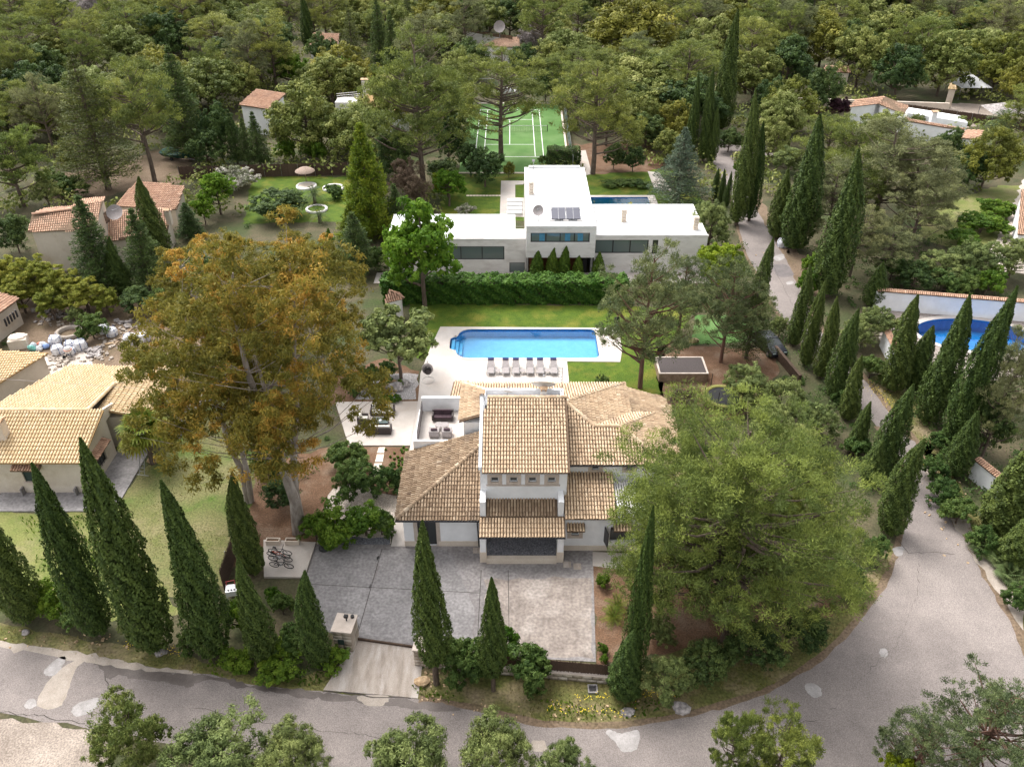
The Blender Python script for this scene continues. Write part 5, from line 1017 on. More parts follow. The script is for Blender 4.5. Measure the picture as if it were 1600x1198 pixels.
# ================================================================== pines and oaks of the gardens
for key, bx, by, ty, w_, lab in [
    ('pine3', 662, 292, 42, 168, 'tall full pine left of the tennis court'), ('pine1', 783, 250, 62, 158, 'umbrella pine with a bare trunk in front of the tennis net'), ('pine1', 926, 272, 82, 150, 'tall pine beside the white house roof right of the court'),
    ('cedar0', 170, 296, 78, 158, 'large dark cedar above the dirt drive at the upper left'), ('pine2', 242, 284, 80, 132, 'pine with a leaning bare trunk beside the green boat'), ('pineb0', 38, 322, 186, 118, 'bright pine at the left edge above the pink-roofed house'),
    ('spruce0', 168, 462, 300, 96, 'dark conifer in front of the pink-roofed house'), ('spruce1', 238, 452, 322, 84, 'second dark conifer in front of the pink-roofed house, right of the first'), ('spruce0', 300, 372, 315, 50, 'small dark conifer at the right end of the pink roofs'),
    ('spruce1', 300, 250, 66, 84, 'dark spire-shaped conifer beside the green boat'), ('gold0', 580, 372, 190, 96, 'golden-green feathery conifer left of the white flat-roofed house'), ('spruce0', 560, 428, 328, 78, 'blue-black conifer left of the white flat-roofed house'),
    ('cedarb0', 1058, 318, 196, 112, 'blue-green cedar on the lawn behind the lap pool'), ('oak1', 485, 245, 128, 116, 'large round holm oak between the two white houses'), ('oak2', 558, 262, 172, 96, 'round holm oak above the heather fence'),
    ('spruce1', 372, 258, 168, 36, 'first of three dark conifers beside the small white house'), ('spruce0', 390, 260, 182, 34, 'second of three dark conifers beside the small white house'), ('spruce1', 408, 262, 172, 46, 'third of three dark conifers beside the small white house'),
    ('oakd0', 622, 290, 200, 66, 'dark oak behind the golden conifer'), ('oakd1', 758, 292, 232, 62, 'dark round clipped tree on the lawn behind the white house'), ('oakd2', 438, 342, 298, 84, 'dark green dome of a low tree on the garden lawn edge'),
    ('blossom0', 372, 296, 260, 68, 'cream-flowering shrub at the end of the heather fence'), ('brown0', 640, 318, 240, 60, 'brown leafless bush left of the bright round tree'), ('brown0', 655, 332, 268, 44, 'second brown leafless bush behind the white house'),
    ('bright1', 345, 335, 262, 70, 'pale green slender tree right of the pink roofs'), ('bright0', 322, 352, 300, 40, 'pale green sapling right of the pink roofs'),
    ('blossom0', 729, 338, 318, 34, 'white-flowering bush behind the left wing of the white house'), ('lime0', 700, 308, 268, 50, 'yellow-green small tree beside the clipped dark one')]: tb(key, bx, by, ty, w_, lab)
for k, (cx, cy, r_, h) in enumerate([(18, 430, 34, 5.5), (58, 438, 36, 6), (98, 446, 34, 5.5), (30, 460, 30, 4.5), (130, 462, 34, 4.8), (78, 474, 28, 4), (165, 470, 26, 3.8), (-10, 445, 30, 5)]):
    tc(f'bamboo{k % 2}', cx, cy, r_, h, 'yellow-green bamboo clump in the thicket below the pink-roofed house', 'bamboo', group='bamboo thicket')
tc('shrub0', 142, 512, 24, 2.6, 'grey-green bush in the middle of the building yard', 'bush'); tc('olive2', 118, 492, 16, 2, 'small grey bush at the back of the building yard', 'bush')

# ================================================================== the wood behind, told by place
WOOD = [
 # key, cx, cy, r px, height, label
 ('pine1', 20, 22, 44, 15, 'pale pine in the top left corner'), ('pine2', 82, 30, 42, 17, 'pale pine with a long bare trunk at the top left'), ('grey0', 148, 18, 40, 11, 'bare grey-lilac tree at the top left'),
 ('pine3', 22, 98, 42, 14, 'pine at the left edge below the top left corner'), ('pined1', 60, 165, 40, 13, 'grey-green pine behind the bright pine at the left edge'), ('oakd0', 78, 168, 30, 8, 'dark oak left of the large dark cedar'), ('pine4', 128, 92, 36, 13, 'pine behind the top of the large dark cedar'),
 ('oakd1', 205, 58, 42, 12, 'dark broad tree in the upper left wood, left one of the pair'), ('oakd2', 258, 62, 42, 12, 'dark broad tree in the upper left wood, right one of the pair'), ('pine0', 282, 14, 44, 16, 'tall pine on the top edge above the dark pair'), ('carob0', 325, 36, 26, 9, 'yellowish oak at the top left of the wood'),
 ('oak0', 368, 34, 28, 9, 'green oak on the top edge left of the slender cypress'), ('pined0', 388, 84, 38, 14, 'grey-green pine above the small white house'), ('oakl0', 342, 112, 24, 7, 'light oak behind the spire-shaped conifer'), ('oak3', 378, 128, 30, 8, 'oak just behind the small white house roof'), ('shrubb0', 345, 125, 16, 4, 'bright green bush behind the spire-shaped conifer'),
 ('pine4', 422, 72, 46, 15, 'large pine left of the slender far cypress'), ('oakl1', 428, 22, 30, 9, 'pale oak on the top edge beside the slender far cypress'), ('pine1', 505, 15, 36, 14, 'pine on the top edge right of the slender far cypress'), ('oak1', 548, 22, 34, 10, 'round oak on the top edge left of the dark spires'),
 ('oakd0', 505, 88, 26, 9, 'brownish dark oak in front of the pale tiled roof'), ('cedar2', 550, 78, 36, 14, 'dark thin pine with visible trunks behind the holm oaks'), ('spruce0', 592, 60, 22, 15, 'dark spire left of the tall central pine'), ('spruce1', 612, 72, 20, 13, 'dark spire just left of the tall central pine'), ('cedar1', 638, 40, 24, 13, 'dark cedar above the tall full pine'),
 ('carob0', 682, 28, 40, 11, 'yellow-green oak at the top left of centre'), ('pined2', 662, 78, 50, 15, 'dull pine directly behind the tall full pine'), ('oakd1', 750, 22, 32, 10, 'dark oak on the top edge above the pink roof'), ('oakd2', 796, 28, 30, 9, 'dark oak on the top edge right of the pink roof'), ('oakd0', 735, 92, 30, 8, 'dark oak below the pink far roof'),
 ('shrubb1', 455, 112, 32, 6, 'green bushy tree behind the large round holm oak'), ('oakl2', 480, 122, 24, 5, 'pale bush behind the large round holm oak'), ('shrubb2', 525, 118, 30, 6, 'bright green bush behind the white terrace block'), ('shrub0', 500, 142, 26, 4, 'low green scrub behind the white terrace block'), ('bamboo0', 590, 116, 16, 5, 'yellow bush behind the chimney of the white house'), ('shrub2', 556, 125, 20, 5, 'dark bush behind the chimney of the white house'),
 ('pine0', 848, 22, 42, 16, 'dark pine on the top edge above the court'), ('oakl0', 872, 56, 26, 9, 'pale oak above the far end of the court'), ('oakl1', 880, 78, 38, 10, 'large pale oak at the far end of the court'), ('grey0', 832, 60, 24, 7, 'bare greyish tree left of the pale oaks'), ('oak2', 858, 98, 34, 9, 'oak overhanging the far right corner of the court'), ('oakd1', 820, 98, 28, 8, 'dark oak behind the far end of the court'), ('oakd2', 852, 135, 22, 6, 'dark oak at the far court corner'),
 ('carob0', 988, 44, 74, 15, 'big yellow-green eucalyptus-like tree at the top centre right'), ('pined1', 1095, 12, 46, 13, 'brownish pine on the top edge'), ('carob0', 1165, 20, 48, 12, 'brownish tree on the top edge left of the lane cypresses'), ('oakl2', 1120, 72, 46, 11, 'very pale broad oak left of the tall far cypress'), ('oakl0', 1182, 72, 48, 11, 'very pale broad oak right of the tall far cypress'),
 ('oak0', 968, 128, 42, 10, 'oak behind the tall pine right of the court'), ('oak1', 1018, 122, 46, 10, 'round green oak in the middle of the centre right wood'), ('oakl1', 1065, 132, 40, 9, 'round pale oak left of the far cypress group'), ('oak3', 1030, 168, 36, 8, 'oak with a brownish crown behind the blue cedar'), ('carob0', 1058, 192, 32, 7, 'yellowish oak above the blue cedar'), ('oak2', 1000, 182, 34, 8, 'oak right of the tall court pine'), ('oakd0', 1010, 205, 30, 6, 'dark oak over the bare tree bed'), ('oak1', 1042, 225, 26, 5, 'small oak just behind the blue cedar'),
 ('oakd0', 960, 244, 18, 4, 'small dark tree on the bare bed behind the lawn'), ('oakd2', 990, 248, 18, 4, 'second small dark tree on the bare bed behind the lawn'),
 ('oak0', 1180, 120, 42, 10, 'bright oak right of the very tall far cypress'), ('oakd0', 1232, 105, 44, 11, 'dark oak right of the lane end'), ('oakd1', 1205, 155, 26, 8, 'dark oak above the lane end'), ('carob0', 1288, 62, 50, 12, 'olive-yellow oak at the upper right'), ('oak3', 1348, 86, 48, 12, 'olive-green oak beside the olive-yellow one at the upper right'), ('oak1', 1400, 48, 50, 11, 'broad oak in the upper right wood, left of the dark cedar'), ('oakl2', 1345, 25, 40, 10, 'pale oak on the top edge at the upper right'), ('cedar0', 1442, 8, 30, 15, 'dark layered cedar on the top edge at the upper right'),
 ('oak2', 1450, 62, 42, 10, 'oak below the dark layered cedar'), ('oak0', 1478, 98, 50, 12, 'large oak above the gatehouse'), ('oakd2', 1408, 112, 38, 10, 'dark oak above the far stone wall'), ('oakd1', 1290, 140, 30, 9, 'dark oak over the left end of the far stone wall'), ('pined0', 1490, 22, 40, 12, 'grey pine on the top edge near the right corner'), ('oakl1', 1530, 34, 30, 10, 'round pale green oak near the top right corner'), ('oakl0', 1592, 32, 28, 10, 'round green oak cut by the top right edge'), ('pined2', 1585, 8, 40, 12, 'hazy pine in the top right corner'),
 ('carob0', 1562, 100, 48, 11, 'yellow-brown carob with a forked trunk at the right edge'), ('carob0', 1600, 130, 36, 9, 'second yellow-brown carob cut by the right edge'), ('purple0', 1312, 166, 18, 4, 'purple plum tree in front of the far stone wall'),
 ('oakl0', 1222, 186, 38, 9, 'pale bright oak right of the lane end'), ('oakl1', 1205, 215, 32, 7, 'pale bright oak lower down right of the lane'), ('pine4', 1296, 226, 52, 11, 'pine left of the big grey pine below the white house'), ('pined0', 1385, 262, 96, 14, 'big grey-green pine below the long white wing'), ('oakl2', 1375, 208, 40, 7, 'pale oak hiding the white gable wall'), ('pine3', 1340, 290, 52, 11, 'pine between the tall lane cypresses and the big grey pine'), ('pined2', 1440, 330, 58, 10, 'grey pine over the garden lawn on the right'), ('pined1', 1345, 362, 48, 9, 'grey pine right of the very tall near cypress'),
 ('pined1', 1305, 300, 52, 10, 'grey pine between the two very tall lane cypresses and the wing'), ('pined2', 1425, 292, 60, 11, 'dull pine right of the big grey-green pine'), ('pine4', 1335, 240, 52, 12, 'pine just left of the big grey-green pine'), ('pined0', 1470, 290, 48, 9, 'low grey pine beside the pale garden lawn on the right'), ('pined1', 1390, 385, 46, 7, 'low grey pine above the left end of the garden wall'),
 ('oakd0', 1480, 236, 28, 7, 'dark oak under the long white wing'), ('carob0', 1548, 248, 44, 9, 'large yellowish oak at the right below the date palm'), ('oakd1', 1520, 262, 30, 6, 'dark oak below the yellowish one at the right'), ('olive0', 1432, 190, 14, 3, 'olive bush behind the long white wing'), ('oakl0', 1500, 195, 16, 3, 'light bush in front of the heather fence at the upper right'),
 ('pined0', 1575, 568, 52, 8, 'flat-topped grey pine below the oval pool at the right edge'), ('pined2', 1570, 625, 42, 11, 'grey pine with a bare trunk behind the white wall on the right'), ('oakd2', 1545, 665, 34, 6, 'dark tree behind the white wall on the right'),
 ('olive1', 1475, 418, 40, 4, 'olive in the hedge above the white garden wall, left'), ('olive2', 1530, 408, 44, 5, 'large silvery olive above the white garden wall'), ('olive0', 1588, 400, 40, 5, 'silvery olive cut by the right edge above the wall'), ('oakd0', 1430, 432, 30, 3.5, 'dark laurel above the left end of the garden wall'), ('shrub1', 1475, 440, 26, 3, 'dark shrub above the middle of the garden wall'), ('shrubb1', 1545, 440, 30, 3, 'bright shrub above the right half of the garden wall'), ('shrub2', 1510, 442, 24, 3, 'green shrub above the garden wall between dark and bright ones'), ('shrub1', 1395, 420, 30, 3, 'dark shrub right of the very tall near cypress'), ('pined1', 1262, 345, 26, 6, 'grey young pine between the two very tall cypresses'), ('shrubb2', 1270, 418, 22, 3, 'green shrub at the foot of the very tall near cypress'),
 ('shrubb0', 1262, 440, 18, 3, 'bright shrub beside the lane under the very tall near cypress'), ('oakd1', 1140, 218, 20, 4, 'dark bush at the end of the lane'), ('shrubb1', 1158, 262, 14, 2, 'bright round shrub at the lane junction'),
 ('shrub0', 452, 325, 18, 2, 'dark low bush on the edge of the garden lawn'), ('spruce0', 618, 330, 26, 7, 'dark narrow conifer right of the golden one'), ('gold0', 548, 352, 30, 5, 'low golden conifer at the foot of the tall golden one'), ('shrub1', 520, 300, 16, 2, 'green bush by the round flower beds'),
 ('oak2', 115, 245, 26, 6, 'oak between the left pine and the large dark cedar'), ('oakd1', 20, 180, 30, 8, 'dark oak above the bright pine at the left edge'), ('shrub2', 110, 292, 26, 3, 'green hedge bush above the pink-roofed house'), ('oakd0', 20, 365, 30, 5, 'dark bush left of the pink-roofed house'), ('olive1', 70, 300, 24, 4, 'greyish tree above the pink-roofed house'), ('shrub0', 85, 285, 24, 3, 'low shrub on the dirt drive edge'),
 ('oakd1', 340, 205, 30, 9, 'dark tree left of the three dark conifers'), ('oakd2', 322, 232, 30, 6, 'dark thicket beside the green boat'), ('oak0', 590, 245, 30, 6, 'oak behind the golden conifer at the fence end'), ('shrubb0', 446, 232, 20, 4, 'bright bush at the heather fence, left'), ('shrubb2', 488, 236, 22, 4, 'bright bush at the heather fence, middle'), ('oak3', 520, 200, 30, 6, 'oak in front of the white terrace block'), ('oakd0', 700, 215, 30, 9, 'dark tree along the left side of the court'), ('oakd2', 735, 250, 22, 5, 'dark young tree at the near left corner of the court'),
]
for key, cx, cy, r_, h, lab in WOOD: tc(key, cx, cy, r_, h, lab)
# trees that nothing tells apart fill the wood up to and beyond the top edge
FAR = 0
pts = []
def free(x, y, d):
    return all((x - a) ** 2 + (y - b) ** 2 > d * d for a, b in pts)
for t_ in [o for o in SC.objects if o.type == 'EMPTY' and o.get('category') == 'tree']: pts.append((t_.location.x, t_.location.y))
CLEAR = [(-9.5, 11, 105, 164), (-16, 24, 84, 108), (-64, -36, 86, 108), (52, 80, 125, 154), (-52, -38, 134, 158), (-32, -14, 138, 162), (-50, -22, 108, 122), (60, 84, 150, 172), (54, 72, 156, 175)]
rgF = random.Random(9); tries = 0
while FAR < 430 and tries < 26000:
    tries += 1; y = rgF.uniform(128, 345); hw = (y * _c + CAMZ * _s) * 800 / FOC + 12; x = rgF.uniform(-hw, hw)
    if any(a < x < b and c < y < d for a, b, c, d in CLEAR): continue
    if blocked(x, y): continue
    if not free(x, y, 4.0 if y < 200 else 4.6): continue
    pts.append((x, y)); FAR += 1
    key = rgF.choice(['pine0', 'pine1', 'pine2', 'pine4', 'pined0', 'pined2', 'oak0', 'oak1', 'oak2', 'oak3', 'oakl0', 'oakl1', 'oakd0', 'oakd1', 'oakd2', 'carob0'])
    pin = key.startswith('pin'); h = rgF.uniform(11, 15) if pin else rgF.uniform(7.5, 11)
    plant(key, x, y, h, rgF.uniform(4.4, 6.6), 'pine in the mixed wood that fills the top of the picture' if pin else 'evergreen oak in the mixed wood that fills the top of the picture', group='pines of the far wood' if pin else 'oaks of the far wood')

# low evergreen scrub between the trees
def scrub(name, label, n, rect, seed, mat, rmin=.5, rmax=1.3, per=48, leaf=.13):
    rg = np.random.default_rng(seed); C = []; x0, x1, y0, y1 = rect
    while len(C) < n:
        y = rg.uniform(y0, y1); hw = (y * _c + CAMZ * _s) * 800 / FOC + 6; x = rg.uniform(max(x0, -hw), min(x1, hw))
        if math.sin(x * .23 + y * .11) + math.sin(x * .09 - y * .17 + 1) + rg.normal(0, .8) < -.6 or blocked(x, y): n -= 1; continue
        C.append((x, y, 0))
    C = np.array(C); r_ = rg.uniform(rmin, rmax, (len(C), 1)); C[:, 2] = r_[:, 0] * .45; Rr = np.concatenate([r_, r_, r_ * .8], 1)
    P, u = clump_pts(rg, C, Rr, per, .6, .9); V, F = diamonds(P, u + rg.normal(0, .6, u.shape) + np.array([0, 0, .3]), leaf, leaf * .6, rg)
    o = link(name, np_mesh(name, V, F, tint_of(rg, len(C), per, .2), M[mat])); return props(o, label, None, None, 'stuff')
scrub('forest_undergrowth', 'low green scrub filling the wood behind the gardens', 4400, (-200, 200, 105, 335), 21, 'oak', 1.0, 2.4, 28, .30)
scrub('forest_undergrowth', 'pale green scrub among the far trees', 2000, (-200, 200, 105, 335), 22, 'oakl', .8, 1.9, 28, .27)
scrub('garden_undergrowth', 'ground cover and seedlings between the garden trees', 1500, (-70, 70, 50, 105), 23, 'shrub', .25, .75, 40, .10)
scrub('lane_undergrowth', 'green weeds and shrubs beside the lane on the right', 900, (20, 60, 42, 105), 24, 'shrub', .3, .9, 44, .10)

# ================================================================== trees whose tops stand along the bottom edge
for key, cx, cy, r_, h, lab in [('shootd', 196, 1152, 64, 6.5, 'dark bushy tree at the bottom left beside the road'), ('shoot0', 345, 1185, 88, 4.5, 'open olive-green tree at the bottom edge, left of centre'), ('shoot1', 455, 1188, 62, 4.2, 'olive-green tree at the bottom edge beside the left open one'), ('shoot0', 640, 1196, 74, 4.8, 'olive-green tree at the bottom edge before the driveway'), ('shoot1', 775, 1182, 66, 4.8, 'olive-green tree at the bottom edge right of the driveway'), ('shoot0', 880, 1200, 46, 3.6, 'low olive-green tree at the bottom edge, middle'),
     ('pineb1', 1148, 1165, 42, 7, 'fresh green young pine at the bottom edge, left of the pair'), ('pineb0', 1225, 1170, 62, 7, 'fresh green young pine at the bottom edge, right of the pair'), ('junip0', 1555, 1135, 92, 8, 'large dark green cedar in the bottom right corner'), ('junip1', 1440, 1172, 68, 6.5, 'lower cedar left of the large one in the bottom right corner'), ('lime0', 1408, 1202, 28, 3, 'lime green sapling at the bottom right')]: tc(key, cx, cy, r_, h, lab)

# ================================================================== shrubs
for key, cx, cy, r_, h, lab in [
 ('shrub0', 725, 1038, 40, 3.0, 'large oleander bush right of the gate'), ('shrub1', 822, 1042, 42, 3.0, 'large oleander bush before the right half of the parking court'), ('shrubb1', 790, 1005, 26, 2.2, 'bright bush between the two large oleanders'), ('shrub2', 700, 1020, 24, 2.2, 'oleander behind the bare-trunk cypress at the gate'),
 ('shrubb0', 525, 822, 44, 2.6, 'dense green bush at the top of the parking court, middle'), ('shrubb1', 570, 818, 40, 2.4, 'dense green bush at the top of the parking court, right'), ('shrubb2', 492, 826, 30, 2.2, 'dense green bush at the top of the parking court, left'), ('shrub1', 595, 818, 24, 2.2, 'loose bush next to the cream strip at the villa'),
 ('shrub0', 552, 750, 38, 2.8, 'round dark bush on the gravel path, left'), ('shrub2', 602, 752, 28, 2.4, 'round dark bush on the gravel path, right'), ('shrub1', 540, 715, 34, 2.8, 'dark bush at the corner of the lower terrace'), ('oakd0', 440, 770, 30, 2.5, 'dark undergrowth behind the eucalyptus trunk'), ('shrub2', 415, 720, 34, 3.0, 'undergrowth left of the eucalyptus trunk'),
 ('shrubb2', 92, 935, 36, 2.6, 'bright green bush between the first and second road cypresses'), ('shrub1', 120, 968, 28, 1.8, 'low green bush under the second road cypress'), ('olive0', 205, 978, 22, 1.8, 'grey-green bush between the second and third road cypresses'), ('shrub0', 296, 1005, 22, 1.6, 'small bush between the third and fourth road cypresses'), ('shrubb1', 372, 965, 26, 2.4, 'bright bush behind the fourth road cypress'), ('shrubb0', 370, 1030, 30, 1.3, 'ground-hugging green bush on the verge left of the gate'), ('shrubb2', 440, 1040, 40, 1.3, 'spreading green bush on the verge beside the gatepost'), ('shrub2', 455, 1000, 28, 2.0, 'green bush between the two short cypresses at the gate'), ('shrub1', 440, 945, 20, 1.8, 'round green bush below the bicycle slab'), ('shrubb1', 425, 930, 14, 1.2, 'lime-green sprouting bush below the bicycle slab'), ('shrubb0', 520, 1030, 28, 1.2, 'low green bush against the left gatepost'), ('olive2', 22, 935, 30, 2.0, 'grey-green bush at the left edge under the first cypress'),
 ('shrubb1', 942, 908, 12, 1.1, 'small round bush at the parking court corner by the villa'), ('shrubb0', 942, 1012, 9, .8, 'small clipped yellow-green ball in the bed right of the court'), ('shrubb0', 944, 1029, 8, .7, 'smaller clipped yellow-green ball nearest the fence in the right bed'),
 ('olive1', 1040, 1060, 46, 3.2, 'dull green bush at the foot of the huge pine by the road'), ('olive2', 1030, 985, 30, 2.4, 'grey bush inside the bed right of the court'), ('oakd1', 1105, 1035, 40, 3.0, 'dark bush low under the huge pine'), ('oakd2', 1180, 1010, 44, 3.2, 'dark undergrowth under the middle of the huge pine'), ('oakd0', 1260, 985, 36, 2.8, 'dark undergrowth under the road side of the huge pine'), ('shrub0', 1320, 905, 30, 2.4, 'green bush on the inner side of the road bend'), ('shrub1', 1370, 860, 24, 2.4, 'green bush under the broad lane cypress'),
 ('shrub1', 1500, 800, 30, 2.2, 'green bush on the verge right of the lane'), ('shrub2', 1475, 770, 26, 2.0, 'yellow-green bush on the verge right of the lane'), ('shrub0', 1460, 735, 24, 2.0, 'green bush at the lane corner on the right'), ('shrub2', 1538, 845, 26, 2.0, 'dark fan-leaved bush on the right verge'), ('shrub0', 1595, 935, 26, 2.0, 'green bush at the right edge by the road'), ('shrubb1', 1415, 560, 22, 2.4, 'bright bush under the pool cypresses'), ('shrubb2', 1470, 600, 26, 3, 'yellow-green bush between the pool cypresses'), ('shrub1', 1362, 575, 24, 2.4, 'green bush at the outer side of the white wall corner'), ('shrub0', 1478, 690, 24, 2, 'bush between the pool row cypresses and the lane'), ('shrub1', 1340, 700, 24, 2, 'bush on the left lane edge near the small cypresses'), ('shrub0', 1320, 620, 20, 2, 'bush on the left lane edge under the wide cypress'), ('shrubb1', 1535, 350, 40, 2.4, 'long bright bush hedge on the garden lawn at the right, far end'), ('shrubb2', 1500, 372, 30, 2.0, 'bright bush hedge on the garden lawn at the right, near end'), ('shrubb0', 1555, 325, 30, 2.4, 'bright bush by the gravel path at the right edge'),
 ('shrub1', 575, 590, 24, 2.4, 'dark shrub at the back of the gravel bed'), ('shrub0', 605, 578, 16, 1.6, 'small dark shrub behind the open tree'), ('shrubb0', 590, 608, 11, .9, 'round green cushion plant left of the ochre boulder'), ('shrubb1', 603, 622, 11, .8, 'bright cushion plant at the front of the gravel bed, left'), ('shrubb2', 618, 622, 10, .8, 'bright cushion plant at the front of the gravel bed, right'), ('shrubb0', 608, 597, 7, .7, 'small green cushion plant behind the boulders'), ('shrubb1', 626, 598, 7, .7, 'small green cushion plant by the grey boulder'), ('shrub2', 553, 613, 9, .9, 'small dark shrub by the terrace wall'), ('shrub0', 940, 600, 14, 1.6, 'grey-green shrub on the lawn behind the villa roof'), ('brown0', 1072, 622, 32, 2.4, 'brown thorny scrub in front of the plunge deck'), ('shrub0', 985, 620, 16, 1.4, 'shrub on the lawn near the villa roof corner'),
 ('oakd2', 690, 265, 26, 3.4, 'dark shrub beside the court hedge, left'), ('carob0', 795, 265, 10, 2.4, 'orange-brown clipped shrub at the near edge of the court'), ('shrub2', 848, 250, 7, 1.4, 'small ball tree at the near edge of the court'), ('shrub1', 975, 286, 20, .8, 'low flower bed hedge on the lawn, left half'), ('shrub1', 950, 287, 16, .8, 'low flower bed hedge on the lawn, left end'), ('shrub2', 1000, 287, 18, .8, 'low flower bed hedge on the lawn, right half'), ('olive1', 1235, 250, 30, 4, 'grey shrub left of the tall lane cypresses, upper'), ('oakd1', 60, 455, 22, 2.2, 'dark bush under the bamboo thicket'), ('oakd0', 215, 470, 30, 3, 'dark undergrowth below the dark conifers'), ('shrub0', 255, 470, 24, 2.6, 'green bush right of the dark conifers'), ('shrub1', 305, 415, 28, 3, 'green bush between conifers and eucalyptus'), ('shrubb0', 510, 395, 24, 3, 'green bush left of the blue-black conifer'), ('shrub2', 590, 405, 20, 3, 'green bush at the left end of the white house'), ('olive0', 580, 300, 26, 3, 'grey bush behind the golden conifer')]:
    tc(key, cx, cy, r_, h, lab, 'bush')
# ================================================================== hedges
def hedge(label, x0, x1, y0, y1, h, mat='hedge', dens=160, leaf=.10, name='hedge', rz=0, bulge=.12):
    rg = np.random.default_rng(int(abs(x0 * 10 + y0))); cx, cy = (x0 + x1) / 2, (y0 + y1) / 2; t = thing(name, label, 'hedge', (cx, cy, 0), rz); a, b = (x1 - x0) / 2, (y1 - y0) / 2; Ps = []; Ns = []
    for nn, ar, f in (((0, -1, 0), 2 * a * h, lambda u, v: (u * a, -b + 0 * u, v * h)), ((0, 1, 0), 2 * a * h * .4, lambda u, v: (u * a, b + 0 * u, v * h)), ((0, 0, 1), 4 * a * b, lambda u, v: (u * a, (v * 2 - 1) * b, h + 0 * u)), ((-1, 0, 0), 2 * b * h, lambda u, v: (-a + 0 * u, u * b, v * h)), ((1, 0, 0), 2 * b * h, lambda u, v: (a + 0 * u, u * b, v * h))):
        k = int(ar * dens); u = rg.uniform(-1, 1, k); v = rg.random(k); P = np.stack(f(u, v), 1); n = np.array(nn, float)
        lump = bulge * (np.sin(P[:, 0] * 2.1 + P[:, 2] * 1.7) + np.sin(P[:, 0] * 5.3 - P[:, 1] * 3 + P[:, 2] * 4.1) * .6); P += n * (lump + rg.normal(0, .07, k))[:, None] + rg.normal(0, .04, (k, 3)); Ps.append(P); Ns.append(np.tile(n, (k, 1)))
    P = np.concatenate(Ps); N = np.concatenate(Ns); V, F = diamonds(P, N + rg.normal(0, .5, P.shape) + np.array([0, 0, .3]), leaf, leaf * .7, rg)
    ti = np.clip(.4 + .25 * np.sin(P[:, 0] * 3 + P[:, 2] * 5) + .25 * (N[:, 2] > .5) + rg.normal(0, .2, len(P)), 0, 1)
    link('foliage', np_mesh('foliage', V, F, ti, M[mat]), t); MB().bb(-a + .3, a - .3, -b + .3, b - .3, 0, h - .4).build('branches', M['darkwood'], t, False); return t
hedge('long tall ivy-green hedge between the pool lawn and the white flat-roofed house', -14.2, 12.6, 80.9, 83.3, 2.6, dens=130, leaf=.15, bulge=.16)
hedge('clipped box-shaped hedge at the near right corner of the tennis court', 5.5, 10.4, 125.0, 127.4, 2.6, 'oakd', 120, .12)
# ================================================================== walls and fences
def cap_wall(label, p, q, h, t=.3, mat='white', cap='tilep', parent=None):
    p = Vector(p[:2]); q = Vector(q[:2]); c = (p + q) / 2; d = q - p; Ln = d.length; a = math.atan2(d.y, d.x)
    w_ = thing('garden_wall', label, 'wall', (c.x, c.y, 0), a); MB().bb(-Ln / 2, Ln / 2, -t / 2, t / 2, 0, h).build('wall_face', M[mat], w_, False)
    if cap:
        for s_ in (-1, 1): roof(w_, [(-Ln / 2, s_ * (t / 2 + .12), h + .02), (Ln / 2, s_ * (t / 2 + .12), h + .02), (Ln / 2, s_ * .01, h + .2), (-Ln / 2, s_ * .01, h + .2)], cap, 'undertile', .2, .34, name='coping', world=False)
    return w_
cap_wall('white garden wall with tiled coping behind the oval pool', G(1362, 482), G(1680, 508), 2.3); cap_wall('short white wall with tiled coping left of the oval pool', G(1376, 540), G(1400, 588), 2.0)
cap_wall('white wall with tiled coping among the cypresses at the right', G(1515, 745), G(1560, 782), 1.9); cap_wall('white wall end at the right edge below the broad cypress', G(1580, 815), G(1640, 850), 1.6)
cap_wall('long pale stone wall beside the far lane at the upper right', G(1205, 166), G(1480, 176), 1.7, .4, 'cream', None); cap_wall('low dark wall along the lane behind the parked car', G(1205, 548), G(1248, 600), 1.0, .3, 'darkwood', None)
def cane_fence(label, p, q, h, step=2.5, z0=0.0):
    p = Vector(p[:2]); q = Vector(q[:2]); c = (p + q) / 2; d = q - p; Ln = d.length; a = math.atan2(d.y, d.x); t = thing('heather_fence', label, 'fence', (c.x, c.y, 0), a); rg = np.random.default_rng(int(Ln * 7))
    k = int(Ln / .05); xs = np.linspace(-Ln / 2, Ln / 2, k); hh = h + rg.normal(0, .04, k); yy = rg.normal(0, .025, k); V = []; F = []
    for i in range(k):
        V += [(xs[i] - .03, yy[i], z0), (xs[i] + .03, yy[i] + rg.normal(0, .01), z0), (xs[i] + .03, yy[i] + .0, z0 + hh[i]), (xs[i] - .03, yy[i], z0 + hh[i])]; F.append((4 * i, 4 * i + 1, 4 * i + 2, 4 * i + 3))
    o = link('cane_screen', np_mesh('cane_screen', V, F, None, M['heather']), t); o['kind'] = 'stuff'; MB().bb(-Ln / 2, Ln / 2, .03, .06, z0, z0 + h - .08).build('backing_mat', M['heather'], t, False)
    for i in range(int(Ln / step) + 1): MB().tube((-Ln / 2 + i * step, -.06, 0), (-Ln / 2 + i * step, -.06, z0 + h + .05), .03, n=6).build('post', M['metal'], t, False)
    return t
cane_fence('long brown heather fence behind the garden lawn at the upper left', G(282, 280), G(548, 273), 1.9); cane_fence('brown heather fence running from the eucalyptus to the road cypresses', G(386, 815), G(350, 922), 1.9)
cane_fence('brown heather fence below the far gravel courtyard at the upper right', G(1400, 176), G(1600, 204), 1.7); cane_fence('dark heather fence left of the white gabled house at the upper right', G(1240, 196), G(1325, 172), 1.6)
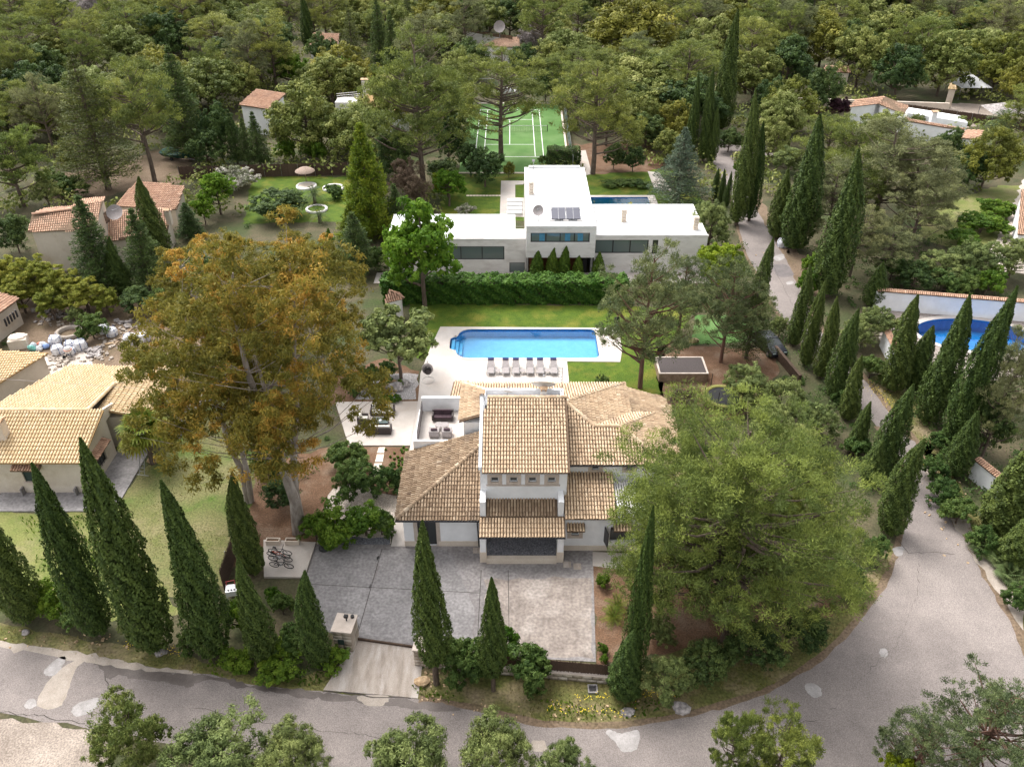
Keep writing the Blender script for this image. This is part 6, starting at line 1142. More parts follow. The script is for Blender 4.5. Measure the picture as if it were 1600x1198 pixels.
# front boundary: block wall with heather on top
p, q = G(664, 1040), G(957, 1066); d = (q - p).normalized(); Ln = (q - p).length; a = math.atan2(d.y, d.x); c = (p + q) / 2
fw = thing('boundary_wall', 'low sandstone block wall with brown heather screen before the parking court', 'wall', c, a); rgb = random.Random(3)
M['block'] = tinted('sandstone_block', [(0, L(.28, .23, .18)), (.5, L(.40, .34, .28)), (1, L(.50, .44, .38))], scale=3)
MB().bb(-Ln / 2, Ln / 2, -.11, .13, 0, .62).build('mortar_core', M['concrete_b'], fw, False); bm_ = [np_mesh('block', *(lambda m: (m.v, m.f))(MB().bb(-.29, .29, -.16, .16, -.14, .14)), np.full(6, .1 + .2 * i), M['block']) for i in range(5)]
for r_ in range(2):
    for i in range(int(Ln / .6)):
        o = link('block', bm_[rgb.randrange(5)], fw); o.location = (-Ln / 2 + .3 + .6 * i + (.28 if r_ else 0), rgb.uniform(-.012, .012), .15 + .31 * r_)
MB().bb(-Ln / 2, Ln / 2, -.2, .2, .622, .70).build('coping', M['stone'], fw, False)
kk = int(Ln / .045); rg = np.random.default_rng(4); V = []; F = []
for i in range(kk):
    x = -Ln / 2 + Ln * i / kk; y = rg.normal(0, .02); h = 1.62 + rg.normal(0, .05); V += [(x - .028, y, .70), (x + .028, y, .70), (x + .028, y, h), (x - .028, y, h)]; F.append((4 * i, 4 * i + 1, 4 * i + 2, 4 * i + 3))
o = link('cane_screen', np_mesh('cane_screen', V, F, None, M['heather']), fw); o['kind'] = 'stuff'; MB().bb(-Ln / 2, Ln / 2, .03, .06, .70, 1.55).build('backing_mat', M['heather'], fw, False)
def gatepost(label, c, sx, sy, h, rz):
    t = thing('gatepost', label, 'gatepost', (c.x, c.y, 0), rz); MB().bb(-sx / 2 + .02, sx / 2 - .02, -sy / 2 + .02, sy / 2 - .02, 0, h).build('core', M['concrete_c'], t, False); n = 0
    for r_ in range(int(h / .3)):
        for s_ in range(2):
            for i in range(2):
                for (bx, by, lx, ly) in ((sx * (i - .5) * .5, (s_ - .5) * sy, sx * .49, .06), ((s_ - .5) * sx, sy * (i - .5) * .5, .06, sy * .49)):
                    me = MB().bb(bx - lx / 2, bx + lx / 2, by - ly / 2, by + ly / 2, .3 * r_ + .008, .3 * r_ + .292); o = link('block', np_mesh('block', me.v, me.f, np.full(6, rgb.random()), M['block']), t)
    MB().bb(-sx / 2 - .1, sx / 2 + .1, -sy / 2 - .1, sy / 2 + .1, h + .002, h + .1).build('capstone', M['stone'], t, False); return t
gp = gatepost('sandstone left gatepost with a green letterbox', G(543, 1004), 1.15, 1.3, 1.85, -.13); MB().bb(-.3, .1, -.75, -.69, .75, 1.15).build('letterbox', M['shutter'], gp, False)
MB().tube((.1, .2, 1.95), (.1, .2, 2.3), .05).box((.1, .2, 2.35), (.25, .2, .18)).build('lantern', M['black'], gp, False); MB().tube((.4, .5, 1.95), (.4, .5, 2.1), .12).build('lamp', M['black'], gp, False)
gatepost('sandstone right gatepost beside the bare-trunk cypress', G(660, 1030), .7, 1.0, 1.5, -.13)
a0, b0 = G(557, 999), G(648, 1012); gt = thing('sliding_gate', 'low dark sliding gate rail across the top of the driveway', 'gate', (a0 + b0) / 2, math.atan2(b0.y - a0.y, b0.x - a0.x)); Lg = (b0 - a0).length
MB().bb(-Lg / 2, Lg / 2, -.05, .05, .045, .20).build('bottom_rail', M['darkwood'], gt, False); MB().tube((-Lg / 2 - .02, 0, .05), (-Lg / 2 - .02, 0, 1.7), .05).build('guide_post', M['darkwood'], gt, False)
# terrace wall stub by the lower terrace
t = thing('terrace_wall', 'stepped white low wall at the left corner of the lower terrace', 'wall', G(534, 632)); b = MB(); g0 = G(534, 632)
b.bb(g0.x - .5, g0.x + .7, g0.y - .1, g0.y + .25, 0, 1.0).bb(g0.x - .5, g0.x - .25, g0.y - 2.2, g0.y - .11, 0, 1.0).bb(g0.x - .24, g0.x + .5, g0.y - 1.6, g0.y - .6, 0, .45); b.build('wall_face', M['white'], t)
# building yard retaining wall
t = thing('block_wall', 'unfinished grey block retaining wall in the building yard', 'wall', G(235, 560)); p = [G(172, 562), G(188, 546), G(290, 552)]; b = MB()
for u_, v_ in zip(p, p[1:]): d = v_ - u_; c = (u_ + v_) / 2; b.box((c.x, c.y, .55), (d.length, .25, 1.1), math.atan2(d.y, d.x))
b.build('wall_face', M['concrete_a'], t)
# ================================================================== tennis gear
t = thing('tennis_net', 'tennis net with two dark posts across the green court', 'net', (-.4, 143, 0))
for x in (-6.4, 6.1): MB().tube((x, 143, 0), (x, 143, 1.15), .06).build('post', M['black'], t)
M['netm'] = plain('net_cord', L(.03, .05, .03), .9); nb = MB()
for i in range(43): nb.bb(-6.38 + .29 * i, -6.365 + .29 * i, 142.995, 143.005, .05, .98)
for i in range(7): nb.bb(-6.38, 6.08, 142.995, 143.005, .08 + .14 * i, .095 + .14 * i)
o = nb.build('net_mesh', M['netm'], t); o['kind'] = 'stuff'; MB().bb(-6.38, 6.08, 142.98, 143.02, .98, 1.05).build('net_band', M['white_line'], t)
def wire_fence(label, p, q, h, step):
    p = Vector((p[0], p[1], 0)); q = Vector((q[0], q[1], 0)); c = (p + q) / 2; d = q - p; Ln = d.length; t = thing('court_fence', label, 'fence', c, math.atan2(d.y, d.x)); n = int(Ln / step)
    for i in range(n + 1): MB().tube((-Ln / 2 + Ln * i / n, 0, 0), (-Ln / 2 + Ln * i / n, 0, h), .05, n=6).build('post', M['metal'], t, False)
    for z in (h, h * .5, .1): MB().tube((-Ln / 2, 0, z), (Ln / 2, 0, z), .03, n=5).build('rail', M['metal'], t, False)
    w_ = MB()
    for i in range(int(Ln / .5)): w_.bb(-Ln / 2 + i * .5 - .006, -Ln / 2 + i * .5 + .006, -.005, .005, .1, h)
    o = w_.build('wire_mesh', M['metal'], t, False); o['kind'] = 'stuff'; return t
wire_fence('tall wire fence at the far end of the tennis court', (CX0, CY1 + .6), (CX1 + 1, CY1 + .6), 4.5, 3.2); 
t = wire_fence('green wire fence along the right side of the tennis court', (CX1 + .7, CY0 + 1), (CX1 + 1.1, CY1), 2.2, 3.0); MB().bb(-18, 18, -.02, .0, .1, 1.6).build('windbreak', plain('green_windbreak', L(.02, .07, .06), .9), t, False)
t = thing('goal_frame', 'small white goal frame at the right side of the tennis court', 'goal', (8.0, 134, 0)); MB().tube((7.8, 133, 0), (7.8, 133, 1.5), .05).tube((7.8, 135.2, 0), (7.8, 135.2, 1.5), .05).tube((7.8, 133, 1.5), (7.8, 135.2, 1.5), .05).tube((7.8, 133, 1.5), (8.5, 133, 0), .04).tube((7.8, 135.2, 1.5), (8.5, 135.2, 0), .04).build('frame', M['framew'], t)
# ================================================================== poolside
def lounger(x, y, label):
    t = thing('sun_lounger', label, 'sun lounger', (x, y, .06), 0, 'sun loungers along the pool')
    MB().bb(-.30, .30, -.95, -.02, .32, .36).build('seat', M['mesh'], t, False)
    MB().add([(-.30, .0, .34), (.30, .0, .34), (.30, .92, .80), (-.30, .92, .80), (-.30, .03, .30), (.30, .03, .30), (.30, .95, .76), (-.30, .95, .76)], [(0, 1, 2, 3), (7, 6, 5, 4), (0, 4, 5, 1), (2, 6, 7, 3), (1, 5, 6, 2), (0, 3, 7, 4)]).build('backrest', M['mesh'], t, False)
    MB().box((0, .86, .80), (.58, .22, .10), 0, Matrix.Rotation(R(26), 3, 'X')).build('headrest', M['navy'], t, False)
    f = MB()
    for s_ in (-.34, .34): f.tube((s_, -1.0, .34), (s_, .85, .36), .02, n=6)
    f.tube((-.34, -1.0, .34), (.34, -1.0, .34), .02, n=6); f.build('frame', M['metal'], t, False)
    for s_ in (-.36, .36):
        for yy in (-.8, .5): MB().tube((s_, yy, 0), (s_, yy, .35), .025, n=6).build('leg', M['rattan'], t, False)
        MB().tube((s_ * 1.02, -.35, .5), (s_ * 1.02, .2, .5), .025, n=6).build('armrest', M['metal'], t, False)
lx = [767, 790, 806, 828, 844, 865]; nm = ['first', 'second', 'third', 'fourth', 'fifth', 'sixth']
for k, px in enumerate(lx): p = G(px, 575.5, .3); lounger(p.x, p.y, nm[k] + ' sun lounger from the left in the row facing the pool')
for k, px in enumerate((778, 817, 855)):
    p = G(px, 580, .3); t = thing('side_table', ('left', 'middle', 'right')[k] + ' low side table standing between the sun loungers', 'table', (p.x, p.y, .06), 0, 'side tables between loungers'); MB().bb(-.24, .24, -.24, .24, .34, .37).build('table_top', M['mesh'], t, False)
    for sx in (-.2, .2):
        for sy in (-.2, .2): MB().tube((sx, sy, 0), (sx, sy, .34), .018, n=5).build('leg', M['metal'], t, False)
def sofa(x, y, rz, w_, label, z=.10, body='rattan', cush='cushion', legs=False, d=.85, cat='sofa', name='outdoor_sofa', split=1, bh=.72):
    t = thing(name, label, cat, (x, y, z), rz); lo = .14 if legs else 0.0; h = w_ / 2
    MB().bb(-h, h, -d / 2, d / 2, lo, .30).build('base', M[body], t, False); MB().bb(-h, h, d / 2 - .14, d / 2, .302, bh).build('back_frame', M[body], t, False)
    for s_ in (-1, 1): MB().bb(min(s_ * h, s_ * (h - .13)), max(s_ * h, s_ * (h - .13)), -d / 2, d / 2 - .142, .302, .62).build('armrest', M[body], t, False)
    iw = w_ - .3
    for i in range(split):
        x0 = -iw / 2 + iw * i / split; MB().bb(x0 + .01, x0 + iw / split - .01, -d / 2 + .02, d / 2 - .32, .304, .44).build('seat_cushion', M[cush], t, False)
        MB().box((x0 + iw / split / 2, d / 2 - .24, .62), (iw / split - .03, .17, .42), 0, Matrix.Rotation(R(-12), 3, 'X')).build('back_cushion', M[cush], t, False)
    if legs:
        for sx in (-1, 1):
            for sy in (-1, 1): MB().tube((sx * (h - .08), sy * (d / 2 - .08), 0), (sx * (h - .06), sy * (d / 2 - .1), lo), .025, n=6).build('leg', M['metal'], t, False)
    return t
def mid(px, py, z): return G(px, py, z)
p = mid(598, 643, .3); sofa(p.x, p.y, 0, 2.15, 'brown rattan sofa with cream cushions at the back of the lower terrace'); p = mid(592, 671, .35); sofa(p.x, p.y, math.pi, 2.2, 'brown rattan sofa seen from behind on the lower terrace'); p = mid(567, 656, .3); sofa(p.x, p.y, math.pi / 2, .95, 'brown rattan armchair left of the low table on the lower terrace', cat='armchair', name='outdoor_armchair')
p = mid(594.5, 659, .3); t = thing('coffee_table', 'brown rattan low table with dark glass top on the lower terrace', 'table', (p.x, p.y, .10)); MB().bb(-.68, .68, -.42, .42, 0, .36).build('base', M['rattan'], t, False); MB().bb(-.7, .7, -.44, .44, .362, .385).build('table_top', M['glassb'], t, False)
t = thing('dish', 'small white dish on the low terrace table', 'dish', (p.x, p.y - .08, .487)); MB().lathe((0, 0, 0), [(.04, 0), (.12, .04), (.13, .07)], 10).build('bowl', M['white'], t, False)
zt = 3.44
p = mid(692, 650, zt + .3); sofa(p.x, p.y, 0, 1.75, 'plum two-seat sofa on the roof terrace', zt, 'rattan', 'plum', True, .8, split=2); 
for k, px in enumerate((678.5, 698.5)): p = mid(px, 676, zt + .3); sofa(p.x, p.y, math.pi, .8, ('left', 'right') [k] + ' plum armchair with its back to the camera on the roof terrace', zt, 'mesh', 'plum', True, .7, 'armchair', 'outdoor_armchair', bh=.66)
p = mid(690.5, 664, zt + .35); t = thing('terrace_table', 'grey-topped low table on the roof terrace', 'table', (p.x, p.y, zt)); MB().prism([(-.55, -.2), (-.42, -.33), (.42, -.33), (.55, -.2), (.55, .2), (.42, .33), (-.42, .33), (-.55, .2)], .38, .42).build('table_top', M['mesh'], t, False)
for sx in (-.45, .45):
    for sy in (-.25, .25): MB().tube((sx, sy, 0), (sx * .95, sy * .95, .38), .02, n=5).build('leg', M['metal'], t, False)
p = G(669, 595); t = thing('egg_chair', 'grey hanging egg chair on a round stand left of the pool deck', 'chair', (p.x, p.y, .06)); b = MB(); n = 14; V = []
for j in range(8):
    th = math.pi * (.02 + .72 * j / 7)
    for i in range(n): V.append((math.cos(2 * math.pi * i / n) * math.sin(th) * .55, -.5 * math.cos(th) * .5, 1.25 + math.sin(2 * math.pi * i / n) * math.sin(th) * .62))
b.add([(x, -y + .1, z) for x, y, z in V], [(j * n + i, j * n + (i + 1) % n, (j + 1) * n + (i + 1) % n, (j + 1) * n + i) for j in range(7) for i in range(n)], True).build('shell', M['mesh'], t, False)
MB().blob((0, .0, 1.0), (.36, .22, .3), 3).build('cushion', M['rattan'], t, False); s_ = MB(); pr = [Vector((.62 * math.cos(2 * math.pi * i / 20), .62 * math.sin(2 * math.pi * i / 20), .03)) for i in range(21)]; s_.path(pr, .025); s_.path([Vector((0, .62, .03)), Vector((0, .75, 1.2)), Vector((0, .6, 1.95)), Vector((0, .1, 2.05)), Vector((0, .05, 1.9))], .03); s_.build('stand', M['offwhite'], t, False)
# white daybeds behind the white house
for k in range(4):
    p = G(804, 313.5 + 6.2 * k, .3); t = thing('daybed', ('farthest', 'second farthest', 'second nearest', 'nearest')[k] + ' of four white daybeds on the terrace behind the white house', 'daybed', (p.x, p.y, .05), 0, 'white daybeds'); MB().bb(-1.05, 1.05, -.5, .5, 0, .25).build('base', M['offwhite'], t, False); MB().bb(-1.0, 1.0, -.46, .46, .252, .40).build('mattress', M['whiteroof'], t, False)
# boulders
for k, (px, py, r_, m_, lab) in enumerate([(564, 601, .85, 'rock', 'large ochre boulder at the left of the gravel bed'), (604, 605, .62, 'rock', 'ochre boulder in the middle of the gravel bed'), (613, 600, .45, 'rock', 'small ochre boulder behind the middle one'), (629, 602, .62, 'rockg', 'dark grey boulder at the right of the gravel bed'), (619, 608, .75, 'rockg', 'flat grey boulder at the front of the gravel bed'),
    (1256, 323, .9, 'rockg', 'grey boulder on the dirt shoulder by the upper lane'), (1205, 355, .6, 'rockg', 'small grey boulder lower on the dirt shoulder'), (660, 1068, .42, 'rock', 'pale stone at the foot of the bare-trunk cypress'), (252, 1021, .35, 'rockg', 'round stone at the foot of the third road cypress'), (40, 989, .28, 'rockg', 'pale stone on the verge at the left edge'), (1062, 1107, .5, 'rockg', 'grey stone on the verge below the huge pine'), (982, 1113, .4, 'rockg', 'round stone in the verge grass below the corner cypress'), (1488, 785, .35, 'rock', 'pale stone on the right verge of the lane'), (1520, 838, .3, 'rock', 'small pale stone on the right verge'), (1595, 940, .4, 'rock', 'pale stone at the right edge by the road'), (1460, 742, .3, 'rock', 'pale stone at the lane corner'), (1028, 622, .5, 'rock', 'flat pale stone on the lawn edge behind the villa'), (1085, 535, .6, 'rock', 'boulder at the end of the play turf'), (1012, 558, .5, 'rock', 'pale boulder under the forked cedar'),
    (240, 722, .5, 'rock', 'flat pale stone on the farm lawn under the palm'), (948, 246, .5, 'rockg', 'grey stone on the bare bed behind the lawn')]):
    p = G(px, py); t = thing('boulder', lab, 'rock', (p.x, p.y, 0)); MB().blob((0, 0, r_ * .32), (r_, r_ * .75, r_ * .55), 40 + k, 9, 6, .28).build('stone', M[m_], t, False)
# ================================================================== bicycles
M['tyre'] = plain('tyre', L(.015, .015, .017), .8)
def bike(x, y, rz, col, label, lean=.2, z=.16):
    t = thing('bicycle', label, 'bicycle', (x, y, z), rz, 'bicycles leaning together'); t.rotation_euler = (lean, 0, rz); fm = plain('bicycle_paint', col, .35)
    for s_ in (-.53, .55):
        w_ = MB(); ring = [Vector((s_ + .34 * math.cos(2 * math.pi * i / 22), 0, .36 + .34 * math.sin(2 * math.pi * i / 22))) for i in range(23)]; w_.path(ring, .03, 6); wh = w_.build('wheel', M['tyre'], t, False)
        sp = MB()
        for i in range(9): sp.tube((s_, 0, .36), ring[i * 22 // 9], .004, n=3)
        sp.tube((s_, -.05, .36), (s_, .05, .36), .03); sp.build('spokes', M['metal'], wh, False)
    f = MB(); bb, st, hd, rw, fwh = Vector((-.05, 0, .32)), Vector((-.2, 0, .82)), Vector((.38, 0, .85)), Vector((-.53, 0, .36)), Vector((.55, 0, .36))
    for a, b in ((bb, st), (bb, hd), (st, hd), (bb, rw), (st, rw)): f.tube(a, b, .024, n=6)
    f.build('frame', fm, t, False); MB().tube(hd + Vector((-.03, 0, .1)), fwh, .022, n=6).build('fork', M['black'], t, False)
    MB().tube((.34, -.33, .98), (.34, .33, .98), .018, n=6).tube((.36, 0, .9), (.34, 0, .98), .02, n=6).build('handlebar', M['black'], t, False); MB().tube(st, st + Vector((-.03, 0, .12)), .016, n=6).build('seat_post', M['black'], t, False)
    MB().blob((-.25, 0, .97), (.14, .07, .04), 4, 8, 5).build('saddle', M['black'], t, False); MB().tube((-.05, -.12, .32), (-.05, .12, .32), .015, n=5).lathe((-.05, .05, .32), [(.09, -.01), (.09, .01)], 10).build('crank', M['metal'], t, False)
for px, py, rz, c, lean, lab in ((440, 868, -.15, L(.03, .035, .04), .3, 'black bicycle with blue grips, farthest of the leaning bicycles'), (438, 873, 2.95, L(.55, .08, .03), -.3, 'orange-red bicycle in the middle of the leaning bicycles'), (440, 879, -.1, L(.04, .05, .07), .25, 'dark bicycle with small blue marks, second nearest of the leaning ones'), (442, 889, -.12, L(.02, .02, .022), .28, 'black bicycle nearest the slab front edge')):
    p = G(px, py); bike(p.x, p.y, rz, c, lab, lean)
for px, lab in ((428, 'left stone planter trough behind the bicycles'), (458, 'right stone planter trough behind the bicycles')):
    p = G(px, 851); t = thing('planter_trough', lab, 'planter', (p.x, p.y, .16)); b = MB(); b.bb(-.5, .5, -.2, -.14, 0, .4).bb(-.5, .5, .14, .2, 0, .4).bb(-.5, -.44, -.14, .14, 0, .4).bb(.44, .5, -.14, .14, 0, .4).bb(-.44, .44, -.14, .14, 0, .06); b.build('trough', M['cream'], t, False); MB().bb(-.43, .43, -.13, .13, .061, .3).build('soil', M['soil'], t, False)
p = G(507, 857); t = thing('parasol_base', 'black round base with a short pole at the top of the parking court', 'stand', (p.x, p.y, .03)); MB().lathe((0, 0, 0), [(.40, 0), (.40, .12), (.2, .2), (.06, .22)], 18).build('base', M['black'], t, False); MB().tube((0, 0, .2), (0, .05, 1.5), .035).build('pole', M['metal'], t, False); MB().box((0, .05, 1.6), (.22, .1, .25)).build('bracket', M['black'], t, False)
p = G(926, 1077); t = thing('drain_box', 'square concrete drain box in the verge below the boundary wall', 'drain', (p.x, p.y, 0)); b = MB(); b.bb(-.3, .3, -.3, -.22, 0, .14).bb(-.3, .3, .22, .3, 0, .14).bb(-.3, -.22, -.22, .22, 0, .14).bb(.22, .3, -.22, .22, 0, .14).build('rim', M['concrete_a'], t, False); MB().bb(-.22, .22, -.22, .22, .008, .03).build('grate', M['frame'], t, False)
for px, py in ((886, 882), (902, 885), (745, 860)):
    p = G(px, py); plate('manhole_cover', [(p.x - .28, p.y - .3), (p.x + .28, p.y - .3), (p.x + .28, p.y + .3), (p.x - .28, p.y + .3)], 0, .042, M['apron'])
p = G(368, 932); t = thing('barbecue_cart', 'white metal cart half hidden behind the fourth road cypress', 'cart', (p.x, p.y, 0), .2); MB().bb(-.5, .5, -.35, .35, .45, .9).build('body', M['white'], t, False); b = MB()
for sx in (-.45, .45):
    for sy in (-.3, .3): MB().bb(sx - .04, sx + .04, sy - .04, sy + .04, 0, .449).build('leg', M['white'], t, False)
for i in range(4): MB().tube((-.3 + .2 * i, -.2, .9), (-.3 + .2 * i, -.2, .97), .05).build('knob', M['black'], t, False)
MB().path([Vector((-.45, .3, .9)), Vector((-.45, .35, 1.2)), Vector((.1, .35, 1.25)), Vector((.1, .3, .9))], .025).build('handle', plain('red_tube', L(.4, .05, .05), .5), t, False)
# ================================================================== right hand soil bank
p = G(1062, 575, .6); t = thing('plunge_deck', 'raised wooden box with a dark flat top on the bare soil right of the lawn', 'deck', (p.x, p.y, 0)); MB().bb(-2.2, 2.4, -1.5, 1.4, 0, .9).build('side_boards', M['wood'], t, False); MB().bb(-2.08, 2.28, -1.38, 1.28, .902, .94).build('cover', M['rattan'], t, False)
b = MB(); b.bb(-2.25, 2.45, -1.55, -1.39, .901, 1.0).bb(-2.25, 2.45, 1.29, 1.45, .901, 1.0).bb(-2.25, -2.09, -1.388, 1.288, .901, 1.0).bb(2.29, 2.45, -1.388, 1.288, .901, 1.0).build('rim', M['stone'], t, False)
p = G(1130, 622, .5); t = thing('trampoline', 'round trampoline with a yellow edge between the soil bank and the huge pine', 'trampoline', (p.x, p.y, 0)); MB().lathe((0, 0, .7), [(1.45, 0), (1.45, .02)], 28).build('mat', M['black'], t, False)
MB().lathe((0, 0, .72), [(1.46, 0), (1.46, .05), (1.85, .05), (1.85, -.02)], 28, close=False).build('edge_pad', plain('yellow_pad', L(.24, .23, .06), .7), t, False)
for i in range(6): MB().tube((1.75 * math.cos(i * 1.047), 1.75 * math.sin(i * 1.047), 0), (1.75 * math.cos(i * 1.047), 1.75 * math.sin(i * 1.047), 2.2), .03, n=6).build('pole', M['black'], t, False)
def car(label, x, y, rz, col, L_=4.3):
    t = thing('parked_car', label, 'car', (x, y, 0), rz); pm = plain('car_paint', col, .25, .2, .6); pr = [(-2.1, .35), (-2.15, .75), (-2.0, .95), (-1.75, 1.0), (-1.25, 1.42), (.25, 1.45), (1.05, .98), (1.95, .82), (2.12, .6), (2.1, .32)]; pr = [(a * L_ / 4.3, b) for a, b in pr]; n = len(pr)
    V = [(a, -s_ * (.86 if b < 1.1 else .68), b) for s_ in (1, -1) for a, b in pr]; MB().add(V, [tuple(range(n))[::-1], tuple(range(n, 2 * n))] + [(i, (i + 1) % n, n + (i + 1) % n, n + i) for i in range(n)]).build('body', pm, t, False)
    for s_ in (-1, 1):
        MB().add([(-1.5, s_ * .80, 1.03), (.7, s_ * .81, 1.03), (.15, s_ * .70, 1.38), (-1.2, s_ * .70, 1.38)], [(0, 1, 2, 3)]).build('side_window', M['glassd'], t, False)
        for a in (-1.3, 1.32):
            w_ = MB().tube((a, s_ * .70, .32), (a, s_ * .89, .32), .32, n=16).build('wheel', M['tyre'], t, False); MB().tube((a, s_ * .885, .32), (a, s_ * .90, .32), .19, n=12).build('rim', M['metal'], w_, False)
        MB().box((2.0, s_ * .6, .68), (.2, .35, .14)).build('headlight', M['glassb'], t, False)
    MB().add([(.36, -.62, 1.425), (1.06, -.78, 1.0), (1.06, .78, 1.0), (.36, .62, 1.425)], [(0, 1, 2, 3)]).build('windscreen', M['glassd'], t, False); MB().add([(-1.79, -.74, 1.01), (-1.32, -.62, 1.40), (-1.32, .62, 1.40), (-1.79, .74, 1.01)], [(3, 2, 1, 0)]).build('rear_window', M['glassd'], t, False); return t
p = G(1200, 545); car('dark car parked nose down beside the lane at the soil bank', p.x, p.y, -1.3, L(.02, .022, .03)); p = G(795, 150); car('white car parked beyond the far end of the tennis court', p.x, p.y, .15, L(.7, .7, .7)); p = G(1107, 168); car('silver car glimpsed behind the far lane cypresses', p.x, p.y, .4, L(.4, .42, .45))
# ================================================================== boat, parasol, round beds, palms
p = G(278, 250); t = thing('covered_boat', 'small boat under a dark green tarpaulin on the dirt drive', 'boat', (p.x, p.y, 0), -.35); pts_ = []; V = []; sec = [(-2.6, 1.0, .55, 1.5), (-1.5, 1.15, .5, 1.9), (0, 1.15, .5, 2.05), (1.4, .85, .55, 1.85), (2.4, .35, .7, 1.6), (2.9, .05, .9, 1.4)]
for x, hw, z0, z1 in sec: V += [(x, -hw, z0 + .6), (x, -hw * .8, z0 + .75), (x, 0, z1), (x, hw * .8, z0 + .75), (x, hw, z0 + .6), (x, hw * .5, z0), (x, -hw * .5, z0)]
b = MB().add(V, [(7 * i + j, 7 * i + (j + 1) % 7, 7 * (i + 1) + (j + 1) % 7, 7 * (i + 1) + j) for i in range(5) for j in range(7)] + [tuple(range(7))[::-1], tuple(range(35, 42))]); b.build('tarpaulin', plain('green_tarpaulin', L(.012, .07, .05), .45), t, False)
for sx in (-.7, .7): w_ = MB().tube((-.6, sx - .08, .3), (-.6, sx + .08, .3), .3, n=14).build('wheel', M['tyre'], t, False)
MB().tube((3.4, 0, .45), (-2, 0, .45), .06).build('trailer_beam', M['metal'], t, False)
p = G(479, 286); t = thing('straw_parasol', 'round straw parasol on the garden lawn at the upper left', 'parasol', (p.x, p.y, 0)); MB().tube((0, 0, 0), (0, 0, 2.3), .06).build('pole', M['wood'], t, False); MB().lathe((0, 0, 0), [(1.45, 1.8), (1.42, 1.9), (.8, 2.25), (.05, 2.5)], 18).build('canopy', surf('straw', L(.26, .19, .15), L(.38, .29, .24), 6, rough=.95, fine=.5), t, False)
for px, py, r_, lab in ((479, 292, 1.5, 'pale round paved base under the straw parasol'), (521, 295, 1.55, 'round flower bed with a white rim right of the straw parasol'), (495, 328, 1.5, 'round white-rimmed palm bed on the garden lawn')):
    p = G(px, py); t = thing('round_bed', lab, 'flower bed', (p.x, p.y, 0)); MB().lathe((0, 0, 0), [(r_, .01), (r_, .25), (r_ - .32, .25), (r_ - .32, .1)], 26, close=False).build('rim', M['offwhite'], t, False); MB().lathe((0, 0, 0), [(r_ - .33, .1), (r_ - .33, .14)], 22).build('fill', M['cream' if px == 479 else 'lawn'], t, False)
def palm(label, x, y, h, nf, fl, fan, mat, seed, droop=.9, r0=.22, spread=1.0):
    rg = np.random.default_rng(seed); t = thing('palm_tree', label, 'palm', (x, y, 0)); b = MB(); b.path([Vector((0, 0, -.05)), Vector((.03 * h, 0, h * .5)), Vector((.02 * h, 0, h))], [r0 * 1.25, r0, r0 * 1.1], 9); b.build('trunk', M['bark'], t, False); top = Vector((.02 * h, 0, h))
    for i in range(nf):
        az = 2.4 * i + rg.normal(0, .15); el = R(80) - (i / nf) ** .8 * R(115) * spread; d = Vector((math.cos(az) * math.cos(el), math.sin(az) * math.cos(el), math.sin(el))); sd = Vector((-math.sin(az), math.cos(az), 0)); V = []; F = []; T = []
        if fan:
            pet = top + d * (fl * .45)
            nrm_ = d.cross(sd)
            for j in range(15):
                a = R(-100 + 200 * j / 14); ld = d * math.cos(a) + sd * math.sin(a); e = pet + ld * fl * .62 * (1 - .15 * abs(a)) + Vector((0, 0, -.18 * fl)); m_ = pet + ld * fl * .33; sd2 = ld.cross(nrm_).normalized() * fl * .05; n0 = len(V); V += [pet, m_ + sd2, e, m_ - sd2]; F.append((n0, n0 + 1, n0 + 2, n0 + 3)); T.append(min(1, max(0, .25 + .6 * (i / nf) + rg.normal(0, .12))))
            V += [top + sd * .02, top - sd * .02, pet - sd * .02, pet + sd * .02]; F.append((len(V) - 4, len(V) - 3, len(V) - 2, len(V) - 1)); T.append(.6)
        else:
            prev = top; q = top
            for j in range(1, 15):
                s_ = j / 14; q = top + d * fl * s_ + Vector((0, 0, -droop * fl * s_ * s_ * .6)); tg = (q - prev).normalized()
                for s2 in (-1, 1):
                    lf = (sd * s2 * .8 + tg * .55 + Vector((0, 0, .12))).normalized() * fl * .30 * (1 - .5 * abs(s_ - .45)); w_ = tg * .035 * fl * .5; n0 = len(V); V += [prev, prev + lf * .5 + w_, prev + lf + Vector((0, 0, -.1)), prev + lf * .5 - w_]; F.append((n0, n0 + 1, n0 + 2, n0 + 3)); T.append(min(1, max(0, .2 + .5 * (i / nf) + rg.normal(0, .15))))
                prev = q
        link('frond', np_mesh('frond', [tuple(v) for v in V], F, T, M[mat]), t)
    return t
p = G(238, 726); palm('fan palm with yellowing leaves in front of the farmhouse porch', p.x, p.y + .2, 3.4, 30, 2.3, True, 'palmleaf', 5, spread=.95); p = G(1560, 212); palm('date palm beside the white wing at the upper right', p.x, p.y, 2.6, 30, 3.4, False, 'dateleaf', 6); p = G(492, 318); palm('small date palm in the garden lawn near the straw parasol', p.x, p.y, 1.4, 26, 2.2, False, 'dateleaf', 7); p = G(500, 348); palm('dark low palm at the edge of the round palm bed', p.x, p.y, 1.2, 20, 1.7, False, 'dateleaf', 8); p = G(1497, 347); palm('tiny palm on the pale garden path at the right', p.x, p.y, .8, 16, 1.2, False, 'dateleaf', 9)
for px, py, lab in ((958, 968, 'spiky yucca in the bed right of the parking court, nearer one'), (964, 950, 'spiky yucca in the bed right of the parking court, farther one')): p = G(px, py); palm(lab, p.x, p.y, .35, 26, 1.0, False, 'palmleaf', px, .5, .08)
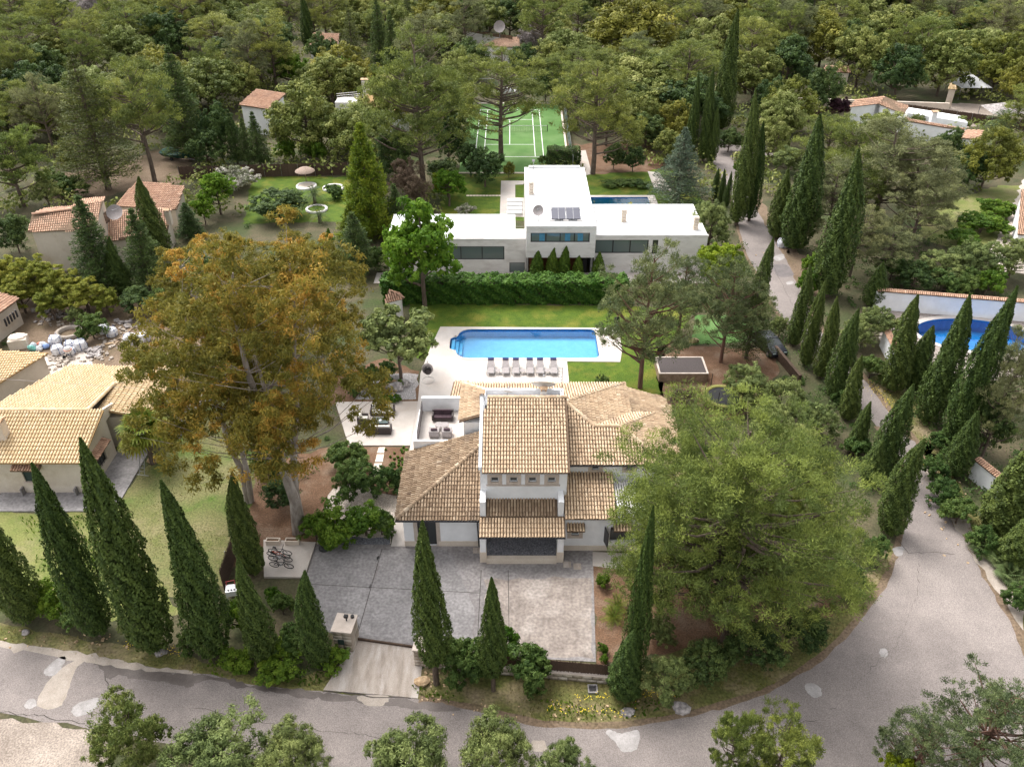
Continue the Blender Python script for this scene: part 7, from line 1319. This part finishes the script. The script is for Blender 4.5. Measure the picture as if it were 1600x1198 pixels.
for px, py, lab in ((1535, 862, 'fan palm shrub on the right verge by the road'), (1575, 905, 'low fan palm shrub at the right edge'), (1560, 880, 'fan palm shrub between the two on the right verge')): p = G(px, py); palm(lab, p.x, p.y, .5, 24, 1.1, True, 'dateleaf', px, spread=.8, r0=.1)
# ladder against the palm
b0 = G(222, 742); t0 = Vector((G(238, 726).x - .1, G(238, 726).y + .1, 3.5)); t = thing('ladder', 'aluminium ladder leaning against the fan palm', 'ladder', b0); d = (t0 - b0); sd = Vector((d.y, -d.x, 0)).normalized() * .22
for s_ in (-1, 1): MB().tube(b0 + sd * s_, t0 + sd * s_, .03, n=6).build('rail', M['metal'], t)
for i in range(1, 12): MB().tube(b0 + d * (i / 12) - sd, b0 + d * (i / 12) + sd, .02, n=5).build('rung', M['metal'], t)
MB().tube(b0 - sd * 2.6, b0 + sd * 2.6, .03, n=6).build('foot_bar', M['metal'], t)
# ================================================================== building yard
M['bag'] = surf('white_bulk_bag', L(.55, .55, .58), L(.72, .72, .75), 4, rough=.7, bump=.4, bscale=8); M['strap'] = plain('blue_strap', L(.05, .10, .28), .6)
for k, (px, py, s_, lab) in enumerate([(88, 537, .55, 'upright white bulk bag at the back of the bag heap'), (92, 552, .55, 'white bulk bag at the front left of the bag heap'), (112, 553, .42, 'half-filled white bulk bag low in the bag heap'), (127, 545, .6, 'open white bulk bag at the right of the bag heap'), (110, 543, .45, 'sagging white bulk bag in the middle of the heap'), (164, 519, .52, 'white bulk bag beside the yard bush, left one'), (176, 524, .52, 'white bulk bag beside the yard bush, right one'), (205, 536, .62, 'white bulk bag by the block wall, left one'), (226, 532, .58, 'white bulk bag by the block wall, right one'), (1222, 385, .6, 'lone white rubble bag on the lane shoulder')]):
    p = G(px, py); t = thing('bulk_bag', lab, 'bag', (p.x, p.y, 0), k * .7, 'white bulk bags of rubble' if k < 9 else None); rg = random.Random(k); V = []; n = 12; lv = 6
    for j in range(lv):
        f = j / (lv - 1)
        for i in range(n):
            a = 2 * math.pi * i / n; sq = (abs(math.cos(a)) ** 5 + abs(math.sin(a)) ** 5) ** -.2; r_ = s_ * (1.0 + .16 * math.sin(math.pi * f) - .06 * f) * sq * .92 * (1 + rg.uniform(-.06, .06)); V.append((r_ * math.cos(a), r_ * math.sin(a), s_ * 1.55 * f * (1 + rg.uniform(-.05, .05))))
    V.append((0, 0, s_ * 1.15)); b = MB().add(V, [(j * n + i, j * n + (i + 1) % n, (j + 1) * n + (i + 1) % n, (j + 1) * n + i) for j in range(lv - 1) for i in range(n)] + [((lv - 1) * n + i, (lv - 1) * n + (i + 1) % n, lv * n) for i in range(n)]); b.build('sack', M['bag'], t, False)
    for i in (0, 3, 6, 9): a = V[i]; c = V[(lv - 1) * n + i]; MB().path([Vector(a) * 1.05, Vector(V[2 * n + i]) * 1.04, Vector(c) * 1.03, Vector((c[0] * .7, c[1] * .7, c[2] + .2))], .03, 5).build('strap', M['strap'], t, False)
p = G(32, 541); t = thing('covered_tank', 'tank under a pale beige cover beside the shed', 'tank', (p.x, p.y, 0), .3); MB().bb(-.85, .85, -.65, .65, 0, 1.0).blob((0, 0, 1.0), (.95, .75, .35), 5).build('cover', M['cream'], t, False)
p = G(62, 545); t = thing('bag_pile', 'low pile of coloured plastic bags between the tank and the bulk bags', 'bags', (p.x, p.y, 0))
for i, (dx, dy, c) in enumerate(((-.7, .2, L(.5, .55, .6)), (-.2, .4, L(.55, .15, .1)), (.3, .3, L(.6, .6, .65)), (.1, -.3, L(.5, .5, .5)), (-.5, -.3, L(.15, .4, .35)), (.7, .0, L(.2, .3, .55)))): MB().blob((dx, dy, .25), (.38, .3, .3), i, rough=.3).build('bag', plain('bag_plastic', c, .5), t, False)
p = G(110, 558); t = thing('cement_mixer', 'small orange and grey cement mixer in front of the bag heap', 'mixer', (p.x, p.y, 0)); MB().lathe((0, 0, .55), [(.2, 0), (.36, .15), (.38, .35), (.24, .62)], 14).build('drum', M['offwhite'], t, False); MB().lathe((0, 0, .88), [(.385, 0), (.39, .06)], 14).build('gear_ring', plain('orange_paint', L(.55, .14, .04), .5), t, False); MB().tube((-.4, -.3, 0), (-.1, 0, .6), .03).tube((.4, -.3, 0), (.1, 0, .6), .03).tube((0, .5, 0), (0, .1, .6), .03).build('stand', M['black'], t, False); MB().tube((-.5, -.3, .2), (-.42, -.3, .2), .2, n=14).build('wheel', M['tyre'], t, False)
p = G(109, 522); t = thing('stone_ring', 'round pale concrete well ring on the ground of the building yard', 'ring', (p.x, p.y, 0)); MB().lathe((0, 0, 0), [(1.35, .02), (1.35, .4), (1.0, .4), (1.0, .02)], 26, close=False).build('ring', M['patchd'], t, False)
MB_ = lambda: MB()
for k, (a, c, lab) in enumerate((((172, 545), (208, 512), 'long pale timber plank between the bulk bags'), ((175, 535), (200, 528), 'short weathered plank by the bulk bags'), ((95, 505), (120, 495), 'pale plank at the back of the building yard'), ((150, 541), (178, 536), 'ochre board lying in front of the bulk bags'))):
    p, q = G(*a), G(*c); d = q - p; t = thing('timber_plank', lab, 'plank', (p + q) / 2, math.atan2(d.y, d.x)); MB().bb(-d.length / 2, d.length / 2, -.14, .14, .02, .10).build('board', M['wood'] if k != 3 else M['rock'], t, False)
for a, c, lab in ((((30, 508), (45, 518), (62, 528), (82, 540)), 0, 'black corrugated pipe running from the shed'), (((145, 540), (170, 536), (200, 533), (190, 534)), 0, 'black pipe lying between the bulk bags'), (((238, 530), (262, 536), (285, 545)), 0, 'grey hose trailing right of the bulk bags')):
    P = [G(*q, .1) for q in a]; t = thing('drain_pipe', lab, 'pipe', P[0]); MB().path(P, .09, 8).build('pipe', M['black'], t)
p = G(217, 554, .9); t = thing('blue_bucket', 'round blue bucket on the block retaining wall', 'bucket', (p.x, p.y, .75)); MB().lathe((0, 0, 0), [(.2, 0), (.28, .5), (.25, .5), (.18, .06)], 16, close=False).build('bucket', plain('blue_plastic', L(.02, .12, .5), .4), t, False); MB().lathe((0, 0, .42), [(.01, 0), (.24, .02)], 14).build('content', M['strap'], t, False)
rg = np.random.default_rng(8); V = []; F = []
def rubble(name, label, polys, n, smin, smax, mat, seed):
    rg = np.random.default_rng(seed); b = MB()
    for i in range(n):
        x0, y0, x1, y1 = polys[int(rg.integers(0, len(polys)))]; p = G(rg.uniform(x0, x1), rg.uniform(y0, y1)); s_ = rg.uniform(smin, smax); b.box((p.x, p.y, s_ * .3), (s_ * rg.uniform(.8, 1.8), s_ * rg.uniform(.7, 1.3), s_ * rg.uniform(.3, .8)), rg.uniform(0, 3), Matrix.Rotation(rg.uniform(-.5, .5), 3, 'X'))
    o = b.build(name, M[mat]); return props(o, label, None, None, 'stuff')
rubble('rubble', 'scattered pale rubble in the building yard', [(60, 482, 125, 510), (110, 540, 175, 565), (150, 505, 215, 545), (60, 552, 110, 580)], 210, .08, .32, 'patchd', 4); rubble('rubble', 'grey broken slabs at the back of the building yard', [(55, 485, 120, 505), (135, 545, 160, 560), (180, 500, 230, 512)], 50, .2, .6, 'rockg', 5)
rubble('verge_stones', 'small stones along the road verges', [(0, 985, 230, 1012), (655, 1050, 700, 1095), (1180, 300, 1260, 400), (1440, 740, 1530, 880), (700, 1090, 1000, 1125)], 150, .05, .14, 'rock', 6)
# ================================================================== cable near the camera
a = G(150, 1133, 5.2); b = G(625, 1193, 5.0); d = b - a; a2 = a - d * 2; b2 = b + d * 2; t = thing('overhead_cable', 'thin pale overhead cable crossing the lower left trees', 'cable', a2)
MB().path([a2.lerp(b2, i / 24) + Vector((0, 0, -.5 * math.sin(math.pi * i / 24))) for i in range(25)], .012, 5).build('wire', M['mesh'], t)
# ================================================================== shade sails, lane things
p = G(1580, 172, 2.2); t = thing('shade_sail', 'grey pitched shade tent in the far courtyard at the upper right', 'tent', (p.x, p.y, 0)); MB().add([(-4, -2, 2.0), (4.5, -2.5, 2.0), (4.5, 3, 2.2), (-4, 3, 2.2), (0, .3, 3.6)], [(0, 1, 4), (1, 2, 4), (2, 3, 4), (3, 0, 4)]).build('canopy', M['rockg'], t, False)
for x, y in ((-4, -2), (4.5, -2.5), (4.5, 3), (-4, 3)): MB().tube((x, y, 0), (x, y, 2.0), .05).build('pole', M['metal'], t, False)
p = G(1515, 133, 2); t = thing('white_tent', 'white peaked tent behind the far gatehouse', 'tent', (p.x, p.y, 0)); MB().add([(-3, -3, 2.2), (3, -3, 2.2), (3, 3, 2.2), (-3, 3, 2.2), (0, 0, 4.0)], [(0, 1, 4), (1, 2, 4), (2, 3, 4), (3, 0, 4)]).build('canopy', M['white'], t, False)
for x in (-3, 3):
    for y in (-3, 3): MB().tube((x, y, 0), (x, y, 2.2), .05).build('pole', M['metal'], t, False)
# ================================================================== the person by the pool
p = G(963.5, 515); t = thing('person', 'person in blue jeans and dark top standing at the far pool corner', 'person', (p.x, p.y, .06), .5)
J = {'pel': (0, 0, .95, .13, .10), 'sp': (0, 0, 1.15, .135, .09), 'ch': (0, 0, 1.36, .165, .10), 'nk': (0, .0, 1.50, .06, .06), 'hd0': (0, .01, 1.58, .075, .085), 'hd1': (0, .01, 1.68, .085, .10), 'hd2': (0, 0, 1.76, .05, .06)}
for s_, n in ((-1, 'l'), (1, 'r')):
    J.update({f'hp{n}': (s_ * .09, 0, .90, .095, .095), f'kn{n}': (s_ * .10, .02, .50, .06, .06), f'an{n}': (s_ * .10, -.02, .09, .042, .042), f'to{n}': (s_ * .11, .14, .04, .04, .03),
              f'sh{n}': (s_ * .19, 0, 1.40, .06, .06), f'el{n}': (s_ * .25, .06, 1.14, .045, .045), f'wr{n}': (s_ * .14, .27, 1.16, .032, .032), f'pa{n}': (s_ * .09, .33, 1.17, .035, .022)})
    for k in range(4): J[f'f{k}{n}'] = (s_ * (.07 + .012 * k) - .0, .40 - .006 * abs(k - 1), 1.185 - .018 * k, .010, .010)
    J[f'th{n}'] = (s_ * .06, .345, 1.21, .011, .011)
ks = list(J); ix = {k: i for i, k in enumerate(ks)}; Ed = [('pel', 'sp'), ('sp', 'ch'), ('ch', 'nk'), ('nk', 'hd0'), ('hd0', 'hd1'), ('hd1', 'hd2')]
for n in 'lr':
    Ed += [('pel', f'hp{n}'), (f'hp{n}', f'kn{n}'), (f'kn{n}', f'an{n}'), (f'an{n}', f'to{n}'), ('ch', f'sh{n}'), (f'sh{n}', f'el{n}'), (f'el{n}', f'wr{n}'), (f'wr{n}', f'pa{n}'), (f'pa{n}', f'th{n}')] + [(f'pa{n}', f'f{k}{n}') for k in range(4)]
me = bpy.data.meshes.new('body'); me.from_pydata([J[k][:3] for k in ks], [(ix[a], ix[b]) for a, b in Ed], []); bd = link('body', me, t)
bd.modifiers.new('skin', 'SKIN'); 
for i, k in enumerate(ks): me.skin_vertices[0].data[i].radius = J[k][3:5]; me.skin_vertices[0].data[i].use_root = (k == 'pel')
sd_ = bd.modifiers.new('sub', 'SUBSURF'); sd_.levels = 1; sd_.render_levels = 1
B = NB('person_clothes_and_skin'); v = B.n('TexCoord').outputs['Object']; sx = B.n('SeparateXYZ'); B.l(v, sx.inputs[0]); mr = B.n('MapRange'); B.l(sx.outputs[2], mr.inputs[0]); mr.inputs[1].default_value = 0; mr.inputs[2].default_value = 1.8
rp = B.ramp(mr.outputs[0], [(0, L(.03, .03, .03)), (.05, L(.06, .10, .22)), (.54, L(.02, .02, .022)), (.835, L(.45, .27, .19))]); B.t.nodes[-1].color_ramp.interpolation = 'CONSTANT'; B.l(rp, B.b.inputs['Base Color']); B.b.inputs['Roughness'].default_value = .8; me.materials.append(B.m)
MB().blob((0, -.02, 1.73), (.098, .115, .085), 2, 10, 6, .05).build('hair', M['darkwood'], t, False)
MB().blob((0, .11, 1.655), (.014, .022, .02), 2, 6, 4, .0).build('nose', plain('skin', L(.45, .27, .19), .6), t, False)
for s_ in (-1, 1): MB().blob((s_ * .032, .098, 1.69), (.012, .008, .008), 2, 6, 4, 0).build('eye', M['black'], t, False)
MB().blob((0, .103, 1.615), (.022, .006, .006), 2, 6, 4, 0).build('mouth', plain('lips', L(.3, .12, .1), .6), t, False)
MB().bb(-.06, .06, .36, .40, 1.13, 1.22).build('camera_in_hand', M['black'], t, False)
# ================================================================== grasses and weeds (nobody could count them)
M['grassb'] = fol('grass_blades', L(.12, .13, .03), L(.18, .17, .05), L(.30, .25, .12), .3); M['weed'] = fol('weed_leaves', L(.07, .13, .014), L(.12, .19, .02), L(.2, .26, .03), .3); M['yellowfl'] = plain('yellow_flowers', L(.75, .55, .02), .7)
def blades(name, label, polys, dens, h, wd, mat, seed, avoid=()):
    rg = np.random.default_rng(seed); Ps = []
    for poly in polys:
        Q = np.array([G2(*q) for q in poly]); (x0, y0), (x1, y1) = Q.min(0), Q.max(0); k = int((x1 - x0) * (y1 - y0) * dens); X = rg.uniform(x0, x1, k); Y = rg.uniform(y0, y1, k); ins = np.zeros(k, bool)
        for i in range(len(Q)):
            a, b = Q[i], Q[(i + 1) % len(Q)]; c = ((a[1] > Y) != (b[1] > Y)); ins ^= c & (X < (b[0] - a[0]) * (Y - a[1]) / (b[1] - a[1] + 1e-9) + a[0])
        dn = np.sin(X * .9 + Y * .4) + np.sin(X * .35 - Y * 1.1 + 2) + rg.normal(0, .7, k); ins &= dn > -.3; Ps.append(np.stack([X[ins], Y[ins], np.zeros(ins.sum())], 1))
    P = np.concatenate(Ps); m = len(P); hh = h * rg.uniform(.4, 1.3, (m, 1)); P[:, 2:] = hh * .45; D = np.stack([rg.normal(0, .5, m), rg.normal(0, .5, m), np.ones(m)], 1); V, F = diamonds(P, unit(rg, m) * np.array([1, 1, .3]), 1.0, wd, rg, D)
    V = V.reshape(-1, 4, 3); c = V.mean(1, keepdims=True); ax = (V[:, 2] - V[:, 0]) / np.linalg.norm(V[:, 2] - V[:, 0], axis=1, keepdims=True); V[:, 2] = P + ax * hh * .6; V[:, 0] = P - ax * hh * .6; V = V.reshape(-1, 3)
    o = link(name, np_mesh(name, V, F, np.clip(.5 + .3 * np.sin(P[:, 0] * .7 + P[:, 1]) + rg.normal(0, .2, m), 0, 1), M[mat])); return props(o, label, None, None, 'stuff')
vg = [[(0, 978), (120, 994), (260, 1022), (420, 1054), (500, 1060), (500, 1078), (330, 1054), (160, 1030), (0, 1001)], [(650, 1060), (690, 1035), (860, 1052), (960, 1055), (1060, 1020), (1200, 990), (1330, 935), (1390, 860), (1400, 875), (1330, 978), (1200, 1076), (1050, 1121), (950, 1132), (850, 1128), (740, 1104), (660, 1090)], [(1440, 715), (1455, 690), (1520, 790), (1600, 880), (1600, 960), (1560, 905), (1500, 810)], [(1345, 595), (1390, 590), (1450, 660), (1440, 690), (1400, 645)]]
blades('verge_grass', 'dry and green grass along the road verges', vg, 26, .22, .03, 'grassb', 1)
blades('verge_weeds', 'leafy green weeds on the verges and under the road cypresses', [[(320, 1030), (420, 1050), (545, 1030), (520, 1060), (480, 1076), (330, 1054)], [(640, 1070), (700, 1080), (760, 1095), (740, 1105), (660, 1092)], [(840, 1090), (960, 1105), (1080, 1080), (1000, 1125), (860, 1125)], [(30, 805), (150, 805), (220, 890), (60, 895)]], 30, .30, .06, 'weed', 2)
blades('farm_grass', 'patchy grass of the farmhouse lawn', [[(190, 780), (250, 700), (290, 640), (420, 660), (430, 720), (385, 805), (350, 900), (200, 860)]], 16, .14, .025, 'grassb', 3)
blades('lawn_grass', 'short grass of the pool lawn', [[(665, 478), (975, 482), (985, 510), (690, 510)], [(890, 570), (1030, 575), (1030, 636), (985, 640), (900, 605)]], 40, .06, .02, 'weed', 4)
rg = np.random.default_rng(12); b = MB()
for i in range(420):
    f = rg.random(); seg = [((850, 1105), (1000, 1118)), ((1442, 722), (1500, 800)), ((190, 1008), (300, 1022)), ((1352, 600), (1400, 640)), ((900, 1090), (1060, 1085))][int(rg.integers(0, 5))]; p = G(seg[0][0] + (seg[1][0] - seg[0][0]) * f + rg.normal(0, 5), seg[0][1] + (seg[1][1] - seg[0][1]) * f + rg.normal(0, 4)); s_ = .035; z = rg.uniform(.1, .28); b.add([(p.x - s_, p.y, z), (p.x, p.y - s_, z), (p.x + s_, p.y, z), (p.x, p.y + s_, z)], [(0, 1, 2, 3)])
props(b.build('wild_flowers', M['yellowfl']), 'tiny yellow wild flowers on the verges', None, None, 'stuff')
b = MB(); rg = np.random.default_rng(13)
for i in range(44):
    x = rg.choice([603 + 6.5 * j for j in range(6)]); p = G(x + rg.normal(0, 1), rg.uniform(700, 750)); b.blob((p.x, p.y, .1), (.13, .13, .14), i, 6, 4, .3)
props(b.build('seedlings', M['shrubb']), 'rows of small seedlings in the planting bed beside the villa', None, None, 'stuff')
# ================================================================== a thing made of one piece is that mesh itself
for r_ in [o for o in SC.objects if o.parent is None and o.type == 'EMPTY' and len(o.children) == 1 and not o.children[0].children]:
    ch = r_.children[0]; nm = r_.name.split('.')[0]; Mw = Matrix.LocRotScale(r_.location, r_.rotation_euler, r_.scale) @ ch.matrix_local; ch.parent = None; ch.matrix_world = Mw
    for k_ in ('label', 'category', 'group'):
        if k_ in r_: ch[k_] = r_[k_]
    bpy.data.objects.remove(r_); ch.name = nm
